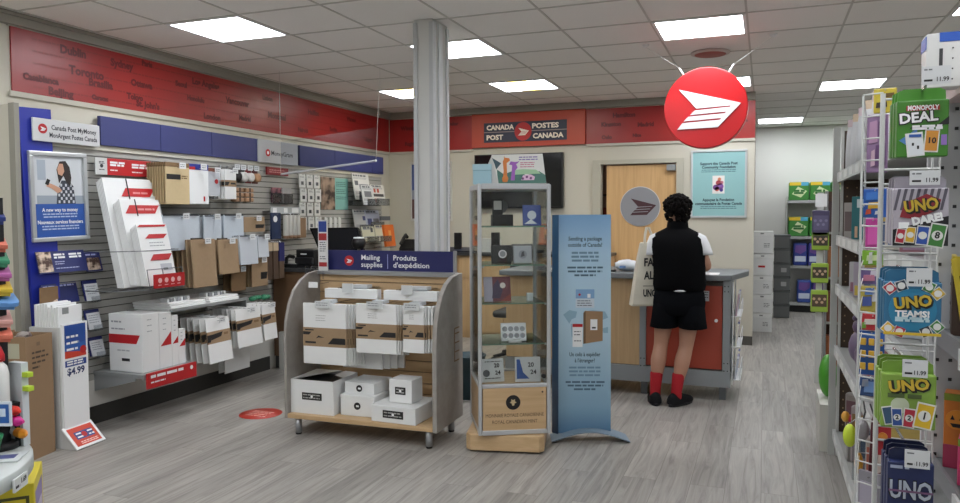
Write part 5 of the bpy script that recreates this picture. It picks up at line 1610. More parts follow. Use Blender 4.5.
# left run of the counter, towards the slat wall
t = thing('corner_counter', 'dark brown corner counter at the end of the slat wall behind the display unit', 'counter', (-4.38, 5.90, 0))
BRW = M('6a4f37', .55, noise=.05, scale=12)
MB().box(0, .03, .02, .55, .12, .93, BRW).box(.03, 1.5, .02, .05, .12, .93, BRW).box(.03, 1.5, .05, .55, .12, .9, M('4a3a2c', .6)).build('carcass', t)
MB().box(-.01, 1.55, -.0, .60, .93, .965, M('3a3b3d', .4)).build('countertop', t, bevel=.004)
MB().box(0, 1.5, .04, .06, 0, .12, M('2a2a2a', .6)).build('plinth', t)
MB().box(.09, .14, -.03, .02, .0, .36, M('c5c5c0', .5)).box(.16, .2, -.02, .02, .0, .36, M('c5c5c0', .5)).build('corner_trim', t)
CT = .965
t = thing('receipt_printer', 'black receipt printer at the left end of the corner counter', 'printer', (-4.08, 6.10, CT), -.1)
MB().box(-.11, .11, -.08, .1, .03, .17, BLACK).box(-.11, .11, -.1, -.08, .03, .10, M('1c1c1f', .4)).build('body', t, bevel=.01)
MB().box(-.05, .02, -.082, -.08, .125, .135, WHITE).build('paper_edge', t)
MB().box(-.10, .10, -.09, .09, 0, .03, M('1c1c1f', .5)).build('base', t)
t = thing('label_printer', 'low black label printer beside the monitor on the corner counter', 'printer', (-3.25, 6.12, CT), .1)
MB().box(-.12, .12, -.08, .1, 0, .08, M('18181a', .4)).polyx([(-.08, .08), (.1, .08), (.1, .11), (-.02, .10)], -.12, .12, M('222226', .35)).build('body', t, bevel=.008)
t = thing('cable_bundle', 'tangle of black cables hanging over the edge of the corner counter', 'cables', (-4.05, 5.90, CT))
q = MB()
random.seed(21)
for k in range(6):
    x = .02 + .06 * k
    q.tube([(x, .12, .012), (x + .02, .02, .02), (x + .03, -.015, .005), (x + .05, -.02, -.07 - .02 * (k % 3)), (x + .10, -.02, -.09 - .02 * (k % 3)), (x + .13, -.015, -.02), (x + .14, .01, .012), (x + .16, .1, .012)], .006, BLACK, 6)
q.build('cable', t)
t = thing('keyboard_scanner', 'black scanner and cradle with pale buttons at the left end of the corner counter', 'scanner', (-4.36, 6.02, CT))
MB().box(0, .2, -.04, .06, 0, .035, BLACK).tube([(.06, 0, .03), (.06, .01, .09), (.1, 0, .11), (.16, -.02, .10)], .018, BLACK, 8).build('body', t, bevel=.004)
MB().box(.13, .18, -.03, .0, .035, .042, M('a9a9a6', .4)).build('button', t)
t = thing('monitor', 'large black tilted monitor above the left end of the display unit', 'monitor', (-4.25, 6.30, CT))
T = Matrix.Translation((0, 0, .15)) @ Matrix.Rotation(math.radians(-18), 4, 'X') @ Matrix.Translation((0, 0, -.15))
MB().poly([(.16, .135), (.66, .145), (.55, .385), (.0, .375)], -.03, .01, M('0b0b0d', .5, spec=.2), T).build('case', t, bevel=.006)
MB().poly([(.185, .155), (.63, .165), (.535, .365), (.03, .355)], -.0315, -.03, M('121317', .3, spec=.3), T).build('screen', t)
MB().tube([(.36, .05, .01), (.36, .03, .24)], .022, BLACK, 10).box(.24, .48, -.06, .14, 0, .015, BLACK).build('stand', t)
t = thing('card_terminal', 'black card terminal with white top on a stalk, left of the pillar', 'terminal', (-3.50, 6.02, .965))
MB().lathe([(.05, 0), (.05, .012), (.014, .02), (.014, .20)], M('8a8070', .5), n=18).build('stalk', t)
MB().lathe([(.0, .185), (.05, .195), (.066, .235), (.06, .275), (.05, .285)], BLACK, n=22).build('head', t)
MB().lathe([(.05, .283), (.048, .295), (.0, .298)], M('dfe3e6', .4), n=22).build('top_cap', t)
# back counter along the wall
t = thing('back_counter', 'maple back counter with drawers along the back wall', 'counter', (-4.36, 8.16, 0))
MB().box(0, 2.71, .04, .60, .0, .98, MAPLE).build('carcass', t)
MB().box(0, 2.73, 0, .605, .98, 1.015, M('37383a', .4)).build('countertop', t, bevel=.004)
for i in range(4):
    x = .39 + .575 * i
    d = MB().box(x, x + .55, .02, .04, .72, .95, M('8a8c8c', .4) if i == 3 else MAPLE).build('drawer', t)
    MB().box(x + .2, x + .32, .0, .02, .84, .86, STEEL).build('handle', d)
    d = MB().box(x, x + .55, .02, .04, .08, .70, MAPLE).build('cabinet_door', t)
    MB().box(x + .46, x + .48, .0, .02, .5, .64, STEEL).build('handle', d)
t = thing('telephone', 'black desk telephone on the back counter left of the pillar', 'telephone', (-4.10, 8.30, 1.015))
MB().polyx([(-.09, 0), (.09, 0), (.09, .14), (.04, .15), (-.09, .04)], -.11, .13, BLACK).build('body', t, bevel=.006)
MB().tube([(-.10, -.06, .09), (-.09, -.0, .16), (-.09, .06, .20), (-.09, .10, .17)], .022, BLACK, 10).build('handset', t)
MB().poly([(0, 0), (.1, 0), (.1, .06), (0, .06)], -.003, .0, M('3a3d44', .2), Matrix.Translation((.0, -.03, .085)) @ Matrix.Rotation(math.radians(-50), 4, 'X')).build('display', t)
t = thing('card_terminal', 'black upright card terminal in a cradle right of the pillar', 'terminal', (-3.45, 8.26, 1.015))
MB().box(-.16, .20, -.06, .08, 0, .02, M('20222a', .4)).polyx([(-.06, .02), (.08, .02), (.08, .06)], -.15, .19, M('2a2d3a', .4)).build('cradle', t, bevel=.004)
MB().box(-.045, .045, .0, .04, .02, .235, BLACK).build('handset', t, bevel=.006)
t = thing('payment_terminal', 'black upright terminal on the back counter seen through the cabinet', 'terminal', (-2.97, 8.26, 1.015))
MB().box(-.05, .05, .0, .04, .0, .24, BLACK).build('handset', t, bevel=.006)
MB().box(-.02, .02, -.002, 0, .05, .09, WHITE).build('label', t)
t = thing('desk_printer', 'dark flat printer on the back counter seen through the cabinet', 'printer', (-2.80, 8.34, 1.015))
MB().box(-.12, .42, -.08, .25, 0, .05, M('2a2c30', .4)).box(.12, .4, -.06, .22, .05, .10, M('33363a', .4)).build('body', t, bevel=.006)
t = thing('paper_stack', 'stack of white papers on the back counter seen through the cabinet', 'papers', (-3.22, 8.43, 1.015))
MB().box(0, .2, 0, .2, 0, .16, M('c9cbc9', .5)).build('sheets', t)
t = thing('office_chair', 'dark grey chair back standing behind the counter, seen through the cabinet', 'chair', (-2.30, 7.3, 0))
MB().box(-.16, .16, -.03, .03, .72, 1.16, M('3a3a3c', .6)).build('backrest', t, bevel=.03, seg=3)
MB().box(-.2, .2, -.45, -.03, .45, .52, M('3a3a3c', .6)).build('seat', t, bevel=.03, seg=3)
MB().tube([(0, -.22, .08), (0, -.22, .45)], .03, BLACK, 10).tube([(0, -.1, .45), (0, .03, .5), (0, .04, .75)], .02, BLACK, 8).build('column', t)
for k in range(5):
    a = 2 * PI * k / 5
    MB().tube([(0, -.22, .10), (.26 * math.cos(a), -.22 + .26 * math.sin(a), .05)], .018, BLACK, 8).ball((.26 * math.cos(a), -.22 + .26 * math.sin(a), .026), .026, BLACK, 10).build('leg', t)
# dark bin glimpsed between the display unit and the cabinet
t = thing('waste_bin', 'dark teal bin standing between the display unit and the glass cabinet', 'bin', (-2.20, 5.5, 0))
MB().lathe([(.11, 0), (.13, .33), (.138, .335), (.138, .345), (.12, .345), (.10, .03)], M('23404a', .5), n=24).build('bin', t)

# ------------------------------------------------------------ the customer
PX, PY = -.655, 5.83
t = thing('person', 'person seen from behind in black vest, black shorts and red socks leaning on the counter', 'person', (PX, PY, 0))
SKIN = M('b98a72', .5, noise=.04, scale=15)
nodes, edges = [], []
def nd(p, r, parent=None):
    nodes.append((p, r))
    if parent is not None:
        edges.append((parent, len(nodes) - 1))
    return len(nodes) - 1
pel = nd((.05, 0, .88), (.125, .10))
wa = nd((.05, 0, 1.02), (.125, .09), pel)
ch = nd((.04, .02, 1.17), (.14, .10), wa)
uc = nd((.03, .03, 1.285), (.11, .085), ch)
nk = nd((.03, .04, 1.36), (.055, .055), uc)
nb = nd((.03, .05, 1.41), (.055, .058), nk)
h1 = nd((.03, .065, 1.46), (.068, .078), nb)
h2 = nd((.03, .06, 1.53), (.078, .092), h1)
nd((.03, .05, 1.585), (.05, .06), h2)
for s, hx, kx, ax in ((-1, -.045, -.085, -.118), (1, .135, .105, .04)):
    hip = nd((hx, 0, .80), (.085, .085), pel)
    th = nd(((hx + kx) / 2, .01, .62), (.074, .078), hip)
    kn = nd((kx, .015, .45), (.052, .056), th)
    cf = nd((kx * .6 + ax * .4, -.02, .335), (.062, .066), kn)
    sh = nd((kx * .25 + ax * .75, -.025, .20), (.038, .042), cf)
    an = nd((ax, -.03, .09), (.034, .038), sh)
    ft = nd((ax + s * .008 + .01, .06, .045), (.034, .026), an)
    nd((ax + s * .012 + .015, .13, .032), (.03, .018), ft)
def arm(s, shx, elb, wri, hand):
    a = nd((shx, .03, 1.27), (.056, .06), uc)
    b = nd(((shx + elb[0]) / 2, (.03 + elb[1]) / 2, (1.27 + elb[2]) / 2), (.045, .048), a)
    e = nd(elb, (.038, .040), b)
    f = nd(tuple((elb[i] * .6 + wri[i] * .4) for i in range(3)), (.038, .036), e)
    w_ = nd(wri, (.026, .022), f)
    p = nd(hand, (.034, .018), w_)
    d = (Vector(hand) - Vector(wri)).normalized()
    side = Vector((-d.y, d.x, 0)).normalized()
    hv = Vector(hand)
    for k, (off, ln) in enumerate(((-.030, .062), (-.010, .074), (.010, .070), (.029, .054))):
        b0 = hv + d * .035 + side * off
        i0 = nd(tuple(b0), (.010, .010), p)
        i1 = nd(tuple(b0 + d * ln * .55 + Vector((0, 0, .010))), (.009, .009), i0)
        nd(tuple(b0 + d * ln + Vector((0, 0, -.008))), (.0075, .0075), i1)
    tb = hv + d * -.01 - side * s * -.036
    i0 = nd(tuple(tb), (.012, .011), p)
    nd(tuple(tb + d * .045 + side * s * .02), (.0085, .0085), i0)
arm(1, .165, (.250, .02, 1.07), (.215, .235, 1.035), (.185, .30, 1.02))
arm(-1, -.105, (-.165, .03, 1.06), (-.13, .235, 1.035), (-.09, .30, 1.02))
me = bpy.data.meshes.new('body')
me.from_pydata([n[0] for n in nodes], edges, [])
me.materials.append(SKIN)
bo = bpy.data.objects.new('body', me)
COL.objects.link(bo)
bo.parent = t
sk = bo.modifiers.new('skin', 'SKIN')
sk.use_smooth_shade = True
if not me.skin_vertices:
    bm = bmesh.new()
    bm.from_mesh(me)
    bm.verts.layers.skin.verify()
    bm.to_mesh(me)
    bm.free()
for i, n in enumerate(nodes):
    me.skin_vertices[0].data[i].radius = n[1]
me.skin_vertices[0].data[0].use_root = True
sb = bo.modifiers.new('sub', 'SUBSURF')
sb.levels = 2
sb.render_levels = 2
# face (turned to the counter) and ears
q = MB().ball((.03, .155, 1.50), (.012, .02, .02), SKIN, 10).ball((-.002, .14, 1.522), (.013, .008, .008), WHITE, 10).ball((.062, .14, 1.522), (.013, .008, .008), WHITE, 10)
q.ball((-.002, .147, 1.521), .005, INK, 8).ball((.062, .147, 1.521), .005, INK, 8).ball((.03, .143, 1.462), (.024, .008, .006), M('9a5a52', .5), 10)
q.build('face', t)
for s in (-1, 1):
    MB().ball((.03 + s * .085, .045, 1.505), (.012, .022, .032), SKIN, 12).build('ear', t)
HAIR = M('0d0908', .8, spec=.12)
random.seed(4)
q = MB().ball((.03, .035, 1.528), (.094, .10, .080), HAIR, 20)
for k in range(330):
    th = random.uniform(0, 2 * PI)
    ph = random.uniform(-.75, 1.45)
    x, y, z = math.cos(ph) * math.cos(th), math.cos(ph) * math.sin(th), math.sin(ph)
    if y > .55 and z < .35:
        continue
    r_ = random.uniform(.010, .019)
    q.ball((.03 + .096 * x + random.uniform(-.006, .006), .03 + .102 * y, 1.522 + .083 * z + random.uniform(-.005, .006)), (r_, r_, r_ * .9), HAIR, 8)
for k in range(34):
    th = random.uniform(PI * 1.05, PI * 1.95)
    zz = random.uniform(1.40, 1.47)
    rr = .066 + (zz - 1.40) * .35
    q.ball((.03 + rr * math.cos(th), .045 + rr * math.sin(th), zz), random.uniform(.013, .02), HAIR, 8)
q.build('hair', t)
VEST = M('08080a', .9, spec=.1)
MB().loft([((.05, 0, .888), .190, .133), ((.05, 0, .925), .198, .140), ((.05, 0, 1.02), .192, .136), ((.045, .01, 1.12), .197, .14), ((.035, .02, 1.21), .205, .145), ((.03, .028, 1.275), .203, .134),
           ((.03, .032, 1.312), .175, .115), ((.03, .036, 1.34), .12, .09), ((.03, .04, 1.36), .082, .08), ((.03, .042, 1.405), .076, .076), ((.03, .042, 1.41), .066, .066)], VEST, n=36).build('vest', t)
SHIRT = M('d3d4d6', .75)
q = MB()
q.loft([((.165, .03, 1.318), .03, .045), ((.178, .03, 1.295), .062, .068), ((.205, .03, 1.24), .062, .07), ((.226, .03, 1.18), .062, .068), ((.232, .03, 1.155), .063, .07)], SHIRT, n=24)
q.loft([((-.105, .03, 1.318), .03, .045), ((-.118, .03, 1.295), .062, .068), ((-.14, .03, 1.24), .06, .07), ((-.155, .03, 1.17), .06, .068), ((-.16, .03, 1.15), .062, .07)], SHIRT, n=24)
q.ball((.065, -.105, .89), (.055, .035, .014), SHIRT, 14)
q.build('shirt', t)
SHORT = M('0c0d11', .9, spec=.1)
q = MB()
q.loft([((.05, 0, .892), .178, .122), ((.05, 0, .86), .187, .130), ((.05, -.005, .79), .196, .14), ((.045, 0, .725), .192, .135), ((.045, 0, .70), .15, .12)], SHORT, n=36)
for cx, sl_ in ((-.048, -.012), (.142, .012)):
    q.loft([((cx, 0, .81), .08, .11), ((cx, 0, .76), .098, .125), ((cx + sl_ * .5, 0, .66), .103, .124), ((cx + sl_, 0, .60), .106, .125), ((cx + sl_, 0, .595), .09, .11)], SHORT, n=28)
q.build('shorts', t, sub=0)
SOCK = M('a81420', .8)
for kx, ax in ((-.085, -.118), (.105, .04)):
    MB().loft([((ax, -.03, .05), .042, .05), ((ax, -.03, .10), .040, .046), ((kx * .22 + ax * .78, -.026, .235), .048, .053), ((kx * .24 + ax * .76, -.026, .25), .043, .048)], SOCK, n=24).build('sock', t)
for s, ax in ((-1, -.118), (1, .04)):
    T = Matrix.Translation((ax, -.03, 0)) @ Matrix.Rotation(math.radians(-27 if s > 0 else 12), 4, 'Z') @ Matrix.Scale(1.04, 4)
    q = MB()
    pts = []
    for k in range(20):
        a = 2 * PI * k / 20
        pts.append(((.047 if math.sin(a) < 0 else .052) * math.cos(a), .055 + .14 * math.sin(a)))
    q.polyz(pts, 0, .022, M('121214', .7), T)
    sh_ = q.build('shoe', t, bevel=.004)
    u = MB()
    rings = [(-.078, .02, .035), (-.065, .04, .075), (-.02, .046, .085), (.04, .047, .075), (.09, .05, .055), (.14, .048, .042), (.18, .03, .03), (.192, .01, .015)]
    vs, fs = [], []
    n = 16
    for y, w_, h_ in rings:
        for k in range(n):
            a = PI * k / (n - 1)
            vs.append((w_ * math.cos(a), y, .018 + h_ * math.sin(a)))
    for i in range(len(rings) - 1):
        for k in range(n - 1):
            fs.append((i * n + k, (i + 1) * n + k, (i + 1) * n + k + 1, i * n + k + 1))
    fs.append(tuple(range(n)))
    fs.append(tuple((len(rings) - 1) * n + k for k in range(n - 1, -1, -1)))
    u.add(vs, fs, M('161618', .8, spec=.2), T, smooth=True)
    u.build('upper', sh_)

t = thing('tote_bag', 'cream canvas tote bag with black capital letters hanging from the left shoulder', 'bag', (-.945, 5.73, .755), math.radians(24))
CAN = M('c9c3b2', .8, noise=.05, scale=25)
q = MB()
R_ = [(.0, .215, .0, .10), (.005, .225, -.005, .11), (.03, .225, .005, .10), (.055, .225, .03, .085), (.075, .22, .045, .07)]
Z_ = [0, .02, .2, .38, .49]
vs, fs = [], []
for (x0, x1, y0, y1), z in zip(R_, Z_):
    vs += [(x0, y0, z), (x1, y0, z), (x1, y1, z), (x0, y1, z)]
for i in range(4):
    for k in range(4):
        fs.append((i * 4 + k, i * 4 + (k + 1) % 4, i * 4 + 4 + (k + 1) % 4, i * 4 + 4 + k))
fs += [(3, 2, 1, 0), (16, 17, 18, 19)]
q.add(vs, fs, CAN)
q.build('bag_body', t, bevel=.008)
q = MB()
for s, zz in (('FATI', .335), ('ALTI', .235)):
    q.text(s, .095, zz, .085, INK, y=.016 if zz > .3 else .002, bold=.003, align='LEFT', width=.125)
q.box(.085, .224, -.003, .0025, .155, .159, INK)
q.text('UNGC', .085, .10, .075, INK, y=-.006, bold=.003, align='LEFT', width=.13)
q.build('lettering', t)
q = MB()
for y, xx in ((.045, .0), (.07, .0)):
    q.tube([(.11, y, .48), (.12, y + .02, .55), (.135, y + .03, .605)], .007, CAN, 8)
    q.tube([(.19, y, .48), (.17, y + .02, .55), (.15, y + .03, .605)], .007, CAN, 8)
q.build('strap', t)

# ------------------------------------------------------------ far aisle at right
for k in range(5):
    zz = [.0, .235, .47, .70, .975][k]
    hh = [.232, .232, .227, .27, .272][k]
    t = thing('storage_box', 'white lidded carton behind the red banner wall, ' + ('bottom', 'second from the bottom', 'middle', 'fourth from the bottom', 'topmost')[k] + ' of its stack', 'box', (-.14 + .008 * (k % 2), 9.82, zz + .0), 0, 'stacked white cartons in the far aisle')
    MB().box(0, .235, 0, .33, 0, hh - .002, M('dcdddc', .55)).build('body', t, bevel=.003)
    MB().box(-.004, .239, -.005, .335, hh - .055, hh - .001, M('e2e3e1', .55)).build('lid', t, bevel=.002)
    q = MB()
    if k == 3:
        q.box(.06, .14, -.001, 0, .10, .125, RED)
    else:
        q.lines(.13, .20, [.12, .10, .08], .01, M('8a8c8c', .5), y=-.001)
    q.box(.09, .13, -.006, -.005, hh - .035, hh - .02, M('77797a', .5))
    q.build('label', t)
GB_ = M('6a6e6e', .6)
for k in range(6):
    t = thing('storage_bin', 'dark grey plastic bin beside the white cartons, ' + ('bottom', 'second', 'third', 'fourth', 'fifth', 'topmost')[k] + (' of its stack' if k in (0, 5) else ' from the bottom of its stack'), 'bin', (.13, 11.25, .195 * k), 0, 'stacked dark grey bins in the far aisle')
    MB().polyx([(0, 0), (-.02, .19), (.32, .19), (.30, 0)], 0, .205, GB_).build('body', t, bevel=.004)
    MB().box(-.006, .211, -.03, .33, .165, .192, M('585c5c', .6)).build('rim', t, bevel=.003)
    if k in (2, 3):
        MB().box(.09, .16, -.022, -.018, .06, .12, M('a9abab', .5)).build('label', t)
t = thing('wall_shelving', 'white wall shelving unit with paper goods at the far end of the aisle', 'shelving', (.31, 12.0, 0))
MB().box(0, 1.5, .30, .32, 0, 1.72, M('b7b8b2', .6)).build('back_panel', t)
for z in (.14, .69, 1.125, 1.655):
    MB().box(0, 1.5, -.02 if z > .2 else -.05, .30, z - .03, z, M('b9bbb8', .5)).box(0, 1.5, -.03 if z > .2 else -.055, -.02 if z > .2 else -.05, z - .035, z + .005, M('a2a4a3', .5)).build('shelf', t)
MB().box(.0, 1.5, .02, .3, 0, .11, M('1c1c1e', .6)).build('plinth', t)
MB().box(-.015, 0, 0, .32, 0, 1.72, M('b7b8b2', .6)).build('side_panel', t)
def towel_pack(x, z, w_, h_, label):
    t = thing('towel_pack', label, 'pack', (x, 11.99, z), 0, 'green paper towel packs')
    MB().box(0, w_, 0, .25, 0, h_, M('3a8236', .4)).build('wrap', t, bevel=.02, seg=3)
    q = MB().box(.01, w_ * .6, -.002, 0, h_ * .82, h_ * .99, M('d8b92f', .4)).box(w_ * .6, w_ - .01, -.002, 0, h_ * .8, h_ * .99, M('4fa5c9', .4))
    q.poly([(w_ * .15, h_ * .35), (w_ * .6, h_ * .15), (w_ * .9, h_ * .5), (w_ * .45, h_ * .75)], -.003, 0, M('c9d8a9', .4))
    q.lines(w_ * .25, w_ * .8, [h_ * .52, h_ * .4], .03, M('2a6a30', .4), y=-.004)
    q.build('print', t)
towel_pack(.325, 1.66, .275, .27, 'green paper towel pack on the top far shelf, left one')
towel_pack(.612, 1.66, .275, .27, 'green paper towel pack on the top far shelf, second from the left')
towel_pack(.90, 1.66, .275, .27, 'green paper towel pack on the top far shelf, beside the grey post')
towel_pack(.325, 1.13, .275, .285, 'green paper towel pack on the second far shelf, left one')
towel_pack(.612, 1.13, .275, .285, 'green paper towel pack on the second far shelf, behind the hanging strip')
def tissue(x, z, label, c):
    t = thing('tissue_pack', label, 'pack', (x, 11.99, z), 0, 'purple and blue tissue packs')
    MB().box(0, .19, 0, .22, 0, .335, M(c, .35)).build('wrap', t, bevel=.02, seg=3)
    MB().box(.02, .17, -.002, 0, .06, .14, M('c9d4e6', .4)).poly([(.02, .20), (.10, .17), (.17, .22), (.17, .30), (.03, .30)], -.002, 0, M('6a4a92', .4)).build('print', t)
tissue(.40, .695, 'blue and purple tissue pack on the third far shelf, left one', '2c3f8e')
tissue(.60, .695, 'blue and purple tissue pack on the third far shelf, right one', '3a3f8e')
tissue(.46, .145, 'blue and purple tissue pack on the lowest far shelf, left one', '2c4a9a')
tissue(.66, .145, 'blue and purple tissue pack on the lowest far shelf, right one', '3a3a80')
# clip strip with hanging packs
t = thing('clip_strip', 'white hanging strip that carries snack packs at the end of the far gondola', 'strip', (.44, 6.985, 0))
MB().box(-.025, .025, .0, .006, 0, 1.64, M('c9cac6', .5)).box(-.04, .05, -.004, 0, 1.52, 1.63, WHITE).build('strip', t)
for i, (z, nm, c1, c2) in enumerate(((1.27, 'purple grey', '4a4460', '5f5a78'), (1.15, 'green topped', '8fae3f', '3f3a30'), (.87, 'lime green', '9dbc48', '4a4436'), (.62, 'lowest lime green', '9dbc48', '5a4a3a'))):
    o = thing('snack_pack', nm + ' pack on the hanging strip, ' + ('topmost', 'second', 'third', 'lowest')[i], 'pack', (.375, 6.962, z), 0, 'packs on the hanging strip')
    h_ = (.22, .16, .17, .19)[i]
    MB().box(0, .135, -.012, .02, 0, h_, M(c1, .4)).build('pouch', o, bevel=.01)
    q = MB().box(.01, .125, -.014, -.012, h_ * .25, h_ * .8, M(c2, .5))
    for k in range(5):
        q.disc(.025 + .021 * k, h_ * (.45 if k % 2 else .6), .012, -.0155, -.014, M('c9a98a' if i else '7d7a95', .5), 10)
    q.build('print', o)
t = thing('snack_rack', 'brown and orange goods on a narrow rack behind the hanging strip', 'rack', (.50, 7.25, 0))
MB().box(0, .35, .15, .17, 0, 1.66, M('5a4636', .7)).box(0, .02, 0, .15, 0, 1.66, M('8a8c8c', .5)).build('frame', t)
for i, z in enumerate((.1, .5, .9, 1.3)):
    MB().box(.02, .35, 0, .15, z - .02, z, M('a9a9a5', .5)).build('shelf', t)
for i, (z, c) in enumerate(((.1, '9a5a35'), (.5, '7a4a3a'), (.9, 'a56a40'), (1.3, '4a3a3a'))):
    o = thing('goods_box', ('dark orange', 'brown', 'orange', 'dark')[i] + ' goods box on the narrow rack, ' + ('lowest', 'second', 'third', 'top')[i] + ' shelf', 'box', (.525, 7.27, z), 0, 'goods on the narrow rack')
    MB().box(0, .3, 0, .12, 0, .27, M(c, .5, noise=.4, scale=18)).build('carton', o)

# ------------------------------------------------------------ toy gondola along the right aisle
GX0, GX1, GY1 = .44, .90, 4.80
HOLE = M('8f6f4f', .6)
PEGB = M('4c3d31', .7)
t = thing('gondola', 'grey shop gondola along the right aisle with pegboard end and price rails', 'gondola', (0, 0, 0))
GP = M('b3b4b0', .45)
MB().box(.375, .412, 4.92, 4.95, 0, 1.97, GP).box(.418, .432, 4.91, 4.94, 0, 1.97, M('c9cac6', .4)).build('upright', t)
q = MB().box(.432, 1.3, 4.92, 4.935, .1, 1.95, PEGB)
for i in range(9):
    for j in range(36):
        q.box(.45 + .0508 * i, .457 + .0508 * i, 4.918, 4.92, .14 + .0508 * j - .004, .14 + .0508 * j + .004, M('a98f6a', .6))
q.build('pegboard', t)
MB().box(.90, .92, 2.05, 4.92, .1, 1.92, M('8d8f8f', .6)).build('back_panel', t)
SH = (.15, .66, 1.03, 1.32, 1.69)
for z in SH:
    o = MB().box(.415, .90, 2.1, 4.91, z - .03, z, M('a9aaa7', .45)).build('shelf', t)
    q = MB().box(.397, .415, 2.1, 4.91, z - .045, z + .012, M('b9bbb9', .35))
    for k in range(9):
        q.box(.395, .397, 4.6 - .27 * k, 4.76 - .27 * k, z - .035, z + .004, M('d5d7d5', .4))
    q.build('price_rail', o)
MB().box(.43, .90, 2.1, 4.91, 0, .12, M('8a8b88', .5)).build('plinth', t)
t = thing('low_platform', 'low white platform end beyond the grey gondola post', 'platform', (.33, 4.97, 0))
MB().polyx([(.0, 0), (0, .29), (.30, .32), (.30, 0)], 0, .07, M('c2c1b8', .5)).build('panel', t)
t = thing('play_ball', 'lime green toy ball in the gap left of the grey gondola post', 'ball', (.385, 5.14, .44))
MB().ball((0, 0, 0), (.055, .08, .135), M('4a9a2c', .4), 20).build('ball', t)

def goods(name, label, cat, x, y, z, rz=0.0, group='toys and goods on the gondola shelves'):
    return thing(name, label, cat, (x, y, z), rz, group)
# top shelf: pastel bags
for i, (y, c) in enumerate(((4.55, 'd9c4ac'), (4.3, 'c9b8b0'), (4.05, 'b5bccb'), (3.8, 'c2b59a'), (3.55, 'd2b8a8'))):
    o = goods('party_bag', 'pastel clear party bag on the top gondola shelf, ' + ('farthest', 'second farthest', 'middle', 'fourth', 'nearest')[i] + ' from the camera' if i < 4 else 'pastel clear party bag on the top gondola shelf, nearest the camera', 'bag', .455, y, 1.693, -.4)
    MB().loft([((0, 0, 0), .05, .03), ((0, 0, .1), .05, .03), ((0, 0, .2), .045, .02), ((0, 0, .24), .04, .008)], glass_mat('party_' + c, c, rough=.2, milk=.8), n=14).build('pouch', o)
    MB().box(-.04, .04, -.004, .004, .24, .28, M('cbb59a' if i % 2 else 'c9b5ba', .4)).build('header', o)
# teal box on the shelf at 1.32
o = goods('toy_box', 'teal boxed set standing on the gondola shelf by the pegboard', 'box', .45, 4.45, 1.322, math.radians(-35))
MB().box(-.02, .10, 0, .06, 0, .23, M('1f6a70', .4)).build('carton', o, bevel=.003)
MB().box(.01, .05, -.001, 0, .17, .215, M('b9c9c9', .4)).box(.0, .015, -.001, 0, .01, .07, M('c9a98a', .4)).box(.06, .075, -.001, 0, .01, .06, M('4a8a90', .4)).build('print', o)
o = goods('clear_pack', 'pale clear blister pack left of the teal box on the gondola shelf', 'pack', .428, 4.65, 1.322, math.radians(-30))
MB().box(-.015, .05, 0, .03, 0, .2, M('a59f9a', .2)).box(-.01, .045, -.002, 0, .04, .15, M('6a5a5a', .4)).build('pack', o)
for i, (y, c, h_) in enumerate(((4.45, 'b0aeb0', .17), (4.25, 'a39aa8', .18), (4.05, 'b8b4ac', .15))):
    o = goods('clear_pack', 'pale clear toy pack on the middle gondola shelf, ' + ('far', 'centre', 'near')[i] + ' one', 'pack', .435, y, 1.032, math.radians(-30))
    MB().box(-.01, .09, 0, .04, 0, h_, M(c, .25)).build('blister', o, bevel=.006)
    MB().box(.0, .08, -.002, 0, .01, .06, M(('8a5a6a', 'c9b04a', '5a6a8a')[i], .4)).build('print', o)
for i, (y, z, c, nm) in enumerate(((3.55, 1.032, 'd6c23a', 'yellow'), (3.5, 1.06, 'b8b8bc', 'grey'), (3.45, 1.088, 'a86a8a', 'pink'), (3.4, 1.116, '4a4470', 'purple'))):
    o = goods('game_box', nm + ' flat game box in the pile on the middle gondola shelf', 'box', .417, y - .1, z)
    MB().box(.0, .3, 0, .25, 0, .026, M(c, .4)).build('carton', o, bevel=.002)
    MB().lines(.02, .28, [.013], .01, M('e0dcd2', .4), y=-.001).build('print', o)
for i in range(3):
    o = goods('plush_toy', ('mauve', 'dusty purple', 'lilac')[i] + ' wrapped soft toy on the lower gondola shelf', 'toy', .485, 4.4 - .28 * i, .662)
    MB().ball((0, 0, .09), (.06, .08, .09), M(('6d5f78', '7a6a80', '8a7a8a')[i], .4), 14).ball((0, -.02, .20), (.045, .045, .045), M(('5f5068', '6a5a72', '7d6d80')[i], .4), 12).build('body', o)
    MB().ball((-.03, -.02, .245), .016, M('5a4a62', .5), 8).ball((.03, -.02, .245), .016, M('5a4a62', .5), 8).build('ear', o)
o = goods('toy_fish', 'red and yellow toy figure lying on the gondola base shelf', 'toy', .475, 4.35, .152)
MB().ball((0, 0, .22), (.055, .04, .03), M('b5284a', .4), 14).ball((-.06, 0, .23), (.022, .03, .03), M('d8a03a', .4), 10).tube([(.04, 0, .22), (.09, 0, .25)], .012, M('b5284a', .4), 8).build('body', o)
MB().box(-.05, .05, -.03, .03, 0, .19, M('77736f', .4)).build('stand', o)
for i in range(4):
    o = goods('clear_pack', 'greyish clear toy pack on the gondola base shelf, ' + ('farthest', 'second', 'third', 'nearest')[i] + ' of four', 'pack', .46, 4.6 - .3 * i, .152, -.5)
    MB().box(-.03, .08, 0, .05, 0, .30, M(('8d8580', '9a8f8f', '857f88', 'a09890')[i], .3)).build('blister', o, bevel=.01)
    MB().box(-.02, .07, -.002, 0, .12, .26, M(('6a4a52', '8a6a3a', '4a5a6a', 'a05a4a')[i], .4)).build('print', o)

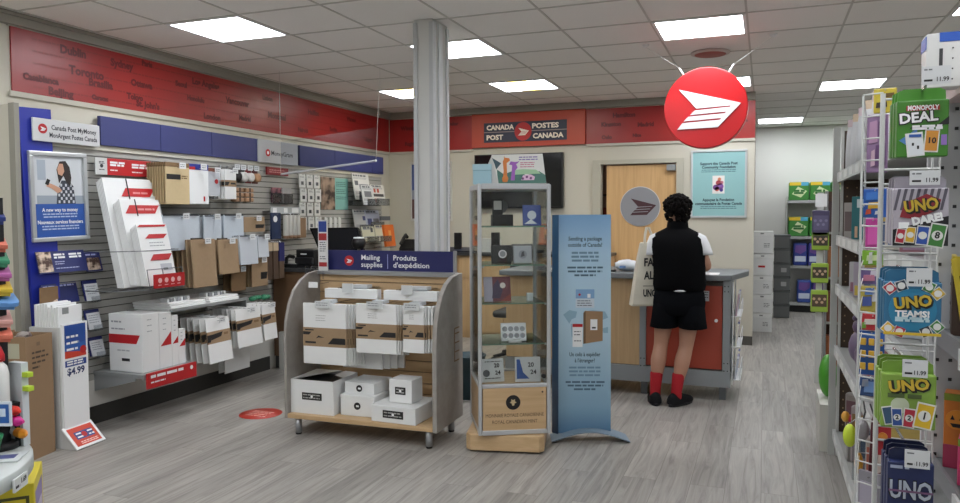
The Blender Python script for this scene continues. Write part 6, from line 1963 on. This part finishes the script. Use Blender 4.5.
random.seed(17)
FILL = ('c9c2b8', '9a6a72', '6a7aa5', 'b9a05a', '8a9a8a', 'a58aa0', 'c5c9cf', '5f6f8f')
for zi, (z, nm) in enumerate(((.662, 'lower'), (1.032, 'middle'), (1.322, 'upper'))):
    for k in range(4):
        y = 3.95 - .33 * k - .05 * zi
        o = goods('clear_pack', 'carded toy pack along the ' + nm + ' gondola shelf, ' + ('farthest', 'second', 'third', 'nearest')[k] + ' of its row', 'pack', .425, y, z, math.radians(-25))
        h_ = random.uniform(.14, .22)
        MB().box(0, .11, 0, .04, 0, h_, M(FILL[(zi * 3 + k) % 8], .35, noise=.2, scale=30)).build('blister', o, bevel=.004)
        MB().box(.012, .098, -.002, 0, h_ * .1, h_ * .5, M(FILL[(zi * 5 + k * 3 + 2) % 8], .4)).poly([(.02, h_ * .6), (.09, h_ * .65), (.085, h_ * .9), (.025, h_ * .85)], -.002, 0, M(FILL[(zi + k * 5 + 4) % 8], .4)).build('print', o)

# ------------------------------------------------------------ wire wing rack with card games (nearest, right)
t = thing('wing_rack', 'white wire wing rack of card games at the right edge', 'rack', (0, 0, 0))
RW = M('c9cac8', .4)
q = MB()
XL_, XR_ = .186, .335
YN, YF = 1.45, 1.78
for x, y in ((XL_, YN), (XL_ - .028, YN + .02), (XL_ + .012, YF), (XR_, YF), (.262, YN + .0)):
    q.tube([(x, y, .55), (x, y, 1.665)], .0042 if (x, y) == (XL_, YN) else .002, RW, 8)
z = .60
k = 0
while z < 1.70:
    q.tube([(XL_, YN, z), (XL_ - .028, YN + .02, z)], .0014, RW, 6)
    q.tube([(XL_ - .028, YN + .02, z), (XL_ + .012, YF, z)], .0010, RW, 6)
    q.tube([(XL_ + .012, YF, z), (XR_, YF, z)], .0014, RW, 6)
    z += .0381
for z in (.65, .72, .98, 1.02, 1.065, 1.09, 1.235, 1.255, 1.29, 1.392, 1.404, 1.51, 1.535, 1.655):
    q.tube([(XL_, YN, z), (.272, YN, z)], .0022, RW, 6)
q.build('wire_grid', t)
def game(label, x0, x1, z0, z1, yf, col, tabc, art, n=3, price='11.99', tag_=None, dark=False):
    for k in range(n):
        o = thing('card_game', label if k == 0 else label.split(',')[0] + ', ' + ('second', 'third', 'rearmost')[k - 1] + ' box behind the front one', 'card game', (x0 - .001 * k, yf + .0205 * k, z0 + .001 * k), 0, 'boxed card games on the wing rack')
        w_, h_ = x1 - x0, z1 - z0
        MB().box(0, w_, 0, .019, 0, h_, M(col, .4)).build('carton', o, bevel=.002)
        MB().poly([(.002, h_), (w_ - .002, h_), (w_ - .003, h_ + .015), (w_ - .010, h_ + .019), (.010, h_ + .019), (.003, h_ + .015)], .012, .016, M(tabc, .4)).build('hang_tab', o)
        if k == 0:
            art(o, w_, h_)
    hk = thing('display_hook', '11.99 hook tag of the ' + label.split(',')[0], 'hook', ((x0 + x1) / 2, yf, z1 + .016), 0, 'price tag hooks of the wing rack')
    MB().tube([(.0, .15, 0), (.0, -.012, 0), (0, -.016, .006)], .0022, CHROME, 6).build('wire', hk)
    a, b, c, d_ = tag_
    q = MB().box(a, b, -.026, -.024, c, d_, M('c9cbcc', .4))
    q.lines(a + .003, a + (b - a) * .4, [d_ - .005], .0022, M('6a6d70', .5), y=-.0262).lines(a + .003, a + (b - a) * .4, [c + .006], .003, INK, y=-.0262)
    q.text(price, b - .011, c + .007, .009, INK, y=-.0264, bold=.0002, width=.016)
    q.build('price_tag', hk)
def card(q, cx, cz, w_, h_, ang, col, y, txt=None, white=True):
    T = Matrix.Translation((cx, 0, cz)) @ Matrix.Rotation(math.radians(ang), 4, 'Y')
    q.box(-w_ / 2, w_ / 2, y, y + .0004, -h_ / 2, h_ / 2, M('d6d6d2', .4), T)
    q.box(-w_ * .42, w_ * .42, y - .0003, y, -h_ * .44, h_ * .44, M(col, .4), T)
    if white:
        q.disc(0, 0, w_ * .34, y - .0006, y - .0003, M('d6d6d2', .4), 18, sx=1.0, T=T)
    if txt:
        q.text(txt, 0, 0, w_ * .62, INK, y=y - .0008, bold=.0004, T=T)
YEL = M('c8aa38', .4)
def uno(q, cx, cz, s, y, w_, body=None, rim=INK):
    T = Matrix.Translation((cx, 0, cz)) @ Matrix.Rotation(math.radians(-8), 4, 'Y')
    q.text('UNO', .0014, -.0014, s, rim, y=y, bold=.0028, width=w_ * 1.05, T=T)
    q.text('UNO', 0, 0, s, body or YEL, y=y - .0006, bold=.0009, width=w_, T=T)
def art_deal(o, w_, h_):
    q = MB().text('MONOPOLY', w_ * .5, h_ * .86, .010, WHITE, y=-.0012, bold=.0004, width=w_ * .6)
    q.box(w_ * .18, w_ * .82, -.0008, 0, h_ * .815, h_ * .905, M('a02a24', .4))
    T = Matrix.Rotation(math.radians(-4), 4, 'Y')
    q.text('DEAL', w_ * .47, h_ * .665, .021, INK, y=-.001, bold=.0022, width=w_ * .78, T=T)
    q.text('DEAL', w_ * .47, h_ * .665, .021, WHITE, y=-.0016, bold=.0007, width=w_ * .74, T=T)
    q.poly([(w_ * .25, h_ * .5), (w_, h_ * .56), (w_, h_ * .70), (w_ * .8, h_ * .56), (w_ * .3, h_ * .54)], -.0006, 0, INK)
    q.lines(w_ * .3, w_ * .92, [h_ * .535, h_ * .50], .004, WHITE, y=-.0012)
    q.poly([(w_ * .05, h_ * .3), (w_ * .4, h_ * .5), (w_ * .4, h_ * .1)], -.0006, 0, M('4a7ab0', .4))
    card(q, w_ * .36, h_ * .22, w_ * .34, h_ * .42, -6, 'd5d9dc', -.0012, white=False)
    q.box(w_ * .24, w_ * .48, -.002, -.0016, h_ * .35, h_ * .40, M('2f55a0', .4)).box(w_ * .3, w_ * .34, -.002, -.0016, h_ * .2, h_ * .25, INK).box(w_ * .4, w_ * .44, -.002, -.0016, h_ * .14, h_ * .2, INK)
    card(q, w_ * .68, h_ * .28, w_ * .28, h_ * .40, 4, 'c98a35', -.0006, '10', white=False)
    q.box(w_ * .86, w_ * .97, -.0008, 0, h_ * .2, h_ * .38, M('8a6ab0', .4))
    q.build('artwork', o)
def art_dare(o, w_, h_):
    q = MB()
    for k in range(9):
        q.poly([(w_ * (-.0 + .12 * k), h_ * .62), (w_ * (.05 + .12 * k), h_ * .62), (min(w_, w_ * (.14 + .12 * k)), h_ * .99), (min(w_, w_ * (.08 + .12 * k)), h_ * .99)], -.0004, 0, M('56525c', .4)) if k < 8 else None
    q.poly([(0, h_ * .28), (w_, h_ * .52), (w_, 0), (0, 0)], -.0006, 0, M('15141a', .4))
    q.poly([(w_ * .12, h_ * .5), (w_ * .2, h_ * .74), (w_ * .6, h_ * .90), (w_ * .86, h_ * .80), (w_ * .8, h_ * .62), (w_ * .4, h_ * .46)], -.001, 0, M('8a2430', .4))
    uno(q, w_ * .50, h_ * .70, .024, -.0014, w_ * .62)
    T = Matrix.Translation((w_ * .62, 0, h_ * .46)) @ Matrix.Rotation(math.radians(-12), 4, 'Y')
    q.text('DARE!', 0, 0, .016, WHITE, y=-.0018, bold=.001, width=w_ * .56, T=T)
    q.lines(w_ * .1, w_ * .3, [h_ * .38, h_ * .33], .005, WHITE, y=-.0018)
    card(q, w_ * .14, h_ * .17, w_ * .17, h_ * .26, 8, 'a8283a', -.0008)
    card(q, w_ * .32, h_ * .19, w_ * .18, h_ * .28, 6, 'cfa530', -.0012)
    card(q, w_ * .54, h_ * .18, w_ * .23, h_ * .34, 6, '2a4fa0', -.0018)
    card(q, w_ * .80, h_ * .18, w_ * .30, h_ * .42, 10, '3f7a3a', -.0024, '8')
    q.build('artwork', o)
def art_teams(o, w_, h_):
    q = MB()
    q.disc(w_ * .5, h_ * .48, w_ * .42, -.0006, 0, M('2b7a9e', .4), 36)
    for cx, cz, a, c in ((.1, .88, -40, 'a8283a'), (.3, .93, -20, '2f3a4a'), (.78, .92, 25, '3f7a3a'), (.93, .8, 50, 'c9a83a'), (.08, .12, 40, 'cfa530'), (.28, .06, 20, 'a8283a'), (.74, .08, -25, '33333a'), (.93, .18, -45, '3f7a3a')):
        card(q, w_ * cx, h_ * cz, w_ * .2, h_ * .2, a, c, -.0005)
    uno(q, w_ * .5, h_ * .62, .024, -.0014, w_ * .66)
    q.text('TEAMS!', w_ * .5, h_ * .40, .013, WHITE, y=-.0016, bold=.0006, width=w_ * .6)
    q.lines(w_ * .2, w_ * .8, [h_ * .32, h_ * .28], .004, M('bcd8e2', .4), y=-.0012)
    q.box(0, w_, -.0016, 0, -.0, h_ * .05, M('c9ab35', .4))
    q.build('artwork', o)
def art_green(o, w_, h_):
    q = MB()
    uno(q, w_ * .5, h_ * .79, .024, -.0008, w_ * .74)
    q.lines(w_ * .12, w_ * .88, [h_ * .60], .007, M('4a5a30', .4), y=-.0008)
    q.disc(w_ * .35, h_ * .42, w_ * .17, -.0006, 0, M('b9c2a8', .4), 24)
    card(q, w_ * .14, h_ * .22, w_ * .2, h_ * .34, -12, '35506a', -.0008, white=False)
    card(q, w_ * .30, h_ * .20, w_ * .2, h_ * .34, -4, '2a4a8a', -.0012, '2')
    card(q, w_ * .52, h_ * .20, w_ * .22, h_ * .36, 5, 'a8283a', -.0018, '2')
    card(q, w_ * .79, h_ * .26, w_ * .34, h_ * .48, 10, 'd2ae2e', -.0024, '1')
    q.build('artwork', o)
def art_blue(o, w_, h_):
    q = MB()
    q.text('UNO', w_ * .5, h_ * .60, .042, INK, y=-.0008, bold=.002, width=w_ * .98)
    q.text('UNO', w_ * .5, h_ * .60, .040, M('b9c2d2', .25, metal=.4), y=-.0016, bold=.001, width=w_ * .92)
    q.box(w_ * .02, w_ * .98, -.0019, -.0016, h_ * .58, h_ * .61, M('6a4a6a', .4))
    q.lines(w_ * .05, w_ * .5, [h_ * .93], .005, M('9aa2ba', .4), y=-.0008)
    card(q, w_ * .25, h_ * .2, w_ * .25, h_ * .3, -10, '2a6a9a', -.0008)
    card(q, w_ * .6, h_ * .2, w_ * .25, h_ * .3, 5, '2a4a7a', -.0012)
    q.build('artwork', o)
game('green card game box, topmost on the wing rack', .189, .259, 1.547, 1.634, 1.32, '3f7a26', '46832c', art_deal, tag_=(-.007, .031, .003, .030))
game('striped grey card game box with fanned cards, second on the wing rack', .187, .262, 1.410, 1.499, 1.32, 'a9a3ac', '8f8a92', art_dare, tag_=(-.020, .020, -.012, .010))
game('blue card game box with round panel, third on the wing rack', .177, .256, 1.270, 1.353, 1.32, '30688a', '2a6283', art_teams, tag_=(-.013, .021, -.020, .008))
game('lime green card game box, fourth on the wing rack', .176, .252, 1.122, 1.208, 1.32, '7d9c42', '6f9238', art_green, tag_=(-.013, .021, -.015, .012))
game('dark blue card game box with silver letters, lowest on the wing rack', .188, .252, .955, 1.068, 1.32, '1f2850', '171f40', art_blue, tag_=(-.013, .021, -.016, .012))
# packs hung inside the wing rack, on its far grid
def side_pack(name, label, x0, x1, z0, z1, col, art, cat='pack', y=1.755, rz=-8):
    w_, h_ = x1 - x0, z1 - z0
    o = thing(name, label, cat, ((x0 + x1) / 2, y, z0), math.radians(rz), 'packs on the far grid of the wing rack')
    MB().box(-w_ / 2, w_ / 2, -.010, .004, 0, h_, M(col, .35, noise=.25, scale=70)).build('pouch', o, bevel=.002)
    q = MB()
    for a, b, c, d_, cc in art:
        q.poly([((a - .5) * w_, c * h_), ((b - .5) * w_, (c + .03) * h_), ((b - .52) * w_, d_ * h_), ((a - .47) * w_, (d_ - .03) * h_)], -.0125, -.010, M(cc, .4))
    q.build('print', o)
    MB().tube([(0, .03, h_ - .004), (0, -.014, h_ - .004)], .0015, CHROME, 6).build('hanger', o)
    return o
side_pack('candy_bag', 'mauve and purple patterned candy bag high on the wing rack', .197, .236, 1.545, 1.665, '8a6f90', ((.1, .5, .5, .9, 'b08aa8'), (.4, .9, .1, .5, '5f3f68'), (.2, .4, .1, .4, 'c9a9b8'), (.5, .9, .6, .9, '6d4a72')), 'bag')
side_pack('tag_pack', 'yellow header card with dark print at the top of the wing rack', .208, .250, 1.668, 1.718, 'c9b540', ((.1, .6, .2, .45, '3a2f2a'), (.3, .9, .6, .8, '6a522a')))
side_pack('toy_car_pack', 'blue toy car pack with orange lettering on the wing rack', .193, .236, 1.452, 1.512, '2f5aa5', ((.1, .9, .6, .9, '3f74c0'), (.2, .8, .3, .55, 'c9a03a'), (.1, .35, .1, .3, 'b5482f'), (.5, .8, .1, .25, 'c9cdd2')))
side_pack('pink_pack', 'bright pink boxed toy on the wing rack', .198, .226, 1.385, 1.450, 'b8408f', ((.15, .85, .15, .8, 'd05aa8'),))
side_pack('slime_pack', 'lime green small pack under the pink toy', .193, .232, 1.352, 1.383, '7fae35', ((.2, .8, .3, .7, 'c9d8a0'), (.3, .5, .1, .9, 'd9dcd4')))
side_pack('candy_pack', 'purple and pink candy pack below the lime green one on the wing rack', .191, .235, 1.312, 1.346, '6a5a8a', ((.1, .6, .2, .6, 'b5728a'), (.4, .9, .5, .9, 'c9c4cf')))
side_pack('candy_pack', 'yellow and blue slanted candy pack on the wing rack, middle', .190, .236, 1.255, 1.308, 'b0a04a', ((.1, .5, .2, .6, '4a5a9a'), (.5, .9, .4, .9, 'c9c9c9'), (.2, .6, .65, .95, '5a7ab5')))
side_pack('candy_pack', 'red and white lettered candy pack on the wing rack', .195, .236, 1.215, 1.250, 'b5323a', ((.1, .9, .35, .7, 'd9d2c9'), (.0, .2, .1, .5, '6a9a3a')))
o = thing('battery_rack', 'blue tray with three rows of small yellow packs on the wing rack', 'tray', (.214, 1.755, 1.120), math.radians(-8))
MB().box(-.024, .024, -.006, .004, 0, .092, M('2a5aa8', .4)).tube([(0, .03, .09), (0, -.01, .09)], .0015, CHROME, 6).build('tray', o)
for r_ in range(3):
    for c in range(3):
        d = thing('small_pack', 'yellow small pack in the blue tray, ' + ('bottom', 'middle', 'top')[r_] + ' row, ' + ('left', 'centre', 'right')[c], 'pack', (0, 0, 0), 0, 'yellow packs in the blue tray')
        d.matrix_basis = Matrix.Translation((.214, 1.755, 1.120)) @ Matrix.Rotation(math.radians(-8), 4, 'Z') @ Matrix.Translation((-.0155 + .0155 * c, -.0065, .012 + .026 * r_))
        MB().box(-.0055, .0055, -.010, 0, 0, .014, M('cfa53a', .4)).build('pack', d, bevel=.0015)
side_pack('water_toy_pack', 'dark blue wrapped pack below the blue tray of yellow packs', .193, .236, 1.075, 1.115, '33507f', ((.2, .8, .2, .8, '6a8ab8'), (.1, .4, .5, .9, '8a8f9a')))
o = thing('play_ball', 'fluorescent yellow ball pack low at the left of the wing rack', 'ball', (.176, 1.755, .985))
MB().ball((0, 0, 0), (.0135, .0135, .025), M('b9cc35', .5), 20).build('ball', o)
MB().tube([(0, 0, .026), (.012, .02, .03), (.02, .026, .03)], .0015, CHROME, 6).build('hanger', o)
o = thing('spoon_toy', 'grey egg shaped toy pod hanging low on the wing rack', 'toy', (.198, 1.73, 1.005))
MB().ball((0, 0, 0), (.0125, .0125, .023), M('8a8588', .3), 18).build('pod', o)
MB().tube([(0, 0, .02), (.004, .0, .04), (.006, .05, .05)], .0018, INK, 6).build('loop', o)
o = thing('dog_lead', 'dark maroon strap hanging low on the wing rack', 'strap', (.205, 1.70, .895))
MB().poly([(.0, .0), (.008, .0), (.016, .14), (.010, .155), (.005, .14)], -.004, .004, M('4f1a24', .5)).build('strap', o)
MB().tube([(.010, .0, .15), (.012, .08, .155)], .0018, INK, 6).build('hook', o)
o = thing('mirror_pack', 'grey silver edged flat pack hanging lowest on the wing rack', 'pack', (.205, 1.66, .78), math.radians(-35))
MB().box(-.022, .022, -.004, .004, 0, .16, M('8f8c94', .35)).build('card', o)
MB().box(-.018, .018, -.005, -.004, .02, .14, M('a59fae', .3)).tube([(0, .14, .15), (0, -.01, .15)], .0015, CHROME, 6).build('print', o)
o = thing('red_pack', 'red carded toy hanging right of the maroon strap', 'pack', (.222, 1.74, .885), math.radians(-10))
MB().box(0, .03, -.004, .004, 0, .16, M('a52a30', .4)).tube([(.015, .04, .155), (.015, -.01, .155)], .0015, CHROME, 6).build('card', o)
MB().disc(.015, .11, .009, -.008, -.004, M('d98a3a', .4), 14).box(.004, .026, -.005, -.004, .03, .07, M('c9b9b0', .4)).build('print', o)
o = thing('gold_pack', 'gold oval toy in a clear pack below the yellow ball', 'pack', (.195, 1.76, .895))
MB().ball((0, 0, .03), (.009, .009, .024), M('c99a3a', .35), 16).build('toy', o)
MB().box(-.012, .014, .009, .011, -.01, .075, PLASTIC).tube([(.0, .01, .07), (.0, .025, .07)], .0015, CHROME, 6).build('blister', o)
for k in range(3):
    o = thing('clear_pack', ('pale clear pack between the wires of the wing rack, below the silver pack', 'pale clear pack low in the wing rack behind the dark blue games', 'greyish clear pack deep in the wing rack')[k], 'pack', (.228 - .012 * k, 1.745, .70 + .0 * k - .09 * (k % 2)), math.radians(-10))
    MB().box(-.02, .02, -.008, .004, 0, .08, M(('a9a6a8', '9aa0a8', '8d8a90')[k], .3, noise=.3, scale=80)).tube([(0, .03, .076), (0, -.01, .076)], .0015, CHROME, 6).build('blister', o)

# ------------------------------------------------------------ end display behind the wing rack
t = thing('end_display', 'grey pegboard end display behind the card games at the right edge', 'display', (0, 0, 0))
q = MB().box(.335, 1.1, 1.90, 1.915, .1, 1.735, M('b4b6b8', .5))
for i in range(14):
    for j in range(36):
        q.box(.362 + .0254 * i - .0035, .362 + .0254 * i + .0035, 1.898, 1.90, .2 + .0425 * j - .0035, .2 + .0425 * j + .0035, M('2a2c2e', .6))
q.build('pegboard', t)
for z in (.915, 1.205, 1.725):
    s_ = MB().box(.36, 1.1, 1.40, 1.90, z - .025, z, M('6a6d70' if z < 1.7 else 'c2aeac', .5)).build('shelf', t)
    MB().box(.352, .36, 1.40, 1.90, z - .03, z + .008, M('77797c' if z < 1.7 else 'c2b0ae', .4)).build('shelf_edge', s_)
MB().box(.36, 1.1, 1.40, 1.90, 0, .12, M('55585a', .5)).build('plinth', t)
t = thing('puzzle_box', 'orange pumpkin puzzle box on the lower right shelf', 'box', (.364, 1.83, .916), math.radians(-15))
MB().box(0, .2, 0, .05, 0, .16, M('c9762a', .4)).build('carton', t, bevel=.002)
q = MB().disc(.024, .105, .021, -.002, 0, M('d98a2a', .4), 20).poly([(.012, .105), (.020, .105), (.016, .115)], -.003, -.002, INK).poly([(.028, .105), (.036, .105), (.032, .115)], -.003, -.002, INK).poly([(.012, .097), (.036, .097), (.031, .089), (.017, .089)], -.003, -.002, INK)
q.box(0, .2, -.001, 0, .0, .05, M('a83a5a', .4)).box(.0, .2, -.001, 0, .145, .16, M('7a8a2a', .4)).box(.05, .15, -.001, 0, .07, .13, M('a5452a', .4))
q.build('print', t)
t = thing('puzzle_box', 'pink pumpkin puzzle box in front of the orange one on the lower right shelf', 'box', (.366, 1.71, .916), math.radians(-15))
MB().box(0, .2, 0, .05, 0, .095, M('c23a6a', .4)).build('carton', t, bevel=.002)
MB().disc(.02, .04, .016, -.002, 0, M('d9932a', .4), 20).box(.012, .028, -.003, -.002, .034, .04, INK).box(0, .2, -.001, 0, .08, .095, M('7aa03a', .4)).build('print', t)
t = thing('display_bin', 'yellow framed clear bin of dark orange toys on the middle right shelf', 'bin', (.365, 1.79, 1.206), math.radians(-10))
YF_ = M('bfa930', .4)
q = MB().box(0, .2, -.004, 0, .125, .165, YF_).poly([(-.004, .16), (.006, .16), (.030, .0), (.020, .0)], -.012, -.004, YF_).box(.0, .008, 0, .1, .125, .165, YF_)
q.build('frame', t)
MB().box(.0, .2, .0, .1, .0, .125, M('3a2a22', .5, noise=.5, scale=60)).box(.024, .08, -.008, .0, .0, .06, M('c9661f', .4)).build('bin', t)
t = thing('white_pack', 'tall white boxed item with blue top strip, highest on the right rack', 'pack', (.292, 1.70, 1.707))
MB().box(0, .075, 0, .05, 0, .105, M('d0d1ce', .4)).polyz([(.0, 0), (-.0, .05), (.02, .0), (.02, .05)], .08, .08, WHITE).build('carton', t, bevel=.002)
q = MB().box(.022, .0755, -.0012, 0, .088, .106, M('2a56b0', .4)).box(-.0012, .0, 0, .05, .075, .1, M('2a56b0', .4)).box(.022, .028, -.0012, 0, .03, .075, M('3a3a3c', .4))
for k in range(4):
    for c in range(2):
        q.disc(.045 + .02 * c, .015 + .02 * k, .0015, -.0012, 0, INK, 8)
q.build('print', t)
MB().tube([(.04, .05, .1), (.04, .2, .1)], .0025, CHROME, 6).build('hanger', t)
for k in range(2):
    o = thing('price_rail_tag', ('white price tag on the lower right shelf edge, at the photo edge', 'pale price tag on the middle right shelf edge')[k], 'tag', (.356, 1.62 - .02 * k, (.88, 1.165)[k]), math.radians(-90))
    MB().box(-.025, .025, -.012, -.006, 0, .04, M('cfd0d0', .4)).build('card', o)
bpy.context.view_layer.update()
